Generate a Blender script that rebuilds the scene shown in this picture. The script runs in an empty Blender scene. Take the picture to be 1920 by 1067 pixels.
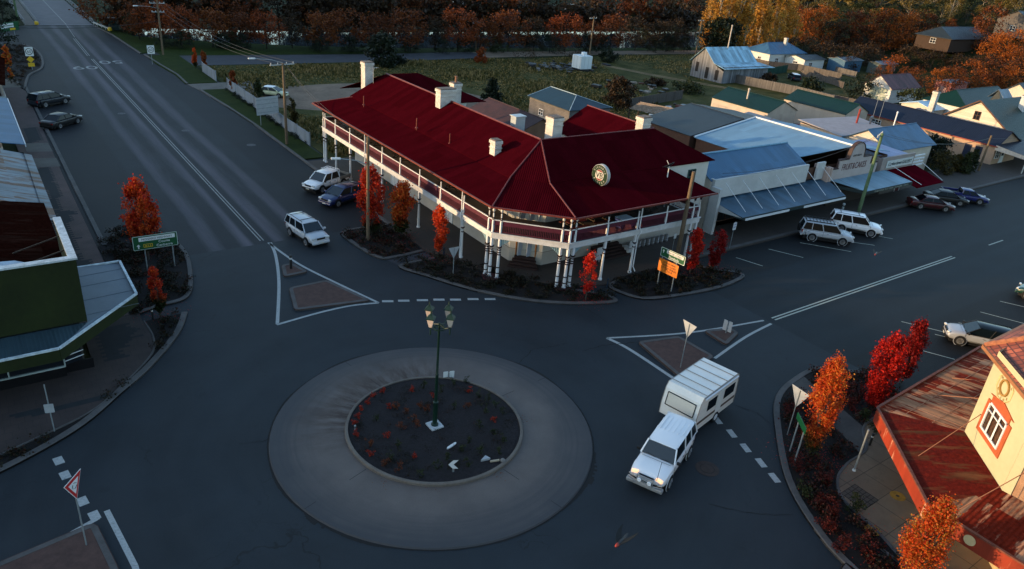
import bpy, math, random
import numpy as np
from mathutils import Vector, Matrix
R = math.radians
SC = bpy.context.scene
C = SC.collection
random.seed(7)

# ---------------------------------------------------------------- camera
# world grid: X runs along the shopping street, Y along the highway; hotel corner post at (0, 0)
CAM = Vector((-30.02, -42.10, 24.42)); FPX = 1382.0
_p, _r, _t = R(25.56), R(-5.33), R(37.5)
def _cam_axes():
    cp, sp = math.cos(_p), math.sin(_p)
    X = Vector((1, 0, 0)); Z = Vector((0, cp, -sp)); Y = Vector((0, -sp, -cp))
    c, s = math.cos(_r), math.sin(_r)
    ax = [c * X + s * Y, -s * X + c * Y, Z]
    V = Vector((math.cos(_t), math.sin(_t))); U = Vector((-math.sin(_t), math.cos(_t)))
    return [Vector((a.x * V.x + a.y * V.y, a.x * U.x + a.y * U.y, a.z)) for a in ax]
AX = _cam_axes()
cam = bpy.data.cameras.new('camera'); co = bpy.data.objects.new('camera', cam); C.objects.link(co)
m3 = Matrix((AX[0], -AX[1], -AX[2])).transposed()
co.matrix_world = Matrix.Translation(CAM) @ m3.to_4x4()
cam.sensor_width = 36; cam.lens = FPX / 1920 * 36; cam.clip_start = .3; cam.clip_end = 6000
SC.camera = co
def ray(px, py):
    return AX[0] * ((px - 960) / FPX) + AX[1] * ((py - 533.5) / FPX) + AX[2]
def at(px, py, z=0.0):
    d = ray(px, py); t = (z - CAM.z) / d.z
    return CAM + d * t
def proj(P):
    q = Vector(P) - CAM
    w = q.dot(AX[2]); return 960 + FPX * q.dot(AX[0]) / w, 533.5 + FPX * q.dot(AX[1]) / w
def height_to(x, y, z0, py):
    lo, hi = 0.0, 60.0
    for _ in range(40):
        m = (lo + hi) / 2
        if proj((x, y, z0 + m))[1] > py: lo = m
        else: hi = m
    return lo

# ---------------------------------------------------------------- light
SUN_EL, SUN_AZ = R(7.5), math.atan2(.40, -.92)       # low sun over the added western ridge
sd = Vector((math.cos(SUN_AZ) * math.cos(SUN_EL), math.sin(SUN_AZ) * math.cos(SUN_EL), math.sin(SUN_EL)))
sun = bpy.data.lights.new('sun', 'SUN'); so = bpy.data.objects.new('sun', sun); C.objects.link(so)
sun.energy = 2.0; sun.angle = R(.5); sun.color = (1.0, .66, .33)
so.rotation_euler = (-sd).to_track_quat('-Z', 'Y').to_euler()
W = bpy.data.worlds.new('World'); SC.world = W; W.use_nodes = True
wn = W.node_tree; bg = wn.nodes['Background']
sky = wn.nodes.new('ShaderNodeTexSky'); sky.sky_type = 'NISHITA'; sky.sun_disc = False
sky.sun_elevation = SUN_EL; sky.sun_rotation = math.atan2(sd.x, sd.y)
sky.air_density = 1.0; sky.dust_density = .6; sky.ozone_density = 1.6
wn.links.new(sky.outputs[0], bg.inputs[0]); bg.inputs[1].default_value = .15
SC.view_settings.view_transform = 'Standard'; SC.view_settings.look = 'None'
SC.view_settings.exposure = 1.85; SC.view_settings.gamma = 1
SC.cycles.max_bounces = 6; SC.cycles.diffuse_bounces = 3; SC.cycles.caustics_reflective = False; SC.cycles.caustics_refractive = False

# ---------------------------------------------------------------- naming
def tag(o, label=None, cat=None, group=None, kind=None):
    if label: o['label'] = label
    if cat: o['category'] = cat
    if group: o['group'] = group
    if kind: o['kind'] = kind
    return o
def thing(name, label, cat, loc=(0, 0, 0), rz=0.0, group=None):
    o = bpy.data.objects.new(name, None); C.objects.link(o); o.empty_display_size = .3
    o.location = loc; o.rotation_euler = (0, 0, rz)
    return tag(o, label, cat, group)
def wloc(o):
    v = Vector((0, 0, 0))
    while o is not None: v = v + Vector(o.location); o = o.parent
    return v
def copy_tree(o, parent=None):
    c = o.copy(); C.objects.link(c); c.parent = parent
    for ch in list(o.children): copy_tree(ch, c)
    return c

# ---------------------------------------------------------------- mesh builder
class MB:
    def __init__(s): s.v = []; s.f = []; s.mi = []
    def add(s, vs, fs, m=0):
        n = len(s.v); s.v += [tuple(v) for v in vs]
        for f in fs: s.f.append(tuple(i + n for i in f)); s.mi.append(m)
    def poly(s, pts, m=0): s.add(pts, [tuple(range(len(pts)))], m)
    def slab(s, pts, th=.06, m=0, me=None):
        n = len(pts); P = [Vector(p) for p in pts]
        lo = [p - Vector((0, 0, th)) for p in P]
        s.add(P + lo, [tuple(range(n))], m); k = len(s.v) - 2 * n
        s.f.append(tuple(k + n + i for i in reversed(range(n)))); s.mi.append(m if me is None else me)
        for i in range(n):
            j = (i + 1) % n
            s.f.append((k + j, k + i, k + n + i, k + n + j)); s.mi.append(m if me is None else me)
    def prism(s, pts, z0, z1, mt=0, ms=None):
        s.slab([(p[0], p[1], z1) for p in pts], z1 - z0, mt, ms)
    def box(s, c, d, rz=0.0, m=0):
        cx, cy, cz = c; a, b, h = d[0] / 2, d[1] / 2, d[2] / 2; co_, si = math.cos(rz), math.sin(rz)
        vs = []
        for z in (-h, h):
            for x, y in ((-a, -b), (a, -b), (a, b), (-a, b)):
                vs.append((cx + x * co_ - y * si, cy + x * si + y * co_, cz + z))
        s.add(vs, [(3, 2, 1, 0), (4, 5, 6, 7), (0, 1, 5, 4), (1, 2, 6, 5), (2, 3, 7, 6), (3, 0, 4, 7)], m)
    def bx(s, x0, y0, z0, x1, y1, z1, m=0):
        s.box(((x0 + x1) / 2, (y0 + y1) / 2, (z0 + z1) / 2), (abs(x1 - x0), abs(y1 - y0), abs(z1 - z0)), 0, m)
    def beam(s, p, q, w, h=None, m=0):
        p, q = Vector(p), Vector(q); h = h or w; d = (q - p).normalized()
        a = d.cross(Vector((0, 0, 1)))
        if a.length < 1e-3: a = Vector((1, 0, 0))
        a = a.normalized(); b = a.cross(d)
        vs = [e + a * sx * w / 2 + b * sy * h / 2 for e in (p, q) for sx, sy in ((-1, -1), (1, -1), (1, 1), (-1, 1))]
        s.add(vs, [(3, 2, 1, 0), (4, 5, 6, 7), (0, 1, 5, 4), (1, 2, 6, 5), (2, 3, 7, 6), (3, 0, 4, 7)], m)
    def tube(s, path, r, n=8, m=0, cap=True):
        P = [Vector(p) for p in path]; k = len(P); rr = r if isinstance(r, (list, tuple)) else [r] * k
        vs = []
        ref = None
        for i, p in enumerate(P):
            d = (P[min(i + 1, k - 1)] - P[max(i - 1, 0)]).normalized()
            a = d.cross(Vector((0, 0, 1))) if ref is None else ref.cross(d)
            if a.length < 1e-3: a = Vector((1, 0, 0))
            a = a.normalized(); b = d.cross(a).normalized(); ref = b
            for j in range(n):
                t = 2 * math.pi * j / n; vs.append(p + (a * math.cos(t) + b * math.sin(t)) * rr[i])
        fs = [(i * n + j, i * n + (j + 1) % n, (i + 1) * n + (j + 1) % n, (i + 1) * n + j) for i in range(k - 1) for j in range(n)]
        if cap: fs += [tuple(reversed(range(n))), tuple((k - 1) * n + j for j in range(n))]
        s.add(vs, fs, m)
    def lathe(s, prof, c=(0, 0, 0), n=16, m=0, axis=None):
        # prof: (radius, height) pairs; axis None = z, else a vector
        A = Vector(axis).normalized() if axis is not None else Vector((0, 0, 1))
        q = A.to_track_quat('Z', 'Y'); c = Vector(c); vs = []
        for r, z in prof:
            for j in range(n):
                t = 2 * math.pi * j / n; vs.append(c + q @ Vector((r * math.cos(t), r * math.sin(t), z)))
        k = len(prof)
        fs = [(i * n + j, i * n + (j + 1) % n, (i + 1) * n + (j + 1) % n, (i + 1) * n + j) for i in range(k - 1) for j in range(n)]
        fs += [tuple(reversed(range(n))), tuple((k - 1) * n + j for j in range(n))]
        s.add(vs, fs, m)
    def build(s, name, mats, parent=None, local=False, smooth=False, bevel=0.0, uv=True):
        if not isinstance(mats, (list, tuple)): mats = [mats]
        off = wloc(parent) if (parent is not None and not local) else Vector((0, 0, 0))
        me = bpy.data.meshes.new(name)
        me.from_pydata([(v[0] - off.x, v[1] - off.y, v[2] - off.z) for v in s.v], [], s.f)
        for m in mats: me.materials.append(m)
        me.polygons.foreach_set('material_index', s.mi)
        me.update()
        if uv: auto_uv(me, off)
        if smooth:
            me.polygons.foreach_set('use_smooth', [True] * len(me.polygons))
            me.set_sharp_from_angle(angle=R(35))
        o = bpy.data.objects.new(name, me); C.objects.link(o)
        if parent is not None: o.parent = parent
        if bevel:
            b = o.modifiers.new('bevel', 'BEVEL'); b.width = bevel; b.segments = 2; b.limit_method = 'ANGLE'
        return o
def auto_uv(me, off):
    n = len(me.vertices); co_ = np.empty(n * 3); me.vertices.foreach_get('co', co_); co_ = co_.reshape(n, 3) + np.array(off)
    lv = np.empty(len(me.loops), int); me.loops.foreach_get('vertex_index', lv)
    pn = np.empty(len(me.polygons) * 3); me.polygons.foreach_get('normal', pn); pn = pn.reshape(-1, 3)
    lt = np.empty(len(me.polygons), int); me.polygons.foreach_get('loop_total', lt)
    pi = np.repeat(np.arange(len(lt)), lt); N = pn[pi]
    T = np.stack([-N[:, 1], N[:, 0], np.zeros(len(N))], 1); L = np.linalg.norm(T, axis=1)
    flat = L < .05; T[flat] = (1, 0, 0); L[flat] = 1; T /= L[:, None]
    B = np.cross(N, T); P = co_[lv]
    uvl = me.uv_layers.new(name='uv')
    uvl.data.foreach_set('uv', np.stack([(P * T).sum(1), (P * B).sum(1)], 1).astype(np.float32).ravel())

# ---------------------------------------------------------------- materials
def newmat(name):
    m = bpy.data.materials.new(name); m.use_nodes = True; nt = m.node_tree
    return m, nt, nt.nodes['Principled BSDF']
def N_(nt, t, **k):
    n = nt.nodes.new('ShaderNode' + t)
    for a, b in k.items(): setattr(n, a, b)
    return n
def rgba(c):
    k = .72 + .28 * min(1.0, max(c[:3]) / .45)
    return (c[0] * k, c[1] * k, c[2] * k, 1)
def noise(nt, vec, scale, detail=3, rough=.55, dist=0):
    n = N_(nt, 'TexNoise'); n.inputs['Scale'].default_value = scale; n.inputs['Detail'].default_value = detail
    n.inputs['Roughness'].default_value = rough; n.inputs['Distortion'].default_value = dist
    nt.links.new(vec, n.inputs['Vector']); return n.outputs['Fac']
def mapping(nt, vec, scale=(1, 1, 1), loc=(0, 0, 0), rot=(0, 0, 0)):
    n = N_(nt, 'Mapping'); n.inputs['Scale'].default_value = scale; n.inputs['Location'].default_value = loc
    n.inputs['Rotation'].default_value = rot; nt.links.new(vec, n.inputs['Vector']); return n.outputs[0]
def ramp(nt, fac, stops):
    n = N_(nt, 'ValToRGB'); e = n.color_ramp.elements
    while len(e) < len(stops): e.new(.5)
    for i, (p, c) in enumerate(stops):
        e[i].position = p; e[i].color = rgba(c) if hasattr(c, '__len__') else (c, c, c, 1)
    nt.links.new(fac, n.inputs[0]); return n.outputs[0]
def mix(nt, fac, a, b, mode='MIX'):
    n = N_(nt, 'Mix', data_type='RGBA', blend_type=mode)
    for s, v in ((n.inputs[0], fac), (n.inputs[6], a), (n.inputs[7], b)):
        if hasattr(v, 'is_linked'): nt.links.new(v, s)
        elif hasattr(v, '__len__'): s.default_value = rgba(v)
        else: s.default_value = v
    return n.outputs[2]
def math_(nt, op, a, b=None):
    n = N_(nt, 'Math', operation=op)
    for i, v in enumerate((a, b)):
        if v is None: continue
        if hasattr(v, 'is_linked'): nt.links.new(v, n.inputs[i])
        else: n.inputs[i].default_value = v
    return n.outputs[0]
def bump(nt, b, h, strength=.3, dist=.02):
    n = N_(nt, 'Bump'); n.inputs['Strength'].default_value = strength; n.inputs['Distance'].default_value = dist
    nt.links.new(h, n.inputs['Height']); nt.links.new(n.outputs[0], b.inputs['Normal'])
def tc(nt, w='Object'): return N_(nt, 'TexCoord').outputs[w]
def mul(c, k): return tuple(min(1, x * k) for x in c)
_cache = {}
def M(name, col, rough=.7, var=.15, scale=1.5, metal=0.0, bmp=0.0, bscale=30, spec=.3, emit=None):
    if name in _cache: return _cache[name]
    m, nt, b = newmat(name); v = tc(nt)
    f = noise(nt, v, scale, 4); f2 = noise(nt, v, scale * 9, 3)
    ff = math_(nt, 'ADD', math_(nt, 'MULTIPLY', f, .65), math_(nt, 'MULTIPLY', f2, .35))
    c = ramp(nt, ff, [(.3, mul(col, 1 - var)), (.7, mul(col, 1 + var))])
    nt.links.new(c, b.inputs['Base Color']); b.inputs['Roughness'].default_value = rough
    b.inputs['Metallic'].default_value = metal; b.inputs['Specular IOR Level'].default_value = spec
    if bmp: bump(nt, b, noise(nt, v, bscale, 3), bmp, .02)
    if emit: b.inputs['Emission Color'].default_value = rgba(emit[0]); b.inputs['Emission Strength'].default_value = emit[1]
    _cache[name] = m; return m
def PLAIN(name, col, rough=.5, metal=0.0, coat=0.0):
    if name in _cache: return _cache[name]
    m, nt, b = newmat(name); b.inputs['Base Color'].default_value = rgba(col); b.inputs['Roughness'].default_value = rough
    b.inputs['Metallic'].default_value = metal; b.inputs['Coat Weight'].default_value = coat; b.inputs['Coat Roughness'].default_value = .05
    _cache[name] = m; return m
def CORR(name, col, pitch=.2, rust=None, rcol=(.12, .035, .012), rough=.45, metal=.3, var=.12, strength=.7, sheet=.8, spec=.25):
    """corrugated sheet: ribs run down the slope; sheets differ a little; rust where the photo has it"""
    if name in _cache: return _cache[name]
    m, nt, b = newmat(name); uv = tc(nt, 'UV')
    w = N_(nt, 'TexWave', wave_type='BANDS', bands_direction='X', wave_profile='SIN'); w.inputs['Scale'].default_value = .314 / pitch
    w.inputs['Distortion'].default_value = 0; nt.links.new(uv, w.inputs[0])
    sn = N_(nt, 'Vectormath' if False else 'VectorMath', operation='SNAP'); nt.links.new(uv, sn.inputs[0]); sn.inputs[1].default_value = (sheet, 3.6, 1)
    wh = N_(nt, 'TexWhiteNoise', noise_dimensions='3D'); nt.links.new(sn.outputs[0], wh.inputs[0])
    nz = noise(nt, mapping(nt, uv, (1.2, .35, 1)), 1.3, 5, .6)
    f = math_(nt, 'ADD', math_(nt, 'MULTIPLY', wh.outputs[0], .35), math_(nt, 'MULTIPLY', nz, .65))
    c = ramp(nt, f, [(.25, mul(col, 1 - var * 1.6)), (.75, mul(col, 1 + var * 1.6))])
    if rust:
        rn = noise(nt, mapping(nt, uv, (1.6, .28, 1)), .9, 8, .68)
        rn = math_(nt, 'ADD', rn, math_(nt, 'MULTIPLY', math_(nt, 'SUBTRACT', wh.outputs[0], .5), .22))
        k = ramp(nt, rn, [(rust - .05, 0.0), (rust + .05, 1.0)])
        rc = ramp(nt, noise(nt, uv, 5, 5, .7), [(.3, mul(rcol, .45)), (.6, rcol), (.8, mul(rcol, 1.8))])
        c = mix(nt, k, c, rc)
        nt.links.new(math_(nt, 'SUBTRACT', metal, math_(nt, 'MULTIPLY', k, metal)), b.inputs['Metallic'])
    else: b.inputs['Metallic'].default_value = metal
    nt.links.new(c, b.inputs['Base Color']); b.inputs['Roughness'].default_value = rough; b.inputs['Specular IOR Level'].default_value = spec
    bump(nt, b, w.outputs[0], strength, .03)
    _cache[name] = m; return m
def BOARD(name, col, pitch=.2, vertical=False, var=.1, dark=.45, rough=.7, strength=.5):
    """boards: a dark joint every pitch metres"""
    if name in _cache: return _cache[name]
    m, nt, b = newmat(name); uv = tc(nt, 'UV')
    sp = N_(nt, 'SeparateXYZ'); nt.links.new(uv, sp.inputs[0]); a = sp.outputs[0 if vertical else 1]
    fr = math_(nt, 'FRACT', math_(nt, 'DIVIDE', a, pitch)); fl = math_(nt, 'FLOOR', math_(nt, 'DIVIDE', a, pitch))
    wh = N_(nt, 'TexWhiteNoise', noise_dimensions='1D'); nt.links.new(fl, wh.inputs['W'])
    nz = noise(nt, mapping(nt, uv, (6, .6, 1) if vertical else (.6, 6, 1)), 1.5, 5)
    f = math_(nt, 'ADD', math_(nt, 'MULTIPLY', wh.outputs[0], .5), math_(nt, 'MULTIPLY', nz, .5))
    c = ramp(nt, f, [(.2, mul(col, 1 - var)), (.8, mul(col, 1 + var))])
    j = ramp(nt, fr, [(.0, dark), (.12, 1.0), (1.0, 1.0)])
    nt.links.new(mix(nt, 1.0, c, j, 'MULTIPLY'), b.inputs['Base Color']); b.inputs['Roughness'].default_value = rough
    bump(nt, b, fr, strength, .02)
    _cache[name] = m; return m
def BRICK(name, c1, c2, mort, bw=.24, bh=.086, ms=.012, rough=.85, var=.2, off=.5):
    if name in _cache: return _cache[name]
    m, nt, b = newmat(name); uv = tc(nt, 'UV'); t = N_(nt, 'TexBrick'); t.offset = off
    nt.links.new(uv, t.inputs[0]); t.inputs['Scale'].default_value = 1; t.inputs['Brick Width'].default_value = bw
    t.inputs['Row Height'].default_value = bh; t.inputs['Mortar Size'].default_value = ms
    t.inputs['Color1'].default_value = rgba(c1); t.inputs['Color2'].default_value = rgba(c2); t.inputs['Mortar'].default_value = rgba(mort)
    k = ramp(nt, noise(nt, uv, .8, 5), [(.3, 1 - var), (.7, 1 + var)])
    nt.links.new(mix(nt, 1.0, t.outputs[0], k, 'MULTIPLY'), b.inputs['Base Color']); b.inputs['Roughness'].default_value = rough
    bump(nt, b, math_(nt, 'SUBTRACT', 1, t.outputs['Fac']), .3, .01)
    _cache[name] = m; return m
def LEAF(name, cols, low=None, lowz=2.0, trans=.35):
    """leaves: every leaf its own tint; `low` is the colour of the leaves that have not turned yet, below lowz"""
    if name in _cache: return _cache[name]
    m, nt, b = newmat(name)
    g = N_(nt, 'NewGeometry'); oi = N_(nt, 'ObjectInfo'); ob = tc(nt)
    cl = noise(nt, ob, .9, 2)
    f = math_(nt, 'ADD', math_(nt, 'MULTIPLY', g.outputs['Random Per Island'], .55), math_(nt, 'ADD', math_(nt, 'MULTIPLY', cl, .55), math_(nt, 'MULTIPLY', math_(nt, 'SUBTRACT', oi.outputs['Random'], .6), .25)))
    n = len(cols); c = ramp(nt, f, [(.12 + .76 * i / max(1, n - 1), k) for i, k in enumerate(cols)])
    if low:
        sp = N_(nt, 'SeparateXYZ'); nt.links.new(ob, sp.inputs[0])
        z = math_(nt, 'ADD', sp.outputs[2], math_(nt, 'MULTIPLY', math_(nt, 'SUBTRACT', noise(nt, ob, 1.7, 3), .5), 3.0))
        k = ramp(nt, math_(nt, 'DIVIDE', z, lowz * 2), [(.35, 1.0), (.65, 0.0)])
        lc = ramp(nt, g.outputs['Random Per Island'], [(0, mul(low, .6)), (1, mul(low, 1.5))])
        c = mix(nt, k, c, lc)
    nt.links.new(c, b.inputs['Base Color']); b.inputs['Roughness'].default_value = .6; b.inputs['Specular IOR Level'].default_value = .25
    tr = N_(nt, 'BsdfTranslucent'); nt.links.new(c, tr.inputs[0]); mx = N_(nt, 'MixShader'); mx.inputs[0].default_value = trans
    out = nt.nodes['Material Output']
    nt.links.new(b.outputs[0], mx.inputs[1]); nt.links.new(tr.outputs[0], mx.inputs[2]); nt.links.new(mx.outputs[0], out.inputs[0])
    _cache[name] = m; return m

# ---------------------------------------------------------------- text
def text(mb_parent, name, s, origin, right, up, size, mat, align='CENTER', depth=.01, width=None):
    """letters as flat raised shapes; origin = middle of the baseline"""
    cu = bpy.data.curves.new('lettering', 'FONT'); cu.body = s; cu.size = size; cu.align_x = align; cu.extrude = depth / 2
    cu.resolution_u = 3; o = bpy.data.objects.new('lettering', cu)
    me = bpy.data.meshes.new_from_object(o); bpy.data.objects.remove(o); bpy.data.curves.remove(cu)
    r, u = Vector(right).normalized(), Vector(up).normalized(); n = r.cross(u)
    xs = [v.co.x for v in me.vertices] or [0]
    k = 1.0
    if width: k = width / max(1e-3, max(xs) - min(xs))
    off = wloc(mb_parent) if mb_parent is not None else Vector((0, 0, 0))
    for v in me.vertices:
        v.co = Vector(origin) - off + r * v.co.x * k + u * v.co.y + n * v.co.z
    me.materials.clear(); me.materials.append(mat); me.name = name
    ob = bpy.data.objects.new(name, me); C.objects.link(ob)
    if mb_parent is not None: ob.parent = mb_parent
    return ob
def spline(pts, n=6, closed=False):
    P = [Vector(p) for p in pts]; k = len(P); out = []
    for i in range(k if closed else k - 1):
        g = lambda j: P[j % k] if closed else P[max(0, min(k - 1, j))]
        a, b, c, d = g(i - 1), g(i), g(i + 1), g(i + 2)
        for j in range(n):
            t = j / n
            out.append(.5 * ((2 * b) + (c - a) * t + (2 * a - 5 * b + 4 * c - d) * t * t + (3 * b - a - 3 * c + d) * t ** 3))
    if not closed: out.append(P[-1])
    return out
# ================================================================ setting
def T(x, y):
    h = .27 * max(0.0, x - 166 - max(0.0, y - 95) * .55); h = 75 * (1 - math.exp(-h / 75))
    h += 60 * (1 - math.exp(-.12 * max(0.0, y - 225) / 60))
    return h
def atT(px, py):
    d = ray(px, py); t = 10.0
    for _ in range(4000):
        p = CAM + d * t
        if p.z <= T(p.x, p.y): return p
        t += 1.0
        if t > 3000: break
    return CAM + d * t
def grassmat(name, cols, sc=.25, fine=9):
    if name in _cache: return _cache[name]
    m, nt, b = newmat(name); v = tc(nt)
    f = math_(nt, 'ADD', math_(nt, 'MULTIPLY', noise(nt, v, sc, 6, .65), .6), math_(nt, 'MULTIPLY', noise(nt, mapping(nt, v, (1, 1, 1)), fine, 3), .4))
    n = len(cols); c = ramp(nt, f, [(.3 + .4 * i / (n - 1), k) for i, k in enumerate(cols)])
    nt.links.new(c, b.inputs['Base Color']); b.inputs['Roughness'].default_value = .9; b.inputs['Specular IOR Level'].default_value = .1
    bump(nt, b, noise(nt, v, 6, 5, .7), .8, .12); _cache[name] = m; return m
G_PAD = grassmat('paddock grass', [(.012, .016, .004), (.038, .046, .008), (.095, .082, .026), (.17, .13, .055)])
G_LAWN = grassmat('lawn', [(.010, .020, .003), (.024, .042, .005), (.042, .048, .009)], .5, 14)
G_FAR = grassmat('far grass', [(.006, .010, .003), (.016, .024, .005), (.032, .036, .010)], .06, .8)

# ground: one sheet to the horizon, finer towards the hill
def ground():
    xs = [-2500, -1200, -500] + list(range(-330, 700, 22)) + [900, 1400, 2500]
    ys = [-2500, -900, -300] + list(range(-120, 700, 22)) + [1000, 1700, 2800]
    mb = MB(); nx = len(xs)
    def west(x, y):                                          # unseen ridge, added and shaped to shade the town
        q = y - 109
        S = np.interp(q, [-120, -46, -38, -30, -20, 6, 30, 60, 100, 210, 400], [-6, -.5, .3, 1.6, 3.3, 2.9, 3.0, 8, 16, 19, 19])
        return max(0, (35.8 + S)) * max(0, 1 - abs(x + 257) / 60)
    vs = [(x, y, T(x, y) + (west(x, y) if x < -190 else 0) - .004) for y in ys for x in xs]
    fs = [(j * nx + i, j * nx + i + 1, (j + 1) * nx + i + 1, (j + 1) * nx + i) for j in range(len(ys) - 1) for i in range(nx - 1)]
    mb.add(vs, fs); tag(mb.build('ground', G_FAR, smooth=True), kind='structure')
ground()
# crisp crest of the added western ridge, heights set for the shadow line
mb = MB(); vs = []; ysr = list(range(-60, 560, 6))
for y in ysr:
    q = y - 109
    S = float(np.interp(q, [-120, -46, -38, -30, -20, 6, 30, 60, 100, 210, 400], [-6, -.5, .3, 1.6, 3.3, 2.9, 3.0, 8, 16, 19, 19])) + .5 * math.sin(y * .7) + .4 * math.sin(y * 1.9)
    vs += [(-300, y, -1), (-250, y, 35.8 + S), (-200, y, -1)]
mb.add(vs, [(i * 3 + a, i * 3 + a + 1, i * 3 + a + 4, i * 3 + a + 3) for i in range(len(ysr) - 1) for a in (0, 1)])
tag(mb.build('shadow_ridge', G_FAR), kind='structure')

# asphalt ---------------------------------------------------------------------
def asphalt(name, base, light, kind):
    m, nt, b = newmat(name); v = tc(nt)
    fine = noise(nt, v, 16, 5, .85); big = noise(nt, v, .22, 5, .6)
    c = ramp(nt, math_(nt, 'ADD', math_(nt, 'MULTIPLY', fine, .5), math_(nt, 'MULTIPLY', big, .5)), [(.34, mul(base, .55)), (.66, mul(base, 1.5))])
    sp = N_(nt, 'SeparateXYZ'); nt.links.new(v, sp.inputs[0])
    if kind in 'YX':
        a = sp.outputs[0 if kind == 'Y' else 1]; ctr = -13.0 if kind == 'Y' else -15.0
        d = math_(nt, 'ABSOLUTE', math_(nt, 'SUBTRACT', a, ctr))
        # two polished wheel paths in each lane, their sheen painted as lighter colour
        tr = math_(nt, 'SINE', math_(nt, 'ADD', math_(nt, 'MULTIPLY', math_(nt, 'ADD', d, math_(nt, 'MULTIPLY', noise(nt, mapping(nt, v, (.3, .04, 1)), .8, 2), 1.6)), 2.4), -2.9))
        inl = ramp(nt, math_(nt, 'DIVIDE', d, 10), [(.04, 0.0), (.10, 1.0), (.40, .8), (.62, 0.0)])
        st = noise(nt, mapping(nt, v, (.55, .035, 1) if kind == 'Y' else (.035, .55, 1)), 1.2, 7, .72)
        k = math_(nt, 'MULTIPLY', math_(nt, 'ADD', math_(nt, 'MULTIPLY', tr, .25), st), inl)
        k = ramp(nt, k, [(.30, 0.0), (1.05, .95)])
        c = mix(nt, k, c, mul(light, 1.0))
        # darker newer seal in the parking lanes
        pk = ramp(nt, math_(nt, 'DIVIDE', math_(nt, 'ADD', d, math_(nt, 'MULTIPLY', big, .8)), 12), [(.52, 0.0), (.56, 1.0)])
        c = mix(nt, pk, c, mix(nt, 1.0, c, (.48, .48, .53) if kind == 'Y' else (.38, .36, .36), 'MULTIPLY'))
    else:
        # arcs worn round the roundabout
        dx = math_(nt, 'ADD', sp.outputs[0], 13.12); dy = math_(nt, 'ADD', sp.outputs[1], 14.5)
        rr = math_(nt, 'SQRT', math_(nt, 'ADD', math_(nt, 'MULTIPLY', dx, dx), math_(nt, 'MULTIPLY', dy, dy)))
        cb = N_(nt, 'CombineXYZ'); nt.links.new(rr, cb.inputs[0]); nt.links.new(math_(nt, 'ARCTAN2', dy, dx), cb.inputs[1])
        st = noise(nt, mapping(nt, cb.outputs[0], (.42, .8, 1)), .9, 6, .62)
        c = mix(nt, ramp(nt, st, [(.40, 0.0), (.80, .75)]), c, light)
        oil = noise(nt, v, .5, 4, .7)
        c = mix(nt, ramp(nt, oil, [(.62, 0.0), (.75, .5)]), c, mul(base, .5))
    cr = N_(nt, 'TexVoronoi', feature='DISTANCE_TO_EDGE'); cr.inputs['Scale'].default_value = .16
    nt.links.new(mapping(nt, v, (1, 1, 1)), cr.inputs['Vector'])
    dn = N_(nt, 'TexNoise'); dn.inputs['Scale'].default_value = .8; dn.inputs['Detail'].default_value = 5; nt.links.new(v, dn.inputs['Vector'])
    vm = N_(nt, 'VectorMath', operation='MULTIPLY_ADD'); nt.links.new(dn.outputs['Color'], vm.inputs[0]); vm.inputs[1].default_value = (2.2, 2.2, 0); nt.links.new(v, vm.inputs[2])
    nt.links.new(vm.outputs[0], cr.inputs['Vector'])
    ck = ramp(nt, cr.outputs['Distance'], [(.0, 1.0), (.0035, 0.0)])
    ck = math_(nt, 'MULTIPLY', ck, ramp(nt, noise(nt, v, .12, 2), [(.52, 0.0), (.6, .8)]))
    c = mix(nt, ck, c, (.006, .006, .006))
    nt.links.new(c, b.inputs['Base Color']); b.inputs['Roughness'].default_value = .72; b.inputs['Specular IOR Level'].default_value = .28
    bump(nt, b, noise(nt, v, 45, 3, .8), .5, .012)
    return m
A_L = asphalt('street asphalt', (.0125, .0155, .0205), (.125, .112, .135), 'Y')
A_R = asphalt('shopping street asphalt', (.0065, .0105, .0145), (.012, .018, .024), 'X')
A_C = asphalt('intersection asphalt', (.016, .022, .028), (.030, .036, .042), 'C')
A_OLD = M('old asphalt', (.045, .048, .058), .8, .3, .4, bmp=.3, bscale=12)
def sheet(name, pts, mat, z=0.0, kind='structure', th=None):
    mb = MB(); mb.poly([(p[0], p[1], z) for p in pts]) if not th else mb.prism(pts, z - th, z)
    return tag(mb.build(name, mat), kind=kind)
# highway north of the seam, the crossing, and the shopping street east of its seam
sheet('road', [(-27, 13.4), (0, 13.4), (1, 40), (1, 80), (-2, 100), (-4, 118), (-5.5, 135), (-18.5, 135), (-24, 128), (-27, 118)], A_L)
sheet('road', [(-140, -28), (-26, -28), (-26, -75), (3, -75), (3, -36), (6, -28), (15, -28), (15, -.2), (1, -.2), (1, 13.4), (-27, 13.4), (-27, -1), (-140, -1)], A_C)
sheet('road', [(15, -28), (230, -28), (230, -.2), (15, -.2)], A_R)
sheet('road', [(-27, 104), (-60, 112), (-120, 120), (-120, 108), (-60, 100), (-27, 88)], A_OLD, .002)
sheet('road', [(0, 89.5), (34, 89), (60, 90.5), (60, 97.5), (34, 97), (-1.5, 99)], A_OLD, .006)
DIRT = M('pale dirt', (.17, .12, .085), .95, .45, .25, bmp=.5, bscale=4)
sheet('path', [(60, 90.5), (90, 91), (150, 88), (200, 88), (200, 92), (150, 93), (90, 96), (60, 97.5)], DIRT, .004)
sheet('yard', spline([(.8, 62, 0), (7, 56, 0), (20, 50, 0), (36, 53, 0), (34, 64, 0), (22, 71, 0), (8, 71, 0), (.8, 73, 0)], 4, True), DIRT, .004)
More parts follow.
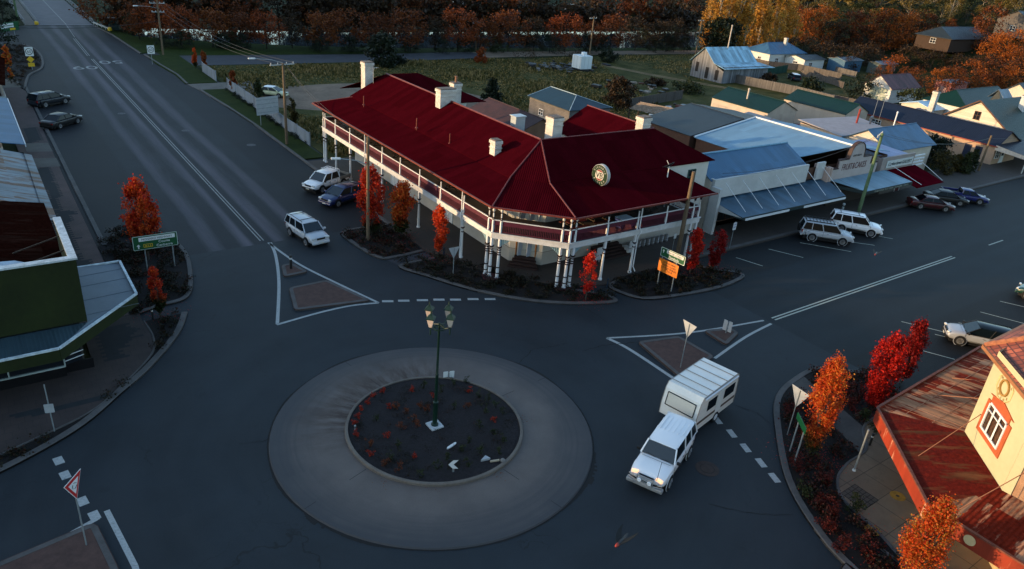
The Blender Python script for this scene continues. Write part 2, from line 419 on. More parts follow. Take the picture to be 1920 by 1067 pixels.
for off in (-.9, .9):
    p = [at(1112, 118), at(1230, 142), at(1360, 165), at(1440, 186), at(1560, 212), at(1640, 228), at(1720, 250)]
    p = spline([(q.x + off * .35, q.y + off, 0) for q in p], 5)
    sheet('path', [(q.x - .3, q.y - .35) for q in p] + [(q.x + .3, q.y + .35) for q in reversed(p)], M('sand track', (.19, .125, .06), .95, .3, .5), .010 + off * .001)
# paddocks and lawns
sheet('grass', [(1, 33), (1.5, 89), (200, 89), (160, 60), (100, 30), (60, 24), (24, 22), (14, 33)], G_PAD, .001)
sheet('grass', [(-2, 98.6), (60, 97.6), (90, 96.1), (200, 92.2), (230, 98), (110, 99), (50, 103), (27, 107), (10, 113.5), (-3, 121)], G_LAWN, .003)
# river
m, nt, b = newmat('river water'); b.inputs['Base Color'].default_value = (.03, .04, .045, 1); b.inputs['Roughness'].default_value = .08
bump(nt, b, noise(nt, mapping(nt, tc(nt), (.5, 1.6, 1)), 1.2, 3), .12, .05)
sheet('river', [(-3, 121), (10, 113.5), (27, 107), (50, 103), (110, 99), (230, 98), (260, 120), (145, 127), (40, 125), (0, 131)], m, .008)

# footpaths, verges and beds, all a kerb's height above the road ----------------
BRK = BRICK('brick paving', (.090, .046, .040), (.074, .040, .036), (.035, .028, .026), .23, .115, .008, .8, .25)
CONC = M('footpath concrete', (.13, .115, .10), .85, .25, .6, bmp=.15, bscale=20)
CONC2 = M('kerb concrete', (.095, .087, .083), .8, .3, 1.2, bmp=.2, bscale=15)
def paving(name, base, sx, sy, gap=.012, var=.2):
    m, nt, b = newmat(name); uv = tc(nt, 'UV'); t = N_(nt, 'TexBrick'); t.offset = 0
    nt.links.new(uv, t.inputs[0]); t.inputs['Scale'].default_value = 1; t.inputs['Brick Width'].default_value = sx
    t.inputs['Row Height'].default_value = sy; t.inputs['Mortar Size'].default_value = gap
    t.inputs['Color1'].default_value = rgba(base); t.inputs['Color2'].default_value = rgba(mul(base, .85)); t.inputs['Mortar'].default_value = rgba(mul(base, .3))
    k = ramp(nt, noise(nt, uv, .45, 6, .65), [(.28, 1 - var), (.72, 1 + var)])
    c = mix(nt, 1.0, t.outputs[0], k, 'MULTIPLY')
    st = ramp(nt, noise(nt, uv, .9, 5, .75), [(.56, 0.0), (.72, .7)]); c = mix(nt, st, c, mul(base, .4))
    nt.links.new(c, b.inputs['Base Color']); b.inputs['Roughness'].default_value = .85
    return m
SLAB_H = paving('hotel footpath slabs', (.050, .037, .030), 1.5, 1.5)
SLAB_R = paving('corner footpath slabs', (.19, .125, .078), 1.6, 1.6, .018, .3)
SLAB_L = BRICK('corner brick paving', (.046, .029, .024), (.040, .026, .023), (.02, .015, .013), .6, .6, .012, .85, .25)
MULCH = M('dark mulch', (.009, .0065, .006), .95, .5, 4, bmp=1.0, bscale=14)
def kerb(pts, w=.35, z=.15, closed=False, name='kerb', mat=None):
    """a strip of kerb along a line, its outer face towards the road (right-hand side of travel)"""
    P = [Vector((p[0], p[1], 0)) for p in pts]; n = len(P); mb = MB(); L = []; Rr = []
    for i in range(n):
        a = P[(i - 1) % n] if (closed or i) else P[i]; c = P[(i + 1) % n] if (closed or i < n - 1) else P[i]
        d = (c - a).normalized(); nn = Vector((-d.y, d.x, 0))
        L.append(P[i] + nn * w); Rr.append(P[i])
    seg = n if closed else n - 1
    for i in range(seg):
        j = (i + 1) % n
        a, b_, c, d = Rr[i], Rr[j], L[j], L[i]
        e = .04
        A = [(a.x, a.y, 0), (b_.x, b_.y, 0), (b_.x, b_.y, z - e), (a.x, a.y, z - e)]
        an, bn = (d - a).normalized() * e, (c - b_).normalized() * e
        mb.poly(A)
        mb.poly([(a.x, a.y, z - e), (b_.x, b_.y, z - e), (b_.x + bn.x, b_.y + bn.y, z), (a.x + an.x, a.y + an.y, z)])
        mb.poly([(a.x + an.x, a.y + an.y, z), (b_.x + bn.x, b_.y + bn.y, z), (c.x, c.y, z), (d.x, d.y, z)])
        mb.poly([(d.x, d.y, z), (c.x, c.y, z), (c.x, c.y, 0), (d.x, d.y, 0)])
    return tag(mb.build(name, mat or CONC2), kind='structure')
def px(*a, z=0): return [at(x, y, z) for x, y in a]
def rev(p): return list(reversed(p))
# left side of the highway: brick footpath between the shops and the parking
sheet('footpath', [(-27.2, 5.25), (-24.4, 5.25), (-24.4, 35), (-24.1, 74), (-24.6, 76.5), (-27.2, 76.5)], BRK, .13, th=.13)
kerb([(-24.05, 76.5), (-24.05, 17.5)], .35)
sheet('footpath', [(-50, 76.5), (-24.4, 76.5), (-24.4, 82), (-50, 82)], CONC, .131, th=.13)
GREYPAV = M('grey pavers', (.022, .025, .028), .85, .2, 3)
def grey_patch(path, halfw, z, cell=.46):
    """grey pavers set in the red ones in a stepped winding band"""
    P = [Vector((p[0], p[1], 0)) for p in path]; mb = MB(); seen = set()
    for i in range(len(P) - 1):
        n = int((P[i + 1] - P[i]).length / (cell / 2)) + 1
        for k in range(n):
            t = k / n; c = P[i].lerp(P[i + 1], t); w = halfw * (1 + .5 * math.sin(i * 1.7 + t * 3.1))
            gy = round(c.y / (cell / 2)); off = (cell * .5 if gy % 2 else 0)
            x = math.floor((c.x - w) / cell) * cell
            while x < c.x + w:
                key = (round((x + off) * 100), gy)
                if key not in seen:
                    seen.add(key); y = gy * cell / 2
                    mb.poly([(x + off, y, z), (x + off + cell, y, z), (x + off + cell, y + cell / 2, z), (x + off, y + cell / 2, z)])
                x += cell
    return tag(mb.build('paving_pattern', GREYPAV), kind='structure')
grey_patch(px((55, 240), (62, 262), (50, 272), z=.13), .32, .135)
grey_patch(px((78, 316), (82, 345), (100, 365), (92, 395), (120, 400), (108, 425), (130, 450), (120, 475), (146, 500), (150, 520), z=.13), .33, .135)
grey_patch(px((208, 614), (222, 640), (210, 655), (215, 680), z=.13), .55, .137)
grey_patch(px((190, 745), (140, 760), (90, 775), (30, 780), z=.13), .6, .137)
for q_ in (((45, 269), (90, 268), (99, 284), (50, 285)), ((55, 297), (105, 296), (114, 312), (60, 314))):
    sheet('paving_band', [(p.x, p.y) for p in px(*q_, z=.13)], CONC, .139)
# planted bulb by the highway sign
BED1 = spline(px((190, 462), (235, 428), (300, 436), (346, 468), (361, 512), (354, 558), (300, 577), (262, 590)), 5)
sheet('garden_bed', [(-24.3, 17.5)] + [(p.x, p.y) for p in BED1] + [(-24.3, 5.2)], MULCH, .11, th=.11)
kerb(rev(BED1), .3, .16)
CORNER = spline(px((352, 588), (336, 628), (284, 690), (232, 736), (160, 798), (60, 858), (-60, 915), (-260, 985)), 5)
INNER = spline(px((268, 606, ), (286, 636), (282, 668), (225, 728), (165, 777), (60, 828), (-60, 880), (-260, 945), z=0), 5)
sheet('garden_bed', [(p.x, p.y) for p in CORNER] + [(p.x, p.y) for p in rev(INNER)], MULCH, .11, th=.11)
kerb(rev(CORNER), .35, .15)
sheet('footpath', [(p.x, p.y) for p in INNER] + [(-60, -6), (-60, -.3), (-27.2, -.3), (-27.2, 5.2), (-23.8, 5.2)], SLAB_L, .13, th=.13)
kerb(INNER, .12, .17)
# bridge end bulb, left
BED2 = spline(px((44, 168), (52, 142), (76, 128), (76, 108), (62, 92), (40, 84)), 5)
sheet('garden_bed', [(p.x, p.y) for p in BED2] + [(-32, 104), (-32, 82), (-25, 80)], MULCH, .11, th=.11)
kerb(rev(BED2), .3, .15)
# hotel side
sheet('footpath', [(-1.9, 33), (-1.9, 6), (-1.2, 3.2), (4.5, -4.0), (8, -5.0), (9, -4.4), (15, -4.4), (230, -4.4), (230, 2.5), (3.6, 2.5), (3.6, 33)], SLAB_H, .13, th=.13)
kerb([(-2.05, 13), (-2.05, 34), (-2.1, 50), (-2.5, 60), (-3.2, 71)][::-1], .3)
kerb([(20, -4.25), (230, -4.25)], .35)
# verge with lawn beside the white fence
sheet('lawn', [(-2, 34), (-2.1, 50), (-2.5, 60), (-3, 70.5), (.6, 70.5), (.6, 34)], G_LAWN, .12, th=.12)
sheet('driveway', [(-3.2, 70.7), (-3.8, 75), (6, 75.5), (6, 70.7)], CONC, .05, th=.05)
sheet('lawn', [(-4, 75.2), (-3.8, 82), (-4.6, 92), (-4.5, 99), (.6, 99), (.6, 75.2)], G_LAWN, .12, th=.12)
kerb([(-4.7, 100), (-4.2, 90), (-3.6, 82), (-3.9, 75)], .3)
sheet('lawn', [(-5, 101), (-6, 122), (-6.8, 134), (-2.5, 120), (-1, 104)], G_LAWN, .12, th=.12)
kerb([(-7.4, 134), (-6, 122), (-5.1, 101)], .3)
def bed(outline, name='garden_bed', k0=0, k1=None):
    p = spline(outline, 5, True); sheet(name, [(q.x, q.y) for q in p], MULCH, .112, th=.112); return p
B1 = spline([(-2.1, 13.2, 0), (-6.2, 13.3, 0), (-6.75, 11.2, 0), (-6.1, 7.0, 0), (-4.6, 6.4, 0), (-2.1, 6.6, 0)], 5)
sheet('garden_bed', [(q.x, q.y) for q in B1], MULCH, .11, th=.11); kerb(B1, .32, .15)
B2 = spline([(-2.0, 5.2, 0), (-5.3, 4.9, 0), (-4.2, 2.2, 0), (-2.5, -1.0, 0), (-.3, -3.8, 0), (1.8, -5.6, 0), (4.2, -6.9, 0), (6.5, -7.6, 0), (6.6, -6.3, 0), (4.6, -4.2, 0)], 5)
sheet('garden_bed', [(q.x, q.y) for q in B2] + [(-1.2, 3.0)], MULCH, .11, th=.11); kerb(B2, .32, .15)
B3 = spline([(9.2, -4.5, 0), (7.6, -5.5, 0), (8.7, -8.2, 0), (12.7, -9.2, 0), (16.3, -9.5, 0), (19.6, -9.0, 0), (19.9, -8.0, 0), (18.4, -6.6, 0), (17.2, -4.5, 0)], 5)
sheet('garden_bed', [(q.x, q.y) for q in B3], MULCH, .111, th=.11); kerb(B3, .32, .15)
sheet('footpath', [(-5.1, 5.0), (-2, 5.3), (-1.95, 6.5), (-5.6, 6.6)], A_OLD, .014)
# right-bottom corner
CR = spline([(14.5, -22.6, 0), (12.3, -20.9, 0), (9.3, -21.0, 0), (6.6, -21.8, 0), (4.0, -23.7, 0), (.6, -26.9, 0), (-1.3, -29.9, 0), (-2.1, -32.4, 0), (-2.3, -36, 0), (-2.3, -75, 0)], 5)
CRI = spline([(14.5, -26.3, 0), (9.2, -26.2, 0), (6.9, -27.6, 0), (4.7, -27.8, 0), (3.0, -28.3, 0), (1.8, -29.4, 0), (1.2, -31.6, 0), (.5, -33.5, 0), (.2, -36, 0), (.2, -75, 0)], 5)
sheet('garden_bed', [(p.x, p.y) for p in CR] + [(p.x, p.y) for p in rev(CRI)], MULCH, .11, th=.11); kerb(CR, .35, .15)
kerb(CRI, .14, .17)
PATHP = [(p.x, p.y) for p in px((1476, 716), (1500, 700), (1562, 752), (1668, 842), (1628, 866), (1580, 815), (1530, 768), z=.12)]
sheet('footpath', PATHP, M('corner path concrete', (.075, .068, .062), .85, .3, .8), .121, th=.1)
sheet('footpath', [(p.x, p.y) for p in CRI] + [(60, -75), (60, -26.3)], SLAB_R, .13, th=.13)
kerb([(60, -26.1), (14.6, -26.1)][::-1] if False else [(14.6, -26.1), (60, -26.1)], -.3, .15)
for x, y, _z in px((1683, 930), (1636, 994), z=.13):
    mb = MB(); mb.lathe([(.38, 0), (.38, .004)], (x, y, .132), 24)
    mb.lathe([(.09, 0), (.09, .009)], (x, y, .132), 16, 1)
    tag(mb.build('paving_inlay', [M('ochre paint', (.28, .15, .02), .8, .3, 4), M('dark cover', (.05, .04, .03), .7)]), kind='structure')
p = px((1576, 925), (1603, 908), (1647, 938), (1620, 956), z=.13)
mb = MB(); mb.poly([(q.x, q.y, .136) for q in p], 0)
for k in range(7):
    a, b_ = p[0].lerp(p[3], k / 6), p[1].lerp(p[2], k / 6); mb.beam((a.x, a.y, .139), (b_.x, b_.y, .139), .025, .008, 1)
for k in range(5):
    a, b_ = p[0].lerp(p[1], k / 4), p[3].lerp(p[2], k / 4); mb.beam((a.x, a.y, .139), (b_.x, b_.y, .139), .025, .008, 1)
tag(mb.build('drain_cover', [M('drain concrete', (.09, .07, .055), .9), M('drain joints', (.02, .016, .013), .9)]), kind='structure')

# roundabout --------------------------------------------------------------------
RC = Vector((-13.12, -14.5, 0)); RO, RI = 8.5, 4.72
m, nt, b = newmat('apron concrete'); v = tc(nt); sp = N_(nt, 'SeparateXYZ'); nt.links.new(v, sp.inputs[0])
dx = math_(nt, 'SUBTRACT', sp.outputs[0], RC.x); dy = math_(nt, 'SUBTRACT', sp.outputs[1], RC.y)
rr = math_(nt, 'SQRT', math_(nt, 'ADD', math_(nt, 'MULTIPLY', dx, dx), math_(nt, 'MULTIPLY', dy, dy)))
an = math_(nt, 'ARCTAN2', dy, dx); cb = N_(nt, 'CombineXYZ'); nt.links.new(rr, cb.inputs[0]); nt.links.new(an, cb.inputs[1])
c = ramp(nt, math_(nt, 'ADD', math_(nt, 'MULTIPLY', noise(nt, v, .5, 5, .6), .7), math_(nt, 'MULTIPLY', noise(nt, v, 18, 2), .3)), [(.3, (.094, .075, .066)), (.7, (.146, .118, .104))])
ty = noise(nt, mapping(nt, cb.outputs[0], (2.2, .35, 1)), 1.4, 5, .65)              # tyre arcs, darker towards the rim
tk = math_(nt, 'MULTIPLY', ramp(nt, ty, [(.45, 0.0), (.62, 1.0)]), ramp(nt, math_(nt, 'DIVIDE', rr, 10), [(.6, 0.0), (.84, .75)]))
c = mix(nt, tk, c, (.030, .032, .038))
rim = ramp(nt, math_(nt, 'ADD', math_(nt, 'DIVIDE', rr, 10), math_(nt, 'MULTIPLY', noise(nt, v, .4, 4), .2)), [(.68, 0.0), (.94, .9)])
c = mix(nt, rim, c, (.040, .040, .045))
ru = noise(nt, mapping(nt, cb.outputs[0], (.25, 5, 1)), 1.6, 5, .7)                 # mud washed out of the bed on the far side
side = ramp(nt, math_(nt, 'SINE', math_(nt, 'ADD', an, -.35)), [(.35, 0.0), (.85, 1.0)])
rk = math_(nt, 'MULTIPLY', math_(nt, 'MULTIPLY', ramp(nt, ru, [(.40, 0.0), (.60, 1.0)]), side), ramp(nt, math_(nt, 'DIVIDE', rr, 10), [(.47, 1.0), (.80, 0.0)]))
c = mix(nt, rk, c, (.038, .014, .006))
nt.links.new(c, b.inputs['Base Color']); b.inputs['Roughness'].default_value = .75; bump(nt, b, noise(nt, v, 30, 3), .25, .01)
APRON = m
mb = MB(); n = 120
rings = [(RI, .19), (7.2, .12), (RO - .05, .07), (RO, .0)]
vs = [(RC.x + r * math.cos(2 * math.pi * j / n), RC.y + r * math.sin(2 * math.pi * j / n), z + .004) for r, z in rings for j in range(n)]
mb.add(vs, [(i * n + j, i * n + (j + 1) % n, (i + 1) * n + (j + 1) % n, (i + 1) * n + j)[::-1] for i in range(3) for j in range(n)])
tag(mb.build('roundabout_apron', APRON, smooth=True), kind='structure')
mb = MB()
for px_, py_ in ((498, 843), (650, 858), (966, 745), (1000, 940), (820, 655), (700, 690)):
    pass
for a in (R(196), R(8), R(100), R(285)):
    p0 = RC + Vector((math.cos(a), math.sin(a), 0)) * (RI + .1); p1 = RC + Vector((math.cos(a), math.sin(a), 0)) * (RO - .05)
    mb.beam((p0.x, p0.y, .192), (p1.x, p1.y, .076), .03, .006)
tag(mb.build('apron_joint', PLAIN('joint', (.02, .02, .02), .9)), kind='structure')
# broken dark seam where the apron meets the asphalt
mb = MB(); random.seed(3)
for j in range(360):
    a0, a1 = 2 * math.pi * j / 360, 2 * math.pi * (j + 1) / 360
    w0 = .06 + .14 * max(0, math.sin(j * .11) * math.sin(j * .043 + 1)) + random.random() * .03
    if 196 < j < 206 or 300 < j < 318: w0 += .22 * random.random()
    q = lambda a, r: (RC.x + r * math.cos(a), RC.y + r * math.sin(a), .009)
    mb.poly([q(a0, RO - .02), q(a0, RO + w0), q(a1, RO + w0), q(a1, RO - .02)])
tag(mb.build('apron_seam', PLAIN('seam dirt', (.009, .008, .008), .95)), kind='structure')
circ = [(RC.x + RI * math.cos(-2 * math.pi * j / 96), RC.y + RI * math.sin(-2 * math.pi * j / 96), 0) for j in range(96)]
kerb(rev(circ), .16, .36, True, 'roundabout_kerb', M('island kerb', (.15, .125, .105), .8, .25, 1.5))
sheet('garden_bed', [(p[0] * 1, p[1]) for p in [(RC.x + 4.6 * math.cos(2 * math.pi * j / 60), RC.y + 4.6 * math.sin(2 * math.pi * j / 60)) for j in range(60)]], M('gravel mulch', (.015, .012, .014), .95, .8, 9, bmp=1.0, bscale=22), .29, th=.2)

# traffic islands ------------------------------------------------------------------
ISL = M('island brick infill', (.085, .045, .036), .85, .3, 3, bmp=.3, bscale=25)
def island(pts, rnd=True, k=.28, z=.14):
    P = [Vector((p[0], p[1], 0)) for p in pts]
    area = sum(P[i].x * P[(i + 1) % len(P)].y - P[(i + 1) % len(P)].x * P[i].y for i in range(len(P)))
    if area < 0: P = P[::-1]
    out = []
    for i in range(len(P)):
        a, b_, c = P[i - 1], P[i], P[(i + 1) % len(P)]; r = .35
        out += [b_ + (a - b_).normalized() * r, b_ + ((a - b_).normalized() + (c - b_).normalized()) * r * .28, b_ + (c - b_).normalized() * r]
    kerb(out, k, z, True, 'island_kerb')
    sheet('traffic_island', [(p.x, p.y) for p in out], ISL, z - .012, th=.1)
island(px((541, 542), (552, 585), (697, 566), (613, 527)))
island(px((527, 499), (532, 522), (579, 512), (549, 496)))
island(px((1194, 643), (1276, 712), (1340, 671), (1272, 632)))
island(px((1318, 622), (1362, 650), (1386, 626), (1368, 617)))
island([(-29.1, -13.2), (-28.75, -16.5), (-28.9, -24), (-36, -15.6), (-42, -15.2)])

# painted markings ------------------------------------------------------------------
def paint(name, tint=(.36, .37, .36), wear=.42):
    m, nt, b = newmat(name); v = tc(nt)
    k = ramp(nt, noise(nt, v, 3.5, 6, .75), [(wear - .08, 0.0), (wear + .05, 1.0)])
    c = mix(nt, k, (.05, .055, .06), ramp(nt, noise(nt, v, 9, 3), [(.3, mul(tint, .75)), (.7, tint)]))
    nt.links.new(c, b.inputs['Base Color']); b.inputs['Roughness'].default_value = .7; return m
PAINT = paint('road paint', wear=.36); FAINT = paint('worn road paint', (.28, .28, .27), .42); RPAINT = paint('fresh road paint', (.42, .43, .36), .33)
class Marks(MB):
    def line(s, pts, w, z=.008, dash=None):
        P = [Vector((p[0], p[1], 0)) for p in pts]
        for i in range(len(P) - 1):
            a, b_ = P[i], P[i + 1]; d = (b_ - a).normalized(); n = Vector((-d.y, d.x, 0)) * w / 2
            s.poly([(q.x, q.y, z) for q in (a - n, b_ - n, b_ + n, a + n)])
def markings(mat, lines, z=.008, name='road_marking'):
    mb = Marks()
    for pts, w in lines: mb.line(pts, w, z)
    return tag(mb.build(name, mat), kind='structure')
sp1 = lambda *a: spline(px(*a), 6)
markings(PAINT, [
    (sp1((507, 455), (517, 480), (523, 530), (520, 608)), .22), (sp1((503, 455), (560, 495), (640, 535), (710, 568)), .2),
    (sp1((519, 609), (600, 586), (660, 573), (710, 568)), .2),
    (sp1((1138, 634), (1290, 624), (1432, 601)), .18), (sp1((1138, 634), (1180, 655), (1262, 709)), .26), (sp1((1340, 672), (1398, 632), (1446, 607)), .2),
    ([(-28.95, -12.9), (-33, -14.4), (-42, -14.9)], .22), ([(-28.6, -12.6), (-28.2, -16.5), (-28.4, -24)], .24)])
dash = [([(p.x - .36, p.y + .17), (p.x + .36, p.y - .17)], .3) for p in px((727, 565), (757, 564), (792, 563), (823, 562), (854, 562), (887, 561), (919, 561))]
dash += [([(p.x + .14, p.y + .34), (p.x - .14, p.y - .34)], .36) for p in px((1345, 788), (1372, 813), (1398, 840), (1427, 868), (1452, 896))]
dash += [([(p.x - .04, p.y + .30), (p.x + .04, p.y - .30)], .40) for p in px((110, 864), (122, 891), (134, 914), (155, 940), (177, 967))]
markings(PAINT, dash, .009)
markings(FAINT, [([(-12.95 + s, 14), (-12.95 + s, 97)], .1) for s in (-.13, .13)] + [([(-12.9, 100), (-12.6, 118)], .1), ([(-13.2, 100), (-12.9, 118)], .1)] +
         [([(-12.5, 119.5), (-11.95, 134.5)], .1)])
markings(RPAINT, [([(15.6, -14.95 + s), (43.3, -14.95 + s)], .13) for s in (-.15, .15)] + [([(x, -15.0), (x + 3.2, -15.0)], .13) for x in (50.5, 63, 75.5, 88, 100)])
markings(RPAINT, [([at(*a), at(*b)], .09) for a, b in (((1380, 483), (1430, 499)), ((1441, 467), (1506, 483)), ((1500, 455), (1596, 472)), ((1560, 449), (1640, 460)), ((1648, 443), (1674, 448)),
         ((1690, 603), (1800, 630)), ((1797, 605), (1860, 622)), ((1838, 585), (1925, 608)), ((1875, 565), (1940, 580)), ((1731, 658), (1790, 674)), ((1907, 548), (1960, 560)), ((1753, 627), (1790, 636)))])
# painted speed figures
def road_text(s, p, up, size, wid):
    o = text(None, 'road_marking', s, (p.x, p.y, .012), (up[1], -up[0], 0), (up[0], up[1], 0), size, FAINT, depth=.002, width=wid); tag(o, kind='structure')
road_text('60', at(162, 130), (0, 1), 3.8, 3.4)
road_text('50', at(206, 114), (0, -1), 3.8, 3.4)
# covers and a dark drain
def cover(p, r, mat, z=.009):
    mb = MB(); mb.lathe([(r, 0), (r, .003)], (p.x, p.y, z), 28); mb.lathe([(r * .62, 0), (r * .62, .003)], (p.x, p.y, z + .002), 28, 1); mb.lathe([(r * .56, 0), (r * .56, .003)], (p.x, p.y, z + .005), 28, 0)
    tag(mb.build('manhole_cover', [mat, PLAIN('cover groove', (.012, .011, .01), .9)]), kind='structure')
cover(at(1326, 879), .62, M('rusty cover', (.055, .036, .03), .8, .3, 4)); cover(at(471, 272), .5, M('concrete cover', (.10, .10, .105), .8)); cover(at(228, 213), .45, M('concrete cover', (.10, .10, .105), .8)); cover(at(348, 245), .45, M('concrete cover', (.10, .10, .105), .8))
# long open cracks in the crossing
def crack(pts, w=.05):
    P = px(*pts); mb = MB(); random.seed(len(pts)); out = []
    for i in range(len(P) - 1):
        for k in range(8):
            q = P[i].lerp(P[i + 1], k / 8); out.append((q.x + random.uniform(-.06, .06), q.y + random.uniform(-.06, .06)))
    mb2 = Marks()
    for i in range(len(out) - 1): mb2.line(out[i:i + 2], w * random.uniform(.4, 1.5), .011)
    tag(mb2.build('crack', PLAIN('crack', (.006, .006, .006), .95)), kind='structure')
crack([(972, 681), (1000, 655), (1045, 648), (1065, 643)]); crack([(1092, 658), (1130, 648), (1180, 643), (1245, 637)], .06); crack([(1098, 577), (1125, 595), (1142, 608)], .04)
crack([(1010, 703), (1030, 715), (1045, 724)], .14); crack([(1330, 945), (1400, 962), (1500, 968)], .035); crack([(1380, 760), (1420, 775), (1450, 800)], .03); crack([(500, 826), (440, 834)], .03)
# ================================================================ hotel
RED = CORR('red painted roof', (.044, .0022, .0050), .16, None, rough=.9, spec=.0, metal=0.0, var=.13, strength=.8)
RIDGE = M('faded red ridge cap', (.14, .03, .03), .6, .35, 3)
WHITE = M('white paint', (.60, .60, .60), .6, .08, 1.2)
WALLW = M('cream render', (.52, .49, .44), .75, .10, .8, bmp=.1, bscale=10)
DADO = M('pale dado render', (.42, .38, .33), .8, .12, .8)
MAROON = M('maroon panel paint', (.085, .012, .028), .55, .15, 2)
DARKBAND = M('dark maroon band', (.030, .008, .010), .5, .2, 5)
LACE = M('pale blue lace', (.22, .33, .36), .6, .1, 4)
GLASS = PLAIN('dark window glass', (.012, .016, .022), .08)
DECKF = M('deck floor', (.055, .042, .036), .8, .25, 1.2)
CHIM = BRICK('white painted chimney brick', (.58, .55, .51), (.50, .46, .42), (.30, .24, .20), .24, .09, .010, .85, .22)
SOOT = M('chimney crown', (.16, .13, .11), .9, .5, 6, bmp=.5)
WOODB = M('dark timber', (.045, .026, .016), .7, .3, 4)
HZ = dict(deck=3.86, eave=6.1, wall=7.1, ridge=9.3)
hotel = thing('hotel', 'two-storey corner hotel with dark red corrugated roof and white verandah around both street fronts', 'hotel', (0, 0, .13))
def window(parent, p, right, w, h, frame=WHITE, pane=GLASS, deep=.06, name='window', bars=1, nz=None):
    """p = bottom centre on the wall face, right = along the wall; the pane is a sub-part"""
    p = Vector(p); r = Vector(right).normalized(); u = Vector((0, 0, 1)); n = r.cross(u); t = .07
    mb = MB(); e = n * deep / 2
    def bar(a, b_, ww): mb.beam(p + e + a, p + e + b_, ww, deep)
    bar(r * (-w / 2) + u * 0, r * (-w / 2) + u * h, t); bar(r * (w / 2), r * (w / 2) + u * h, t)
    mb.beam(p + e + r * (-w / 2 - .08) - u * .03, p + e + r * (w / 2 + .08) - u * .03, deep + .09, .06)
    bar(r * (-w / 2) + u * h, r * (w / 2) + u * h, t)
    bar(r * (-w / 2) + u * h * .5, r * (w / 2) + u * h * .5, .05)
    for k in range(bars): bar(r * (w * ((k + 1) / (bars + 1) - .5)), r * (w * ((k + 1) / (bars + 1) - .5)) + u * h, .04)
    f = mb.build(name, frame, parent)
    q = MB(); c = [p + n * .012 + r * (-w / 2), p + n * .012 + r * (w / 2), p + n * .012 + r * (w / 2) + u * h, p + n * .012 + r * (-w / 2) + u * h]; q.poly(c)
    q.build('pane', pane, f); return f
def door(parent, p, right, w, h, mat, frame=WHITE, glass=True, name='door'):
    p = Vector(p); r = Vector(right).normalized(); u = Vector((0, 0, 1)); n = r.cross(u); mb = MB()
    for s in (-1, 1): mb.beam(p + n * .04 + r * s * (w / 2 + .05), p + n * .04 + r * s * (w / 2 + .05) + u * h, .08, .1, 1)
    mb.beam(p + n * .04 + r * (-w / 2 - .1) + u * (h + .04), p + n * .04 + r * (w / 2 + .1) + u * (h + .04), .08, .1, 1)
    for s in ((-1, 1) if w > 1.2 else (0,)):
        ww = w / 2 - .03 if s else w; c = p + n * .03 + r * s * w / 4
        mb.beam(c + u * .02, c + u * h, ww, .05) if abs(r.x) > .7 else mb.beam(c + u * .02, c + u * h, .05, ww)
    f = mb.build(name, [mat, frame], parent)
    if glass:
        q = MB()
        for s in ((-1, 1) if w > 1.2 else (0,)):
            c = p + n * .065 + r * s * w / 4; ww = (w / 2 if s else w) * .33
            q.poly([c - r * ww + u * h * .5, c + r * ww + u * h * .5, c + r * ww + u * h * .92, c - r * ww + u * h * .92])
        q.build('pane', GLASS, f)
    hb = MB(); hb.lathe([(.03, 0), (.04, .03), (.02, .06)], p + n * .06 + r * (w * .06 if w > 1.2 else w * .4) + u * 1.0, 8, 0, n); hb.build('handle', PLAIN('brass', (.3, .2, .06), .35, .9), f)
    return f
# walls ------------------------------------------------
ZW = HZ['wall']
def walls_from(poly, z0, z1, mb, m=0, close=True):
    n = len(poly)
    for i in range(n if close else n - 1):
        a, b_ = poly[i], poly[(i + 1) % n]; mb.poly([(a[0], a[1], z0), (b_[0], b_[1], z0), (b_[0], b_[1], z1), (a[0], a[1], z1)], m)
HP = [(3.3, 31.8), (3.3, 2.1), (5.2, .2), (23.7, .2), (23.7, 13.2), (16.4, 13.2), (16.4, 8.3), (11.2, 8.3), (11.2, 26.5), (14, 26.5), (14, 31.8)]
mb = MB(); walls_from(HP[:5], 1.25, ZW, mb, 0, False); walls_from(HP[4:] + [HP[0]], .13, ZW, mb, 0, False)
mb.poly([(3.3, 31.8, ZW), (7.35, 31.8, 9.1), (14, 31.8, ZW)], 0)
mb.poly([(16.4, 13.2, ZW), (20.1, 13.2, 9.15), (23.7, 13.2, ZW)], 0)
mb.build('wall', WALLW, hotel)
mb = MB()
dd = [(p[0] - (.05 if i < 2 else 0) - (.03 if i == 2 else 0), p[1] - (.05 if i > 1 else 0) - (.03 if i == 1 else 0)) for i, p in enumerate(HP[:4])] + [(23.75, .15)]
walls_from(HP[:1] + [(3.25, 31.8), (3.25, 2.08), (5.18, .15), (23.7, .15)], .13, 1.25, mb, 0, False)
mb.build('plinth', DADO, hotel)
# windows and doors of both floors
for i, y in enumerate((4.6, 8.2, 11.6, 15.2, 18.6, 22.2, 25.6, 29.0)):
    if i % 3 == 1: door(hotel, (3.3, y, 3.9), (0, -1, 0), 1.3, 2.2, WHITE)
    else: window(hotel, (3.3, y, 4.5), (0, -1, 0), 1.1, 1.6)
    if i % 3 == 2: door(hotel, (3.24, y, .15), (0, -1, 0), 1.3, 2.3, WHITE)
    elif i % 2 == 0: window(hotel, (3.29, y, 1.3), (0, -1, 0), 1.2, 1.5)
for i, x in enumerate((7.0, 10.0, 13.0, 16.2)):
    (window(hotel, (x, .2, 4.5), (1, 0, 0), 1.1, 1.6) if i % 2 else door(hotel, (x, .2, 3.9), (1, 0, 0), 1.3, 2.2, WHITE))
for x in (7.2, 17.0): window(hotel, (x, .19, 1.5), (1, 0, 0), 1.3, 1.4)
window(hotel, (21.6, .2, 5.1), (1, 0, 0), .95, 1.35, M('green sash', (.03, .09, .07), .6))
window(hotel, (21.0, .19, 1.6), (1, 0, 0), 1.0, 1.2)
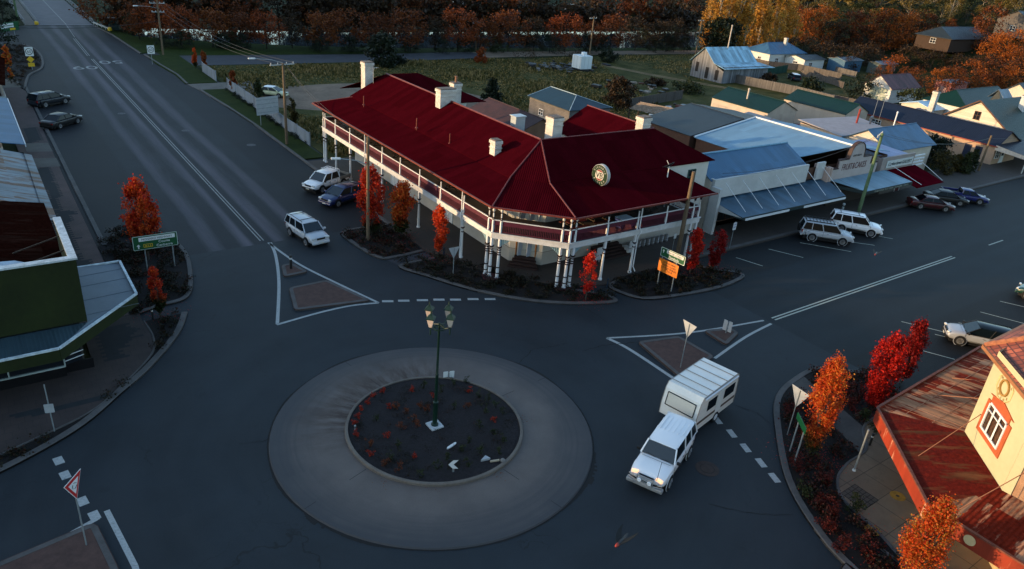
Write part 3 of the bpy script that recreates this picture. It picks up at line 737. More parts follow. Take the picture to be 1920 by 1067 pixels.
door(hotel, (4.25, 1.15, 3.9), (1, -1, 0), 1.5, 2.25, M('grey door paint', (.28, .29, .32), .5))
door(hotel, (4.25, 1.15, .75), (1, -1, 0), 1.5, 2.3, M('pale blue door paint', (.36, .41, .50), .5), M('orange timber', (.30, .12, .03), .6, .3, 5))
door(hotel, (11.9, .19, .9), (1, 0, 0), 1.5, 2.2, WOODB)
def steps(c, right, w, n, rise, tread, z0, name='step'):
    c = Vector(c); r = Vector(right).normalized(); f = r.cross(Vector((0, 0, 1))); mb = MB()
    for k in range(n):
        zt = z0 + rise * (n - k); a = c + f * tread * k
        p = [a - r * (w / 2 + .12 * k), a + r * (w / 2 + .12 * k), a + r * (w / 2 + .12 * k) + f * tread, a - r * (w / 2 + .12 * k) + f * tread]
        mb.prism([(q.x, q.y) for q in p], z0, zt)
    mb.build(name, M('dark painted steps', (.035, .016, .014), .7, .3, 3), hotel)
steps((4.2, 1.1, 0), (1, -1, 0), 1.7, 4, .155, .32, .13); steps((11.9, .12, 0), (1, 0, 0), 3.0, 5, .155, .3, .13)
for x in (10.1, 13.8): mb = MB(); mb.bx(x - .28, -1.3, .13, x + .28, -.4, .62); mb.build('step_pier', M('painted pier', (.55, .55, .56), .7), hotel)
for x in (10.1, 13.8): mb = MB(); mb.bx(x - .36, -1.42, .8, x + .36, -1.39, 1.45); mb.beam((x, -1.4, .13), (x, -1.4, .9), .04); mb.build('entry_sign', M('notice board white', (.55, .56, .58), .6), hotel)
# verandah deck, fascia -------------------------------
DK = [(0, 32.6), (0, 0), (4.1, -4.1), (18.35, -4.1)]; DI = [(3.25, 32.6), (3.25, 2.1), (5.2, .15), (18.35, .15)]
mb = MB()
for i in range(3):
    mb.slab([(*DK[i], 3.84), (*DK[i + 1], 3.84), (*DI[i + 1], 3.84), (*DI[i], 3.84)], .16)
mb.build('verandah_floor', DECKF, hotel)
mb = MB()
def band(path, z0, z1, th, mb, m=0):
    for i in range(len(path) - 1):
        a, b_ = Vector((*path[i], (z0 + z1) / 2)), Vector((*path[i + 1], (z0 + z1) / 2)); mb.beam(a, b_, th, z1 - z0, m)
band([(-.06, 32.66), (-.06, -.03), (4.08, -4.17), (18.4, -4.17)], 3.46, 3.9, .09, mb)
band([(-.12, 32.72), (-.12, -.05), (4.06, -4.23), (18.46, -4.23)], 3.86, 3.93, .12, mb)
band([(0, 32.66), (3.2, 32.66)], 3.46, 3.9, .09, mb); band([(18.4, -4.17), (18.4, .1)], 3.46, 3.9, .09, mb)
mb.build('fascia', M('weathered white fascia', (.50, .49, .48), .7, .22, 1.5), hotel)
# posts ------------------------------------------------
LP = [(0, 32.5), (0, 32.0)] + [(0, 29.3 - 3.59 * k) for k in range(9)] + [(0, 0.02)]
RP = [(4.12, -4.1)] + [(4.62 + 3.22 * k, -4.1) for k in range(5)] + [(18.2, -4.1)]
CP = [(.42, -.42), (3.7, -3.7)]
LOWER = {(0, 32.5), (0, 32.0), (0, 29.3 - 3.59 * 0), (0, 29.3 - 3.59), (0, 29.3 - 3.59 * 2), (0, 29.3 - 3.59 * 3), (0, 29.3 - 3.59 * 5), (0, 29.3 - 3.59 * 7), (0, 29.3 - 3.59 * 8), (0, .02),
         (4.12, -4.1), (4.62, -4.1), (7.84, -4.1), (11.06, -4.1), (14.28, -4.1), (17.5, -4.1), (18.2, -4.1), (.42, -.42), (3.7, -3.7)}
for (x, y) in LP + RP + CP:
    fancy = (abs(y) < .7 and x < 1) or (3.5 < x < 4.7)
    mb = MB(); z = 3.93
    mb.bx(x - .07, y - .07, z, x + .07, y + .07, z + .9)
    mb.lathe([(.07, 0), (.055, .15), (.06, 1.1)], (x, y, z + .9), 10)
    for zz in ((1.0, 1.12, 1.55) if fancy else (1.55,)): mb.lathe([(.095, 0), (.10, .05), (.08, .08)], (x, y, z + zz), 10, 1)
    mb.lathe([(.055, 0), (.12, .1), (.13, .14)], (x, y, z + 1.62), 10, 1 if not fancy else 0)
    mb.bx(x - .07, y - .07, z + 1.76, x + .07, y + .07, 6.02)
    mb.build('verandah_post', [WHITE, DARKBAND], hotel, smooth=True)
    if (x, y) in LOWER:
        mb = MB(); rr = .13 if fancy else .11
        mb.lathe([(rr * 1.5, 0), (rr * 1.5, .12), (rr, .16), (rr, .7), (rr * .78, 2.5)], (x, y, .13), 12)
        for zz in ((.45, .95, 2.02, 2.2, 2.4) if fancy else (2.25,)): mb.lathe([(rr * 1.22, 0), (rr * 1.28, .05), (rr * 1.1, .08)], (x, y, .13 + zz), 12, 1)
        mb.lathe([(rr * .8, 0), (rr * 1.6, .1), (rr * 1.6, .15)], (x, y, .13 + 2.55), 12, 1)
        mb.bx(x - .09, y - .09, 2.83, x + .09, y + .09, 3.46)
        mb.build('street_post', [WHITE, DARKBAND], hotel, smooth=True)
# low plinths carrying the corner clusters
for (x, y) in ((.15, -.1), (4.15, -4.0)):
    mb = MB(); mb.prism([(x - .75, y - .1), (x - .2, y - .7), (x + .75, y - .35), (x + .3, y + .75), (x - .5, y + .7)], .13, .25); mb.build('post_plinth', M('maroon plinth', (.07, .018, .024), .7), hotel)
# brackets at the corners
for (x, y), (dx_, dy_) in (((0, .55), (0, 1)), ((.42, -.42), (.7, -.7)), ((3.7, -3.7), (-.7, .7)), ((4.62, -4.1), (1, 0)), ((0, .3), (0, -.3)), ((4.4, -4.1), (-.3, 0))):
    mb = MB(); L = .7 if abs(dx_) + abs(dy_) > .5 else .3
    d = Vector((dx_, dy_, 0)).normalized(); o_ = Vector((x, y, 0))
    for k in range(5):
        a = o_ + d * (.12 + L * k / 5); h = .5 * (1 - k / 5) ** 1.3 + .05
        mb.beam(a + Vector((0, 0, 3.44 - h)), a + Vector((0, 0, 3.44)), L / 6, .03) if abs(d.x) > .1 else mb.beam(a + Vector((0, 0, 3.44 - h)), a + Vector((0, 0, 3.44)), .03, L / 6)
    mb.beam(o_ + d * .1 + Vector((0, 0, 2.95)), o_ + d * (L + .1) + Vector((0, 0, 3.42)), .04)
    mb.build('bracket', LACE, hotel)
# balustrade, one bay at a time --------------------------
def bay(a, b_):
    a, b_ = Vector((*a, 0)), Vector((*b_, 0)); u = Vector((0, 0, 1)); d = (b_ - a).normalized(); L = (b_ - a).length; z = 3.93
    mb = MB(); mb.beam(a + u * (z + .98), b_ + u * (z + .98), .09, .06, 1)
    mb.beam(a + u * (z + .08), b_ + u * (z + .08), .06, .06); mb.beam(a + u * (z + .62), b_ + u * (z + .62), .05, .05); mb.beam(a + u * (z + .9), b_ + u * (z + .9), .05, .04)
    mb.beam(a + u * (z + .76), b_ + u * (z + .76), .02, .26)
    n = max(2, int(L / .13))
    for k in range(1, n): p = a + d * (L * k / n); mb.box((p.x, p.y, z + .35), (.045, .045, .5), math.atan2(d.y, d.x))
    r = mb.build('railing', [MAROON, WHITE], hotel)
ly = sorted([p[1] for p in LP], reverse=True)
for i in range(len(ly) - 1):
    if ly[i] - ly[i + 1] > .2: bay((0, ly[i] - .06), (0, ly[i + 1] + .06))
bay((0.03, -.03), (.38, -.38)); bay((.46, -.46), (3.66, -3.66)); bay((3.75, -3.75), (4.07, -4.07))
rx = sorted([p[0] for p in RP])
for i in range(len(rx) - 1): bay((rx[i] + .06, -4.1), (rx[i + 1] - .06, -4.1))
bay((.1, 32.6), (3.2, 32.6)); bay((18.3, -4.0), (18.3, .1))
# roofs ---------------------------------------------------
ZE = HZ['eave']; ZR = HZ['ridge']
EO = [(-.42, 34.2), (-.42, -.28), (3.95, -4.65), (19.3, -4.65)]
EK = [(2.95, 31.9), (2.95, 2.35), (5.15, .15), (17.9, .0)]
mb = MB()
mb.slab([(*EO[0], ZE), (*EO[1], ZE), (*EK[1], ZW), (EK[0][0], 31.6, ZW)], .05)
mb.slab([(*EO[1], ZE), (*EO[2], ZE), (*EK[2], ZW), (*EK[1], ZW)], .05)
mb.slab([(*EO[2], ZE), (*EO[3], ZE), (*EK[3], ZW), (*EK[2], ZW)], .05)
mb.slab([(EO[0][0], 34.2, ZE), (EK[0][0], 31.6, ZW), (12, 31.9, ZW), (12, 34.2, ZE)], .05)
vr = mb.build('verandah_roof', RED, hotel)
mb = MB()
J = (7.1, 4.2); JB = (20.1, 4.2)
K1, K2 = (2.9, 2.33), (5.13, .1)
mb.slab([(2.85, 32.1, ZW + .02), (*K1, ZW + .02), (*J, ZR), (7.1, 32.1, ZR)], .06)               # towards the highway
mb.slab([(*K1, ZW + .02), (*K2, ZW + .02), (*J, ZR)], .06)                                        # chamfer
mb.slab([(*K2, ZW + .02), (24.3, .02, ZW + .02), (*JB, ZR), (*J, ZR)], .06)                       # towards the shops
mb.slab([(24.3, .02, ZW + .02), (24.3, 13.6, ZW + .02), (20.1, 13.6, ZR), (*JB, ZR)], .06)        # far end
mb.slab([(16.0, 13.6, ZW + .02), (16.0, 8.3, ZW + .02), (*JB, ZR), (20.1, 13.6, ZR)], .06)        # rear wing, west slope
mb.slab([(7.1, 32.1, ZR), (*J, ZR), (11.4, 8.5, ZW + .02), (11.4, 28, ZW + .02)], .06)
mb.slab([(*J, ZR), (*JB, ZR), (16, 8.5, ZW + .02), (11.4, 8.5, ZW + .02)], .06)
mb.slab([(7.1, 32.1, ZR - .02), (7.2, 31.6, ZR - .02), (11.4, 26.4, ZW + .03), (16.4, 26.2, ZW + .03), (11.0, 32.1, ZR - .02)], .05)
mb.slab([(11.0, 32.1, ZR - .02), (16.4, 26.2, ZW + .03), (16.4, 36, ZW + .03)], .05)
mb.slab([(7.1, 32.1, ZR - .02), (11.0, 32.1, ZR - .02), (16.4, 36, ZW + .03), (3.4, 36, ZW + .03)], .05)
mr = mb.build('roof', RED, hotel)
mb = MB()
def cap(a, b_, r=.09): mb.tube([a, b_], r, 6)
cap((7.1, 32.1, ZR + .02), (*J, ZR + .02)); cap((*J, ZR + .02), (*JB, ZR + .02), .05); cap((*JB, ZR + .02), (20.1, 13.6, ZR + .02), .07)
cap((*J, ZR), (*K1, ZW + .05), .06); cap((*J, ZR), (*K2, ZW + .05), .06); cap((*K1, ZW + .03), (*EO[1], ZE + .03), .06); cap((*K2, ZW + .03), (*EO[2], ZE + .03), .06)
cap((-.42, 34.2, ZE + .02), (2.95, 31.6, ZW + .03), .05)
mb.build('ridge_cap', RIDGE, mr)
mb = MB(); GUT = M('red gutter', (.16, .03, .02), .5, .3, 3)
e2 = [(-.5, 34.25), (-.5, -.31), (3.92, -4.74), (19.4, -4.74)]; band(e2, ZE - .1, ZE + .02, .12, mb)
mb.build('gutter', GUT, hotel)
# soffit boards of the verandah roof are its underside; rear lean-to walls
mb = MB(); mb.tube([(-.1, 22.1, 5.9), (-.1, 22.1, 4.1), (-.25, 22.0, 3.8), (-.12, 22.0, 3.4), (-.12, 22.0, .3)], .05, 6)
mb.tube([(-.12, 4.3, 5.9), (-.12, 4.3, 4.1), (-.28, 4.2, 3.8), (-.14, 4.2, 3.3), (-.14, 4.2, .3)], .05, 6)
mb.tube([(11.2, -4.25, 5.9), (11.2, -4.25, 4.1), (11.3, -4.4, 3.8), (11.2, -4.25, 3.3), (11.2, -4.25, .7), (11.35, -4.4, .3)], .05, 6)
mb.build('downpipe', WHITE, hotel, smooth=True)
# chimneys -----------------------------------------------
def chimney(x, y, z0, z1, w, d, parent=hotel, mat=CHIM, pots=0):
    mb = MB(); mb.bx(x - w / 2, y - d / 2, z0, x + w / 2, y + d / 2, z1 - .35)
    mb.bx(x - w / 2 - .05, y - d / 2 - .05, z1 - .75, x + w / 2 + .05, y + d / 2 + .05, z1 - .68)
    mb.bx(x - w / 2 - .07, y - d / 2 - .07, z1 - .35, x + w / 2 + .07, y + d / 2 + .07, z1 - .1)
    mb.bx(x - w / 2 - .02, y - d / 2 - .02, z1 - .1, x + w / 2 + .02, y + d / 2 + .02, z1, 1)
    for k in range(pots): mb.lathe([(.13, 0), (.12, .5), (.16, .52), (.16, .6)], (x, y + (k - (pots - 1) / 2) * .4, z1), 10, 2)
    return mb.build('chimney', [mat, SOOT, M('terracotta pot', (.25, .12, .07), .8, .3, 5)], parent, bevel=.015)
def chim_px(bx_, by_, ty_, z0, w, d, pots=0):
    p = at(bx_, by_, z0); zt = z0 + height_to(p.x, p.y, z0, ty_); chimney(p.x, p.y + d * .3, z0 - .8, zt, w, d, mr, pots=pots)
chim_px(691, 160, 116, 8.1, 1.0, 1.0)
chim_px(838, 196, 166, 9.0, 1.7, .9); chim_px(856, 180, 155, 8.9, .9, .8, 1); chim_px(1041, 258, 219, 8.9, 1.05, 1.0); chim_px(1208, 247, 219, 9.0, 1.0, .9); chim_px(931, 293, 262, 7.6, .65, .75)
mb = MB(); p = at(970, 238, 8.9); mb.bx(p.x - .5, p.y - .4, 8.2, p.x + .5, p.y + .4, 9.85); mb.bx(p.x - .58, p.y - .48, 9.85, p.x + .58, p.y + .48, 9.93); mb.build('roof_vent', M('galvanised vent', (.38, .43, .48), .4, .15, 2, metal=.5), mr)
mb = MB()
for q in ((781, 240, 7.6), (682, 197, 7.2), (843, 270, 7.2)): p = at(*q); mb.tube([p - Vector((0, 0, .2)), p + Vector((0, 0, .9))], .05, 8); mb.lathe([(.16, 0), (.06, .12)], p, 8)
mb.build('vent_pipe', GUT, mr)
# antennas on the roof
def antenna(p, h, name='antenna', parent=None, n=5):
    mb = MB(); p = Vector(p); mb.tube([p - Vector((0, 0, .3)), p + Vector((0, 0, h))], .025, 6)
    mb.beam(p + Vector((-.5, 0, h - .15)), p + Vector((.6, 0, h - .15)), .03)
    for k in range(n): mb.beam(p + Vector((-.45 + k * .24, -.35, h - .15)), p + Vector((-.45 + k * .24, .35, h - .15)), .015)
    return mb.build(name, M('aluminium tube', (.4, .4, .4), .4, .1, 3, metal=.6), parent)
antenna(at(700, 153, 8.6), 1.6, parent=mr)
# round illuminated beer sign standing on the verandah roof
rs = thing('roof_sign', 'round green, white and red beer sign standing on the verandah roof of the red hotel', 'sign', (0, 0, 0))
pc = at(1121, 352, 6.6); pc = Vector((pc.x, pc.y, 6.68)); rs.location = pc
nrm = Vector((-1, -.08, .0)).normalized(); rt = Vector((0, 0, 1)).cross(nrm).normalized(); ct = pc + Vector((0, 0, .95))
mb = MB(); mb.lathe([(.82, 0), (.86, .03), (.86, .32), (.84, .35)], ct - nrm * .35, 40, 0, nrm); mb.build('drum', M('dull drum white', (.40, .38, .36), .6), rs, smooth=True)
mb = MB(); mb.lathe([(.82, 0), (.82, .012)], ct, 40, 0, nrm); fb = mb.build('face', PLAIN('bottle green', (.008, .035, .016), .3), rs)
mb = MB(); mb.lathe([(.45, 0), (.45, .012)], ct + nrm * .012, 32, 0, nrm)
mb.build('disc', PLAIN('sign white', (.42, .40, .36), .5), fb)
for s in (1, -1):
    mb = MB(); pts = [ct + nrm * .028 + rt * (.43 * math.cos(a)) + Vector((0, 0, 1)) * (s * (.43 * math.sin(a))) for a in [R(42 + 96 * k / 12) for k in range(13)]]
    mb.poly(pts if s > 0 else pts[::-1], 0); mb.build('segment', PLAIN('sign red', (.22, .008, .01), .5), fb)
text(fb, 'lettering', 'VB', ct + nrm * .045 - Vector((0, 0, .22)), rt, (0, 0, 1), .66, PLAIN('letter green', (.01, .03, .015), .4))
def arc_text(parent, s, c, r, a0, a1, size, mat, flip=False):
    for i, chh in enumerate(s):
        a = a0 + (a1 - a0) * i / (len(s) - 1); dr = rt * math.cos(a) + Vector((0, 0, 1)) * math.sin(a)
        tg = rt * math.sin(a) - Vector((0, 0, 1)) * math.cos(a)
        if flip: text(parent, 'letter', chh, c + dr * (r + size * .35), -tg, -dr, size, mat)
        else: text(parent, 'letter', chh, c + dr * (r - size * .35), tg, dr, size, mat)
arc_text(fb, 'VICTORIA', ct + nrm * .016, .64, R(152), R(28), .21, PLAIN('sign white', (.65, .63, .58), .4))
arc_text(fb, 'BITTER', ct + nrm * .016, .64, R(215), R(325), .21, PLAIN('sign white', (.65, .63, .58), .4), True)
mb = MB(); mb.beam(pc - Vector((0, 0, .3)) - nrm * .17 - rt * .3, pc + Vector((0, 0, .2)) - nrm * .17 - rt * .3, .06); mb.beam(pc - Vector((0, 0, .3)) - nrm * .17 + rt * .3, pc + Vector((0, 0, .2)) - nrm * .17 + rt * .3, .06)
mb.build('support', DARKBAND, rs)
# satellite dish
p = at(1252, 328, 7.0); sdt = thing('satellite_dish', 'black satellite dish on the lower roof at the shop end of the red hotel', 'satellite dish', p)
mb = MB(); ax = Vector((-.2, .5, .75)).normalized(); mb.lathe([(.55, .16), (.42, .06), (.2, .01), (.02, 0)], p + Vector((0, 0, .75)), 20, 0, ax); mb.build('dish', PLAIN('black mesh', (.012, .013, .016), .5), sdt, smooth=True)
mb = MB(); mb.tube([p - Vector((0, 0, .2)), p + Vector((0, 0, .8))], .04, 6); mb.tube([p + Vector((0, 0, .8)), p + Vector((0, 0, .8)) + ax * .5], .02, 6); mb.build('arm', WHITE, sdt)
# furniture on the verandah and kegs below
def bench_table(x, y, rz, z, cols, lab):
    t = thing('picnic_table', lab, 'table', (x, y, z), rz, 'tables on the hotel verandah')
    mb = MB(); mb.bx(-.9, -.4, .7, .9, .4, .75); mb.build('table_top', cols, t, local=True)
    for s in (-1, 1): mb = MB(); mb.bx(-.9, s * .72 - .14, .42, .9, s * .72 + .14, .46); mb.build('bench', cols, t, local=True)
    for s in (-1, 1): mb = MB(); mb.beam((s * .6, -.75, 0), (s * .6, -.2, .7), .06); mb.beam((s * .6, .75, 0), (s * .6, .2, .7), .06); mb.beam((s * .6, -.75, .4), (s * .6, .75, .4), .06); mb.build('leg', WOODB, t, local=True)
REDT = M('red tabletop', (.11, .012, .010), .5, .2, 3); BRT = M('brown tabletop', (.075, .03, .016), .6, .3, 3)
bench_table(6.4, -1.9, 0, 3.86, REDT, 'red-topped table on the upper verandah, nearest the hotel street corner')
bench_table(8.9, -1.7, 0, 3.86, REDT, 'red-topped table on the upper verandah, second from the hotel street corner')
bench_table(12.0, -1.2, 0, 3.86, BRT, 'brown table on the upper verandah beside the blue ice box')
bench_table(14.9, -1.6, .4, 3.86, BRT, 'brown table on the upper verandah in front of the white stair rail')
for i, (y, w_) in enumerate(((30.6, 'at the far left end of the upper verandah, behind the cross-braced bay'), (26.4, 'on the highway side of the upper verandah, second from its far end'), (23.6, 'on the highway side of the upper verandah, third from its far end'), (18.2, 'mid-way along the highway side of the upper verandah'), (9.8, 'on the highway side of the upper verandah, nearest the street corner'))):
    bench_table(1.7, y, R(90), 3.86, BRT, 'brown table ' + w_)
ib = thing('ice_box', 'blue and white ice box on the upper verandah of the red hotel', 'box', (10.6, -3.0, 3.86)); mb = MB(); mb.bx(-.6, -.4, 0, .6, .4, .7); mb.build('body', M('blue box', (.02, .05, .22), .5), ib, local=True); mb = MB(); mb.bx(-.62, -.42, .7, .62, .42, .78); mb.build('lid', M('pale lid', (.45, .55, .65), .5), ib, local=True)
bn = MB(); bn.bx(10.2, -4.0, 4.2, 11.1, -3.985, 4.75); bo = tag(bn.build('banner', PLAIN('blue banner', (.02, .02, .14), .6)), 'small blue banner tied behind the verandah railing of the red hotel', 'banner')
lat = MB()
for k in range(5): lat.beam((14.6, .0, 4.2 + k * .38), (18.2, -1.4, 4.2 + k * .38), .05)
for k in range(5): lat.beam((14.6 + k * .9, -k * .35, 3.9), (14.6 + k * .9, -k * .35, 5.8), .05)
lo_ = lat.build('stair_rail', WHITE, hotel)
STEEL = M('keg steel', (.45, .45, .46), .35, .15, 4, metal=.8)
kg = thing('beer_keg', 'steel beer keg in the row along the hotel wall, nearest the steps', 'keg', (14.5, -.35, .13), 0, 'kegs along the hotel wall')
mb = MB(); mb.lathe([(.17, 0), (.2, .03), (.2, .16), (.215, .18), (.2, .2), (.2, .38), (.215, .4), (.2, .42), (.2, .53), (.17, .56)], n=14); mb.build('barrel', STEEL, kg, local=True, smooth=True)
mb = MB(); mb.lathe([(.19, .56), (.2, .63), (.17, .63), (.16, .56)], n=14); mb.build('collar', STEEL, kg, local=True, smooth=True)
ORD = ['first', 'second', 'third', 'fourth', 'fifth', 'sixth', 'seventh', 'eighth', 'ninth', 'tenth', 'eleventh', 'twelfth', 'thirteenth', 'fourteenth', 'fifteenth', 'sixteenth', 'seventeenth', 'eighteenth', 'nineteenth', 'twentieth']
for k in range(1, 9):
    c = copy_tree(kg); c.location = (14.5 + .58 * k, -.35 + .02 * (k % 2), .13); c['label'] = 'steel beer keg along the hotel wall, %s from the steps' % ORD[k]
# ================================================================ other buildings
def roof_on(t, x0, y0, x1, y1, ax, zw, zr, rm, ov=.3, hip=(0, 0), z0=0, th=.07, name='roof', skew=0.0, cap_m=None):
    a0, b0, a1, b1 = x0 - ov, y0 - ov, x1 + ov, y1 + ov
    mb = MB(); W_ = ((x1 - x0) if ax == 'Y' else (y1 - y0)); ze = zw - ov * (zr - zw) / (W_ / 2)
    if ax == 'Y':
        xr = (x0 + x1) / 2 + skew; r0 = (xr, b0 + (hip[0] + (ov if hip[0] else 0)), zr); r1 = (xr, b1 - (hip[1] + (ov if hip[1] else 0)), zr)
        c = [(a0, b0, ze), (a1, b0, ze), (a1, b1, ze), (a0, b1, ze)]
    else:
        yr = (y0 + y1) / 2 + skew; r0 = (a0 + (hip[0] + (ov if hip[0] else 0)), yr, zr); r1 = (a1 - (hip[1] + (ov if hip[1] else 0)), yr, zr)
        c = [(a0, b1, ze), (a0, b0, ze), (a1, b0, ze), (a1, b1, ze)]
    up = lambda q: (q[0], q[1], q[2] + z0)
    c = [up(q) for q in c]; r0, r1 = up(r0), up(r1)
    mb.slab([c[3], c[0], r0, r1], th); mb.slab([c[1], c[2], r1, r0], th)
    if hip[0]: mb.slab([c[0], c[1], r0], th)
    if hip[1]: mb.slab([c[2], c[3], r1], th)
    rf = mb.build(name, rm, t)
    cb = MB(); cb.tube([r0, r1], .07, 6)
    if hip[0]: cb.tube([c[0], r0], .05, 6); cb.tube([c[1], r0], .05, 6)
    if hip[1]: cb.tube([c[2], r1], .05, 6); cb.tube([c[3], r1], .05, 6)
    cb.build('ridge_cap', cap_m or rm, rf)
    return rf, r0, r1
def walls_on(t, x0, y0, x1, y1, ax, zw, zr, wm, hip=(0, 0), z0=0, name='wall', skew=0.0):
    mb = MB(); P = [(x0, y0), (x1, y0), (x1, y1), (x0, y1)]
    walls_from(P, z0 - .5, z0 + zw, mb)
    if ax == 'Y':
        xr = (x0 + x1) / 2 + skew
        if not hip[0]: mb.poly([(x0, y0, z0 + zw), (x1, y0, z0 + zw), (xr, y0, z0 + zr - .07)])
        if not hip[1]: mb.poly([(x1, y1, z0 + zw), (x0, y1, z0 + zw), (xr, y1, z0 + zr - .07)])
    else:
        yr = (y0 + y1) / 2 + skew
        if not hip[0]: mb.poly([(x0, y1, z0 + zw), (x0, y0, z0 + zw), (x0, yr, z0 + zr - .07)])
        if not hip[1]: mb.poly([(x1, y0, z0 + zw), (x1, y1, z0 + zw), (x1, yr, z0 + zr - .07)])
    return mb.build(name, wm, t)
def house(name, label, cat, x0, y0, x1, y1, ax, zw, zr, wm, rm, ov=.3, hip=(0, 0), group=None, z0=None, skew=0.0, cap_m=None):
    if z0 is None: z0 = T((x0 + x1) / 2, (y0 + y1) / 2)
    t = thing(name, label, cat, (x0, y0, z0), 0, group); t['z0'] = z0
    walls_on(t, x0, y0, x1, y1, ax, zw, zr, wm, hip, z0, skew=skew)
    rf, r0, r1 = roof_on(t, x0, y0, x1, y1, ax, zw, zr, rm, ov, hip, z0, skew=skew, cap_m=cap_m)
    return t, rf
def opening(t, face, u, z, w, h, kind='window', mat=None, x=None, y=None):
    """face W looks to -X, S looks to -Y; u is the coordinate along the wall"""
    r, p = ((0, -1, 0), (x, u, z)) if face == 'W' else ((1, 0, 0), (u, y, z))
    if kind == 'window': window(t, p, r, w, h, mat or WHITE)
    elif kind == 'door': door(t, p, r, w, h, mat or WHITE, glass=False)
    else:
        q = Vector(p); rr_ = Vector(r); n = rr_.cross(Vector((0, 0, 1))); mb = MB()
        mb.poly([q + n * .02 - rr_ * w / 2, q + n * .02 + rr_ * w / 2, q + n * .02 + rr_ * w / 2 + Vector((0, 0, h)), q + n * .02 - rr_ * w / 2 + Vector((0, 0, h))])
        mb.build('roller_door', mat or PLAIN('open doorway', (.004, .004, .005), .9), t)
def flue(t, p, h, mat, r=.09, name='flue'):
    p = Vector(p); mb = MB(); mb.tube([p - Vector((0, 0, .4)), p + Vector((0, 0, h))], r, 8); mb.lathe([(r * 1.7, 0), (r * .5, .2)], p + Vector((0, 0, h)), 8)
    return mb.build(name, mat, t, smooth=True)
LBLUE = CORR('pale blue painted roof', (.13, .25, .36), .2, None, rough=.5, metal=.05, var=.07, strength=.35)
MBLUE = CORR('mid blue painted roof', (.040, .115, .21), .2, None, rough=.5, metal=.05, var=.10, strength=.4)
DBLUE = CORR('navy painted roof', (.008, .014, .034), .2, None, rough=.5, metal=.0, var=.08, strength=.6)
GREENR = CORR('dark green painted roof', (.002, .026, .019), .2, None, rough=.5, metal=.0, var=.06, strength=.5)
SLATEB = CORR('slate blue roof', (.022, .034, .045), .2, None, rough=.5, metal=.1, var=.10, strength=.4)
TEAL = CORR('teal shed roof', (.008, .032, .05), .2, None, rough=.45, metal=.1, var=.1, strength=.3)
ZINC = CORR('galvanised roof', (.15, .19, .235), .2, .62, (.13, .05, .02), .45, .35, .16, .5)
ZINCR = CORR('rusting galvanised roof', (.16, .20, .24), .2, .53, (.13, .05, .025), .5, .3, .2, .5)
RUST = CORR('rusted roof', (.040, .016, .011), .2, .42, (.024, .006, .004), .9, .0, .5, .5, spec=.0)
RUSTR = CORR('peeling red awning roof', (.40, .21, .12), .76, .49, (.20, .022, .008), .8, .0, .35, .8, spec=.05)
CREAMC = CORR('cream ribbed wall', (.40, .33, .27), .2, None, rough=.6, metal=.0, var=.05, strength=.5)
TILE = BRICK('terracotta roof tiles', (.38, .095, .045), (.20, .045, .024), (.10, .03, .02), .33, .36, .035, .7, .45, 0)
TILED = BRICK('dark red roof tiles', (.065, .018, .015), (.045, .013, .012), (.045, .016, .013), .3, .34, .02, .75, .3)
ORB = BRICK('orange brick', (.20, .07, .025), (.15, .05, .02), (.25, .17, .11), .24, .086, .012)
GREYBLK = BRICK('grey block', (.17, .155, .145), (.14, .125, .12), (.09, .08, .075), .4, .2, .015)
WB = BOARD('white weatherboard', (.52, .52, .50), .18)
WBP = BOARD('peeling cream weatherboard', (.55, .47, .38), .17, var=.2)
GREYB = BOARD('weathered barn boards', (.15, .155, .17), .35, True, .5, .35)
CREAMP = M('cream painted wall', (.50, .44, .37), .75, .12, .7)
BRN = M('brown timber trim', (.10, .045, .028), .7, .2, 3)
WHITET = M('white trim', (.60, .62, .64), .55, .1, 2)
# --- left corner building with the green parapet -------------------------------------
GRN = M('olive green rendered parapet', (.017, .025, .004), .9, .4, .35, bmp=.15, bscale=6)
GB = thing('corner_shop', 'near left corner shop with dark green parapet, rusty roof and angled grey awning', 'shop', (-34, 3, .13))
mb = MB(); mb.bx(-62, -.5, 3.2, -27.15, -.2, 6.9); mb.bx(-27.45, -.2, 3.2, -27.15, 6.0, 6.9); mb.build('parapet', GRN, GB)
mb = MB(); mb.bx(-62, -.56, 6.9, -27.08, -.15, 7.0); mb.bx(-27.48, -.15, 6.9, -27.08, 6.0, 7.0); mb.build('coping', M('chipped white coping', (.42, .46, .48), .7, .4, 4), GB)
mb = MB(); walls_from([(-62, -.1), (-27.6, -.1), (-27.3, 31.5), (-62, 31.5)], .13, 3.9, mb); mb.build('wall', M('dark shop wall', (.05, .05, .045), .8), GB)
mb = MB(); mb.slab([(-27.35, 14.6, 5.0), (-27.35, .6, 5.0), (-33, .6, 6.1), (-33, 14.6, 6.1)][::-1], .06); mb.slab([(-33.0, 14.6, 6.1), (-33, .6, 6.1), (-48, .6, 4.6), (-48, 14.6, 4.6)][::-1], .06); mb.build('roof', RUST, GB)
mb = MB(); mb.slab([(-26.75, 31.5, 3.6), (-26.75, 14.6, 3.6), (-33, 14.6, 5.6), (-33, 31.5, 5.6)][::-1], .06)
mb.build('side_roof', ZINCR, GB)
for y in (2.0, 4.2): mb = MB(); mb.beam((-27.4, y, 6.5), (-29.8, y + .8, 5.5), .07); mb.build('brace', WOODB, GB)
mb = MB(); mb.slab([(-27.3, .8, 5.28), (-33, .8, 6.35), (-33, 2.4, 6.4), (-29.8, 3.2, 5.8), (-27.9, 2.2, 5.42)], .04); mb.build('flashing_sheet', M('pale loose sheet', (.35, .42, .50), .5, .3, 1.2), GB)
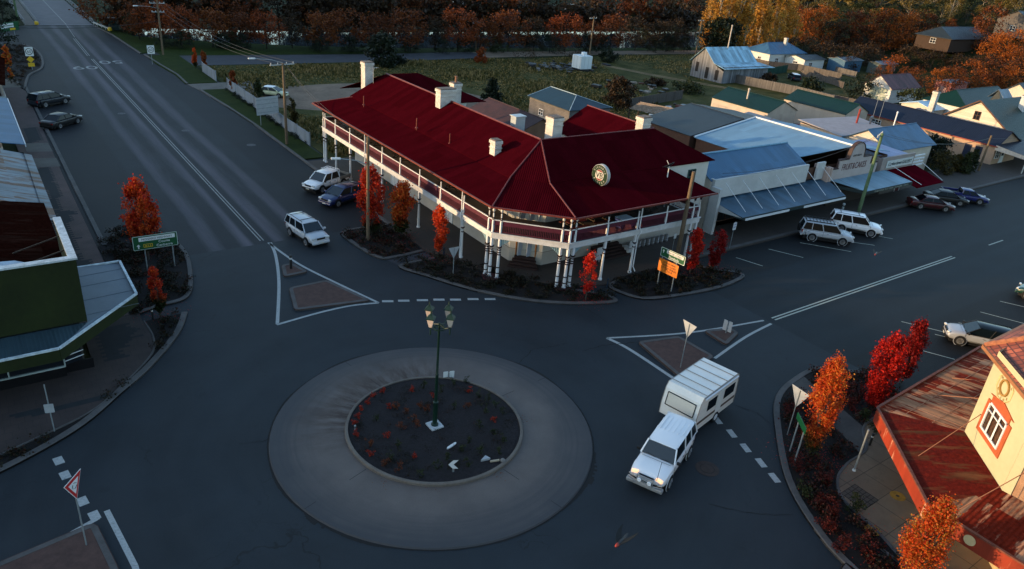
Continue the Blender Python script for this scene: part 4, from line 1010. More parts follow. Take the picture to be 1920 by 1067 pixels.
# awning
AW = [(-24.25, 7.3), (-24.25, 2.2), (-28.8, -2.55), (-62, -2.9)]; AI = [(-27.15, 7.3), (-27.15, -.5), (-27.15, -.5), (-62, -.5)]
mb = MB(); mb.slab([(*AI[0], 3.1), (*AW[0], 2.92), (*AW[1], 2.92), (-27.15, -.5, 3.1)][::-1], .05)
mb.slab([(-27.15, -.5, 3.1), (*AW[1], 2.92), (*AW[2], 2.92)][::-1], .05)
SHEETM = M('grey awning sheet', (.12, .15, .18), .6, .12, .7)
aw1 = mb.build('awning', SHEETM, GB)
mb = MB()
for y in (1.0, 2.9, 4.8, 6.3): mb.beam((-27.1, y - .6, 3.105), (-24.3, y, 2.935), .03, .012)
mb.build('seam', M('seam grime', (.10, .12, .14), .8), aw1)
mb = MB(); mb.slab([(-62, -.5, 3.12), (-27.15, -.5, 3.12), (*AW[2], 2.94), (*AW[3], 2.94)][::-1], .05)
mb.build('awning', CORR('ribbed awning sheet', (.045, .08, .10), .19, None, rough=.5, metal=.2, strength=1.0), GB)
mb = MB()
def fasc(P, z0, z1, th, mb, m=0):
    for i in range(len(P) - 1):
        a, b_ = Vector((*P[i], (z0 + z1) / 2)), Vector((*P[i + 1], (z0 + z1) / 2)); mb.beam(a, b_, th, z1 - z0, m)
fasc([(-24.2, 7.35), (-24.2, 2.17), (-28.78, -2.62), (-62, -2.97)], 2.28, 2.98, .06, mb); mb.build('awning_fascia', GRN, GB)
mb = MB(); fasc([(-27.1, 7.38), (-24.2, 7.38), (-24.2, 2.17), (-28.78, -2.62), (-62, -2.97)], 2.96, 3.06, .14, mb); mb.build('awning_edge', M('flaking white edge', (.44, .50, .53), .7, .4, 4), GB)
mb = MB(); mb.poly([(-62, -.55, .75), (-28.6, -.55, .75), (-28.6, -.55, 2.9), (-62, -.55, 2.9)]); mb.poly([(-28.6, -.55, .75), (-27.7, -.2, .75), (-27.7, -.2, 2.9), (-28.6, -.55, 2.9)]); mb.build('shop_window', GLASS, GB)
mb = MB(); mb.bx(-62, -.62, .13, -28.6, -.54, .72); mb.bx(-28.6, -.3, .13, -27.2, -.2, .72); mb.build('stall_riser', M('black tiles', (.01, .01, .012), .3), GB)
mb = MB()
for x in (-28.6, -31.2, -34, -37): mb.beam((x, -.58, .72), (x, -.58, 2.9), .07, .07)
mb.beam((-62, -.6, .75), (-28.6, -.6, .75), .09); mb.build('shop_window_frame', M('aluminium frame', (.30, .36, .36), .5), GB)
mb = MB()
for z in (1.05, 1.35): mb.beam((-28.55, -.6, z), (-27.6, -.25, z), .04)
mb.build('rail', WHITET, GB)
# next shops up the left side
t = thing('shop', 'low shop with a plain blue roof on the left footpath by the black cars', 'shop', (-32, 45, .13))
mb = MB(); mb.slab([(-26.9, 55.4, 3.3), (-26.9, 36.2, 3.3), (-34, 36.2, 4.6), (-34, 55.4, 4.6)][::-1], .06); mb.build('roof', MBLUE, t)
mb = MB(); fasc([(-26.85, 36.2), (-26.85, 55.4)], 3.05, 3.33, .06, mb); mb.build('gutter', WHITET, t)
mb = MB(); walls_from([(-34, 36), (-28.6, 36), (-28.6, 55.3), (-34, 55.3)], .13, 3.2, mb); mb.build('wall', CREAMP, t)
t = thing('shop', 'far left shop with a dark rusty roof beside the small flame-coloured street trees', 'shop', (-30, 66, .13))
mb = MB(); mb.slab([(-26.6, 61.5, 3.5), (-25.4, 80, 3.5), (-34, 80, 5.2), (-34, 61.5, 5.2)], .06); mb.build('roof', RUST, t)
mb = MB(); walls_from([(-34, 56.5), (-26.9, 56.5), (-26.9, 79), (-34, 79)], .13, 3.3, mb); mb.build('wall', M('pale end wall', (.30, .34, .36), .8), t)
# --- shops east of the hotel ------------------------------------------------------------
S1 = thing('shop', 'blue-roofed shop beside the hotel with long white parapet and blue awning', 'shop', (34, 3, .13))
mb = MB(); mb.bx(25.1, -.1, 3.3, 39.6, .15, 5.15); mb.bx(41.3, -.1, 3.3, 42.6, .15, 5.15); mb.bx(24.85, -.1, .13, 25.1, 3.0, 5.15); mb.build('parapet', M('off-white parapet', (.46, .46, .45), .75, .12, .6), S1)
mb = MB(); mb.bx(24.5, -1.1, .13, 24.84, -.1, 4.6); mb.poly([(25.2, -3.6, 2.55), (24.86, -.1, 2.3), (24.86, -.1, 3.2)]); mb.build('side_wall', M('off-white parapet', ()), S1)
mb = MB(); mb.slab([(24.9, .7, 3.25), (25.3, -3.6, 2.6), (41.9, -3.6, 2.6), (44, .7, 3.25)], .05); aw = mb.build('awning', CORR('weathered blue awning', (.05, .105, .16), .2, None, rough=.42, metal=.25, var=.2, strength=.25), S1)
mb = MB(); fasc([(24.85, .6), (25.25, -3.63), (41.9, -3.63)], 2.36, 2.62, .06, mb)
mb.build('awning_edge', M('dark green edge', (.02, .035, .035), .6), S1)
mb = MB(); mb.bx(25.6, -3.72, 2.30, 32.2, -3.66, 2.5); mb.build('signboard', WHITET, S1); mb = MB(); mb.bx(34.6, -3.72, 2.30, 41.8, -3.66, 2.5); mb.build('signboard', WHITET, S1)
for x in (26.4, 28.9, 31.4, 34.0, 36.6, 39.2, 42.0):
    mb = MB(); mb.beam((x, -.13, 4.7), (x + .1, -2.9, 2.75), .035); mb.build('stay_rod', WHITET, aw)
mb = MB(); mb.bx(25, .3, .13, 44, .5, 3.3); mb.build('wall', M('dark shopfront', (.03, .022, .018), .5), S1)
mb = MB(); mb.bx(31, .1, .13, 37, .28, 2.1); mb.build('tiled_front', M('teal shopfront tiles', (.03, .10, .13), .4), S1); mb = MB(); mb.bx(38.2, .1, .13, 41.3, .28, 2.1); mb.build('tiled_front', M('teal shopfront tiles', ()), S1)
window(S1, (27.9, .28, .7), (1, 0, 0), 3.4, 1.7, BRN); door(S1, (26.0, .28, .14), (1, 0, 0), 1.0, 2.1, WOODB)
mb = MB(); mb.slab([(24.6, .2, 5.0), (39.7, .2, 5.0), (39.7, 3.2, 6.6), (24.6, 3.2, 6.6)], .06); mb.slab([(24.6, 3.2, 6.6), (39.7, 3.2, 6.6), (39.7, 7.0, 5.0), (24.6, 7.0, 5.0)], .06); r = mb.build('roof', MBLUE, S1)
mb = MB(); mb.tube([(24.6, 3.2, 6.62), (39.7, 3.2, 6.62)], .10, 6); mb.build('ridge_cap', M('blue ridge cap', (.13, .27, .38), .6, .3, 5), r)
mb = MB(); walls_from([(24.7, .3), (39.6, .3), (39.6, 7), (24.7, 7)], .13, 5.0, mb); mb.build('rear_wall', CREAMP, S1)
mb = MB(); p = at(1340, 298, 5.9); mb.box((p.x, p.y, 5.95), (.8, 1.1, .1)); mb.build('skylight', PLAIN('skylight pane', (.06, .13, .18), .2), r)
S2 = thing('shop', 'fruit and cake shop with an arched parapet and wide pale blue roof', 'shop', (45, 6, .13))
mb = MB(); mb.slab([(37.2, 8.2, 4.7), (37.2, 3, 4.7), (47.8, .3, 6.3), (47.8, 13.6, 6.3), (37.2, 13.6, 4.7)], .06); mb.slab([(47.8, 13.6, 6.3), (47.8, .3, 6.3), (56, .3, 5.0), (56, 13.6, 5.0)], .06); r = mb.build('roof', LBLUE, S2)
mb = MB(); mb.tube([(47.8, .3, 6.36), (47.8, 13.6, 6.36), (37.2, 13.6, 4.76)], .12, 6); mb.build('ridge_cap', WHITET, r)
mb = MB(); walls_from([(37.4, .3), (55.8, .3), (55.8, 13.4), (37.4, 13.4)], .13, 4.6, mb); mb.build('wall', BRN, S2)
# arched parapet (front outline with real thickness)
PW = M('cream pink parapet', (.40, .34, .32), .75, .12, .8)
def parapet(out, y0, y1, mat, parent, name='parapet'):
    mb = MB(); n = len(out); F = [(x, y0, z) for x, z in out]; Bk = [(x, y1, z) for x, z in out]
    mb.poly(F); mb.poly(Bk[::-1])
    for i in range(n): j = (i + 1) % n; mb.poly([F[j], F[i], Bk[i], Bk[j]])
    return mb.build(name, mat, parent)
arch = [(47.55 + 1.35 * math.cos(R(a)), 5.75 + 1.25 * math.sin(R(a))) for a in range(0, 181, 15)]
out = [(43.3, 3.0), (52.3, 3.0), (52.3, 4.35), (50.7, 4.35), (50.7, 5.25), (48.95, 5.25)] + arch[0:] + [(46.1, 5.25), (44.5, 5.25), (44.5, 4.35), (43.3, 4.35)]
fp = parapet(out, -.55, -.25, PW, S2)
mb = MB(); tp = out[2:]
for i in range(len(tp) - 1):
    a, b_ = tp[i], tp[i + 1]; mb.beam((a[0], -.4, a[1]), (b_[0], -.4, b_[1]), .42 if abs(a[0] - b_[0]) > .01 else .42, .09)
mb.build('coping', M('dark brown coping', (.06, .035, .032), .7), fp)
for x in (42.9, 43.3): mb = MB(); mb.bx(x - .25, -.65, 2.6, x + .02, 1.2 if x < 43 else -.1, 4.6); mb.build('pier', M('pink render pier', (.42, .30, .25), .8), S2)
LR = PLAIN('maroon lettering', (.10, .012, .015), .6)
text(fp, 'lettering', 'FRUIT&CAKES', (47.5, -.57, 4.05), (1, 0, .0), (0, 0, 1), 1.0, LR, width=4.7)
text(fp, 'lettering', '1907', (47.55, -.57, 5.9), (1, 0, 0), (0, 0, 1), .32, PLAIN('grey lettering', (.15, .13, .13), .6)) if False else None
text(fp, 'lettering', 'PAMBULA', (47.55, -.57, 5.45), (1, 0, 0), (0, 0, 1), .3, PLAIN('black lettering', (.02, .02, .02), .6), width=1.6) if False else text(fp, 'lettering', 'EMPORIUM', (47.55, -.57, 5.45), (1, 0, 0), (0, 0, 1), .3, PLAIN('black lettering', (.02, .02, .02), .6), width=1.6)
mb = MB(); mb.slab([(43.6, -.6, 3.15), (45.2, -3.9, 2.75), (54.6, -3.9, 2.75), (54.6, -.6, 3.15)], .05); mb.build('awning', CORR('pale blue stained awning', (.15, .25, .32), .2, .66, (.05, .07, .08), .5, .1, .15, .2), S2)
mb = MB(); fasc([(43.55, -.7), (45.2, -3.95), (54.6, -3.95)], 2.42, 2.76, .06, mb); sb = mb.build('awning_fascia', M('dark green edge', ()), S2)
text(sb, 'lettering', 'TRADITIONAL FRUIT CAKES   OLDWARES   CURIOS', (50.2, -4.0, 2.5), (1, 0, 0), (0, 0, 1), .24, PLAIN('pale lettering', (.35, .36, .30), .6), width=7.0)
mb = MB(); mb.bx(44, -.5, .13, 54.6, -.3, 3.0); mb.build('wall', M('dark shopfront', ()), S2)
mb = MB(); mb.bx(54.7, -.62, .13, 61.8, -.4, 2.4); mb.build('front_wall', M('grey front wall', (.16, .145, .13), .8), S2)
door(S2, (58.4, -.64, .14), (1, 0, 0), .9, 2.1, M('maroon door', (.12, .015, .018), .5))
S3 = thing('shop', 'small gallery shop with white name board and maroon awning', 'shop', (57, 2, .13))
mb = MB(); mb.bx(53.4, -.55, 2.9, 60.6, -.3, 4.6); mb.bx(53.4, -.3, 2.9, 53.6, 4, 4.5); mb.build('parapet', M('grey pink parapet', (.30, .255, .235), .8, .12, 1), S3)
mb = MB(); mb.bx(54.4, -.64, 3.35, 60.2, -.58, 4.2); nb = mb.build('name_board', M('white sign board', (.50, .53, .52), .6), S3)
text(nb, 'lettering', 'Camberdown GALLERY', (57.3, -.66, 3.6), (1, 0, 0), (0, 0, 1), .6, PLAIN('teal lettering', (.02, .05, .06), .6), width=5.2)
mb = MB(); mb.slab([(54.7, -.6, 3.1), (54.7, -4.6, 2.2), (60.8, -4.6, 2.2), (61.2, -.6, 3.1)], .05); mb.build('awning', CORR('maroon awning', (.075, .003, .008), .3, None, rough=.9, metal=0, strength=.3, spec=.0), S3)
mb = MB(); mb.slab([(53.6, -.2, 4.3), (60.5, -.2, 4.3), (60.5, 6, 4.6), (53.6, 6, 4.6)], .05); mb.build('roof', M('faded blue deck roof', (.24, .27, .40), .6, .2, 1), S3)
mb = MB()
for k in range(4): mb.bx(60.7, -.5, 2.9 + k * .4, 63.2, -.4, 3.05 + k * .4)
mb.build('slat_screen', WHITET, S3)
mb = MB(); mb.beam((61.2, -.5, 4.0), (61.0, -4.3, 2.3), .04); mb.build('stay_rod', WHITET, S3)
mb = MB(); mb.beam((54.9, -.5, 3.9), (56.2, -4.3, 2.3), .04); mb.build('stay_rod', WHITET, S3)
# grey-blue hip roof behind, cream flat-roofed rooms, blue gabled house
house('shop_store', 'slate-grey gabled roof between the red hotel and the pale blue roof', 'building', 36.8, 13.9, 54.5, 22.0, 'Y', 4.9, 6.3, BRN, SLATEB, .2)
t = thing('lean_to', 'narrow galvanised lean-to with rust streaks behind the pale blue roof', 'shed', (58, 14, 0)); mb = MB(); mb.slab([(56.8, 24, 3.4), (56.8, 7, 3.4), (60.5, 7, 3.9), (60.5, 24, 3.9)], .05); mb.build('roof', ZINC, t)
mb = MB(); walls_from([(56.9, 7.2), (60.4, 7.2), (60.4, 23.8), (56.9, 23.8)], 0, 3.3, mb); mb.build('wall', CREAMP, t)
t, r = house('house', 'mid-blue gabled house standing behind the gallery shop', 'house', 61.4, 3.2, 72.5, 9.4, 'X', 3.9, 5.7, CREAMP, MBLUE, .4, (0, 0), cap_m=MBLUE)
opening(t, 'S', 64.0, 1.6, 1.8, 1.2, y=3.18); flue(t, (69.5, 7.5, 5.2), 1.8, WHITET)
t = thing('flat_roofed_rooms', 'cream rooms with a pinkish flat roof and red flue behind the blue gabled house', 'building', (66, 12, 0)); mb = MB(); mb.slab([(61.6, 9.8, 3.9), (73.5, 9.8, 3.9), (75.0, 16, 4.2), (63.0, 17.5, 4.2)], .12); mb.build('roof', M('pinkish membrane roof', (.30, .27, .28), .7, .15, 1), t)
mb = MB(); walls_from([(61.8, 10), (73.4, 10), (74.6, 15.8), (63.2, 17.2)], 0, 3.8, mb); mb.build('wall', M('peach wall', (.50, .36, .25), .8), t)
flue(t, (71.0, 13.5, 4.0), 1.9, M('red flue', (.25, .03, .02), .5), .14); flue(t, (73.0, 12.6, 4.0), 1.0, ZINC, .14)
antenna((75.5, 13.8, 3.6), 4.2, 'mast', t); antenna((76.6, 13.4, 3.6), 4.4, 'mast', t)
# green sheds
t, r = house('shed', 'green-roofed cream shed with a roller door and two dark openings', 'shed', 62.8, 22.4, 69.6, 32.8, 'Y', 4.0, 5.4, CREAMC, GREENR, .15)
opening(t, 'W', 31.0, 0, 2.9, 3.2, 'roller', M('beige roller door', (.36, .30, .25), .7), x=62.78); opening(t, 'W', 27.4, 1.3, 2.1, 1.6, 'roller', x=62.78); opening(t, 'W', 24.2, 1.0, 2.0, 1.0, 'roller', x=62.78)
mb = MB(); mb.bx(62.72, 23.9, 2.6, 62.77, 25.5, 3.1); mb.build('name_plate', M('olive plate', (.12, .10, .03), .7), t)
flue(t, (64.6, 27.8, 4.6), 1.5, M('cream flue', (.45, .38, .32), .6), .13)
opening(t, 'S', 67.5, 1.6, 1.0, .6, y=22.38)
t, r = house('shed', 'green-roofed cream shed without openings, standing beyond the one with the roller door', 'shed', 77.2, 19.0, 83.4, 30.0, 'Y', 3.7, 5.0, CREAMC, GREENR, .15)
t = thing('water_tank', 'dark green round water tank beside the green-roofed shed', 'water tank', (71.6, 21, 0)); mb = MB(); mb.lathe([(1.0, 0), (1.0, 1.9), (.6, 2.1), (.1, 2.15)], (71.6, 21.2, 0), 20); mb.build('tank', CORR('green tank', (.008, .06, .045), .2), t)
t = thing('canopy', 'red canopy in the yard behind the pale blue roof', 'canopy', (65.5, 19.5, 0)); mb = MB(); mb.slab(spline([(63, 18.6, 2.3), (64, 20.6, 2.6), (67.5, 19.9, 2.6), (69.3, 18.0, 2.3), (66.5, 17.6, 2.5)], 3, True), .06); mb.build('cover', M('red canvas', (.22, .02, .03), .7), t)
for x, y in ((63.4, 19), (68.7, 18.4), (64.4, 20.2), (67.2, 19.6)): mb = MB(); mb.beam((x, y, 0), (x, y, 2.35), .06); mb.build('post', WOODB, t)
# long navy building
BL = thing('hall', 'long navy-roofed hall with red eave line and blue awning at its street end', 'hall', (86.4, 1.2, 0))
walls_on(BL, 86.4, .8, 94.0, 24.0, 'Y', 2.9, 4.7, M('brown grey render', (.36, .24, .165), .85, .15, .5), (0, 0), 0, skew=-.8)
r, r0, r1 = roof_on(BL, 86.4, .8, 94.0, 24.0, 'Y', 2.9, 4.7, DBLUE, .3, (0, 0), 0, skew=-.8)
mb = MB(); mb.beam((86.08, .5, 2.78), (86.08, 24.3, 2.78), .08, .12); mb.build('gutter', M('red gutter paint', (.25, .03, .015), .5), BL)
for y in (19.0, 13.4): opening(BL, 'W', y, 1.5, 1.9, .8, x=86.38)
opening(BL, 'W', 2.9, .1, 1.0, 2.1, 'roller', M('navy door', (.008, .018, .05), .5), x=86.38); opening(BL, 'W', 4.4, .1, 1.0, 2.1, 'roller', M('navy door', ()), x=86.38)
mb = MB(); mb.slab([(86.4, .8, 3.0), (85.9, -3.6, 2.5), (100, -3.6, 2.5), (100, .8, 3.0)], .05); mb.build('awning', DBLUE, BL)
mb = MB(); mb.poly([(86.15, .8, 2.3), (85.85, -3.6, 2.05), (85.85, -3.6, 2.5), (86.15, .8, 3.0)]); mb.build('valance', BOARD('striped valance', (.42, .38, .34), .18, True, .1, .3), BL)
for x in (86.2, 90.5, 95): mb = MB(); mb.beam((x, -3.5, .13), (x, -3.5, 2.45), .12); mb.build('awning_post', M('white post paint', (.35, .36, .34), .6), BL)
door(BL, (89.3, .78, .14), (1, 0, 0), 1.0, 2.1, WHITET); window(BL, (87.6, .78, 1.0), (1, 0, 0), 1.2, 1.1)
# weatherboard cottage with green roofs and its outbuildings
CT = thing('cottage', 'cream weatherboard cottage with green roofs, tall gable and two chimneys behind the navy hall', 'cottage', (98, 8, 0))
mb = MB(); walls_from([(95.2, 3.0), (112, 3.0), (112, 13.6), (95.2, 13.6)], 0, 3.4, mb); mb.poly([(95.2, 13.6, 3.4), (95.2, 3.0, 3.4), (95.2, 8.3, 7.0)]); mb.build('wall', WBP, CT)
mb = MB(); mb.slab([(94.8, 2.6, 3.2), (113, 2.6, 3.2), (113, 8.3, 7.1), (94.8, 8.3, 7.1)], .08); mb.slab([(94.8, 8.3, 7.1), (113, 8.3, 7.1), (113, 14, 3.2), (94.8, 14, 3.2)], .08); mb.slab([(95.5, -.6, 2.5), (114, -.6, 2.5), (114, 2.6, 3.2), (95.5, 2.6, 3.2)], .06); r = mb.build('roof', GREENR, CT)
mb = MB(); mb.beam((94.75, 2.6, 3.22), (94.75, 8.3, 7.14), .08, .2); mb.beam((94.75, 14, 3.22), (94.75, 8.3, 7.14), .08, .2); mb.build('bargeboard', BRN, CT)
opening(CT, 'W', 8.2, 4.3, .9, 1.2, mat=BRN, x=95.18)
for x in (96, 99, 102.5, 106): mb = MB(); mb.beam((x, -.5, .13), (x, -.5, 2.45), .1); mb.build('verandah_post', WHITET, CT)
chimney(105.2, 6.2, 5, 7.9, .9, .9, r, M('white blue chimney', (.42, .45, .48), .7, .15, 2)); chimney(94.8, 15.0, 0, 7.2, .8, .8, CT, CHIM, 1)
house('cottage_wing', 'rear wing of the green-roofed cottage with a small raised dormer', 'cottage', 104, 13.7, 122, 21, 'X', 4.4, 6.4, WB, GREENR, .3, (2.5, 0))
t = thing('dormer', 'small triangular grey-roofed dormer on the green cottage roof', 'dormer', (110, 12, 6.4)); mb = MB(); mb.slab([(108, 10.2, 6.2), (111.5, 10.2, 6.2), (111.5, 11.5, 7.6), (108, 11.5, 7.6)], .05); mb.slab([(108, 11.5, 7.6), (111.5, 11.5, 7.6), (111.5, 12.8, 6.2), (108, 12.8, 6.2)], .05); mb.build('roof', ZINC, t); mb = MB(); mb.poly([(108.2, 12.6, 5.3), (108.2, 10.4, 5.3), (108.2, 11.5, 7.5)]); mb.build('front', SLATEB, t)
t, r = house('outbuilding', 'low cream outbuilding with a bright pale roof behind the tall white chimney', 'outbuilding', 100, 17, 112, 22.5, 'X', 3.5, 4.2, CREAMP, M('bright pale roof', (.42, .56, .64), .5, .06, 1), .3); opening(t, 'W', 20.5, 2.2, 1.6, .7, x=99.98); opening(t, 'W', 18.2, 2.2, .9, .7, x=99.98)
t, r = house('outbuilding', 'small galvanised-roofed outbuilding in front of the tall white chimney', 'outbuilding', 93.5, 16.4, 98.8, 21, 'X', 2.8, 3.4, WB, ZINC, .3)
t, r = house('verandah_house', 'cream and teal house with a white-posted porch at the right edge, behind the green cottage', 'house', 124, 8, 136, 16, 'X', 3.6, 5.2, WB, GREENR, .6)
for y in (9.5, 12): opening(t, 'W', y, 1.2, 1.0, 1.3, x=123.98)
# brick house with dark tiles, grey block shed behind the hotel
t, r = house('brick_outbuilding', 'orange brick outbuilding with a dark red tiled roof right behind the hotel', 'outbuilding', 20.5, 25.2, 27.0, 36.2, 'Y', 3.7, 5.0, ORB, TILED, .3, cap_m=TILED); opening(t, 'W', 32.5, 2.2, .7, .7, x=20.48)
t, r = house('block_shed', 'grey block shed with a teal hipped roof in the paddock behind the hotel', 'shed', 34.9, 33.4, 42.2, 42.4, 'Y', 3.5, 4.6, GREYBLK, TEAL, .25, (3.2, 0.01), cap_m=M('pale hip cap', (.28, .36, .40), .5)); opening(t, 'W', 39.5, 1.4, .9, .8, x=34.88)
mb = MB(); mb.bx(34.84, 35.2, .4, 34.88, 39.8, 1.3); mb.build('patch', M('pale block patch', (.26, .25, .24), .8, .2, 3), t)
# barn and white houses across the paddock
BN = thing('barn', 'weathered grey board barn with pale blue iron roof across the paddock', 'barn', (94.6, 57.8, 0))
mb = MB(); walls_from([(94.6, 57.0), (109, 57.0), (109, 65.5), (94.6, 65.5)], 0, 3.2, mb); mb.poly([(94.6, 65.5, 3.2), (94.6, 59.2, 3.2), (94.6, 62.6, 6.2)]); mb.poly([(94.6, 59.2, 3.2), (94.6, 57, 2.4), (94.6, 57, 3.2)]); mb.build('wall', GREYB, BN)
mb = MB(); mb.slab([(94.2, 66, 3.1), (94.2, 62.5, 6.3), (108, 62.5, 6.3), (108, 66, 3.1)][::-1], .06); mb.slab([(94.2, 62.5, 6.3), (94.2, 59.4, 3.6), (108, 59.4, 3.6), (108, 62.5, 6.3)][::-1], .06); mb.slab([(94.2, 59.4, 3.6), (94.2, 56.4, 2.9), (110.5, 56.4, 2.9), (108, 59.4, 3.6)][::-1], .06)
mb.build('roof', CORR('worn pale blue iron', (.24, .40, .50), .2, None, rough=.5, metal=.2, var=.3, strength=.5), BN)
for y, w, h, z in ((64, .8, 1.9, 1.2), (61.2, .9, 2.2, .3), (58.6, .9, 2.0, .4)): opening(BN, 'W', y, z, w, h, 'roller', PLAIN('barn opening', (.012, .010, .010), .9), x=94.58)
flue(BN, (101, 62.2, 6.0), 4.5, M('cream flue', ()), .12)
t, r = house('house', 'white house with a blue hipped roof across the paddock, in front of the dark trees', 'house', 127, 70.2, 141, 77.5, 'X', 3.3, 5.2, WB, MBLUE, .4, (3, 3)); opening(t, 'W', 73, 1.0, .9, 1.1, x=126.98); opening(t, 'S', 130, 1.0, 1.2, 1.1, y=70.18); chimney(136, 73, 4.4, 6.4, .7, .7, r)
t, r = house('house_wing', 'low white wing with grey skillion roof joined to the blue-hipped white house', 'house', 133, 64.5, 141, 70, 'X', 2.7, 3.3, WB, SLATEB, .4); opening(t, 'S', 135.5, .9, 1.2, 1.0, y=64.48); opening(t, 'W', 67, .9, 1.2, 1.0, x=132.98)
t, r = house('shed', 'small blue-walled shed at the right end of the white house', 'shed', 143.5, 60.5, 151, 65, 'X', 2.9, 3.4, M('blue shed wall', (.05, .12, .20), .7), ZINC, .3)
t, r = house('shed', 'open-sided grey shed with green door right of the blue-walled shed', 'shed', 153, 56.5, 160, 60, 'X', 2.6, 3.0, M('grey green shed wall', (.10, .13, .13), .8), ZINC, .3); opening(t, 'S', 156, 0, 2.6, 2.2, 'roller', M('green shed door', (.02, .07, .04), .7), y=56.48)
t, r = house('garage', 'white weatherboard garage with a maroon iron roof and a pale double door', 'garage', 116.4, 33.4, 127.0, 39.0, 'X', 3.0, 5.0, WB, CORR('maroon iron roof', (.11, .035, .04), .2, None, rough=.6, metal=.1, var=.3), .35)
opening(t, 'W', 35.9, 0, 3.6, 2.7, 'roller', M('pale green door', (.30, .34, .28), .7), x=116.38); opening(t, 'S', 120.5, 1.2, 3.6, .9, y=33.38)
t, r = house('shed', 'small pink shed with a flat iron roof near the maroon-roofed garage', 'shed', 141, 33.5, 148, 37, 'X', 3.0, 3.2, M('pink shed wall', (.36, .13, .11), .8), ZINC, .2); opening(t, 'W', 35.2, 0, 1.6, 2.0, 'roller', M('pale pink door', (.42, .26, .23), .8), x=140.98)
for k, (px_, py_, w, d, h, lab) in enumerate(((1790, 88, 26, 9, 3.0, 'long low house with a slate-blue roof on the autumn hillside'), (1912, 66, 12, 9, 4.0, 'pale gabled house high on the hillside at the right edge'), (1905, 220, 8, 6, 4.5, 'small grey house at the right edge behind the green cottage'))):
    p = atT(px_, py_); t, r = house('house', lab, 'house', p.x - w / 2, p.y - d / 2, p.x + w / 2, p.y + d / 2, 'X', h, h + 2.2, (CREAMP, M('dark grey wall', (.10, .09, .085), .8))[k == 1] if k else M('dark brown wall', (.05, .028, .018), .8), SLATEB, .5, (2, 2) if k == 0 else (0, 0), z0=p.z); opening(t, 'W', p.y, 1.2 + p.z, 1.4, 1.2, x=p.x - w / 2 - .02)  # the gabled hillside house gets an even, darker grey wall
# --- near right corner: rusty awning, cream wall, tiled roof -----------------------------
RB = thing('corner_hall', 'cream rendered corner building with tiled roof and rusty red wrap-around awning, near right', 'building', (12, -40, .13))
CW = M('pale lemon render', (.42, .40, .25), .8, .07, .5, bmp=.12, bscale=30); PW2 = M('peach roughcast', (.31, .18, .11), .9, .18, 2, bmp=.8, bscale=25)
ZT = 8.45
mb = MB(); mb.poly([(7.4, -31.6, .13), (4.3, -34.7, .13), (4.3, -34.7, ZT), (7.4, -31.6, ZT)][::-1] if False else [(7.4, -31.6, .13), (4.3, -34.7, .13), (4.3, -34.7, ZT), (7.4, -31.6, ZT)])
mb.poly([(40, -31.6, .13), (7.4, -31.6, .13), (7.4, -31.6, ZT), (40, -31.6, ZT)]); mb.build('wall', CW, RB)
mb = MB(); mb.poly([(4.3, -34.7, .13), (4.3, -75, .13), (4.3, -75, ZT), (4.3, -34.7, ZT)]); mb.build('side_wall', PW2, RB)
mb = MB(); mb.bx(4.24, -35.1, 3.7, 4.29, -34.72, ZT); mb.build('corner_strip', CW, RB)
dC = Vector((4.3 - 7.4, -34.7 + 31.6, 0)).normalized(); nC = Vector((-1, 1, 0)).normalized(); rC = dC
def onC(s, z, off=0.0): q = Vector((7.4, -31.6, 0)) + dC * s + nC * off; q.z = z; return q
mb = MB()
for a, b_ in () and (((1.35, 4.55), (1.35, 6.75)), ((3.05, 4.55), (3.05, 6.75))): mb.beam(onC(a[0], a[1], .03), onC(b_[0], b_[1], .03), .06, .34)
mb = MB()
def cframe(s0, s1, z0, z1, w, off, th):
    L_ = []
    for (a, b_) in (((s0, z0), (s1, z0)), ((s1, z0), (s1, z1)), ((s1, z1), (s0, z1)), ((s0, z1), (s0, z0))):
        p0, p1 = onC(a[0], a[1], off), onC(b_[0], b_[1], off)
        if abs((p1 - p0).z) < .01: L_.append([p0 - dC * w / 2 - Vector((0, 0, w / 2)), p1 + dC * w / 2 - Vector((0, 0, w / 2)), p1 + dC * w / 2 + Vector((0, 0, w / 2)), p0 - dC * w / 2 + Vector((0, 0, w / 2))])
        else:
            if p0.z > p1.z: p0, p1 = p1, p0
            L_.append([p0 - dC * w / 2 + Vector((0, 0, w / 2)), p0 + dC * w / 2 + Vector((0, 0, w / 2)), p1 + dC * w / 2 - Vector((0, 0, w / 2)), p1 - dC * w / 2 - Vector((0, 0, w / 2))])
    for q in L_:
        bk = [x - nC * th for x in q]; n = 4; mb.add(q + bk, [(0, 1, 2, 3), (7, 6, 5, 4)] + [((i + 1) % 4, i, i + 4, (i + 1) % 4 + 4) for i in range(4)])
cframe(.98, 3.12, 4.72, 6.45, .28, .06, .06)
mb.add([onC(.84, 6.59, .06), onC(3.26, 6.59, .06), onC(2.05, 6.86, .06), onC(.84, 6.59, 0), onC(3.26, 6.59, 0), onC(2.05, 6.86, 0)], [(0, 1, 2), (1, 0, 3, 4), (2, 1, 4, 5), (0, 2, 5, 3)])
wf = mb.build('window_surround', M('orange surround paint', (.38, .085, .03), .7, .12, 3), RB)
mb = MB(); cframe(1.18, 2.92, 4.9, 6.27, .1, .10, .06)
for s in (1.75, 2.35): mb.beam(onC(s, 4.9, .09), onC(s, 6.27, .09), .07, .07)
mb.beam(onC(1.18, 5.95, .1), onC(2.92, 5.95, .1), .05, .05); mb.build('window', WHITET, RB)
mb = MB(); mb.poly([onC(1.1, 4.85, .015), onC(3.0, 4.85, .015), onC(3.0, 6.32, .015), onC(1.1, 6.32, .015)]); mb.build('pane', M('leadlight glass', (.07, .035, .02), .25, .8, 6), wf)
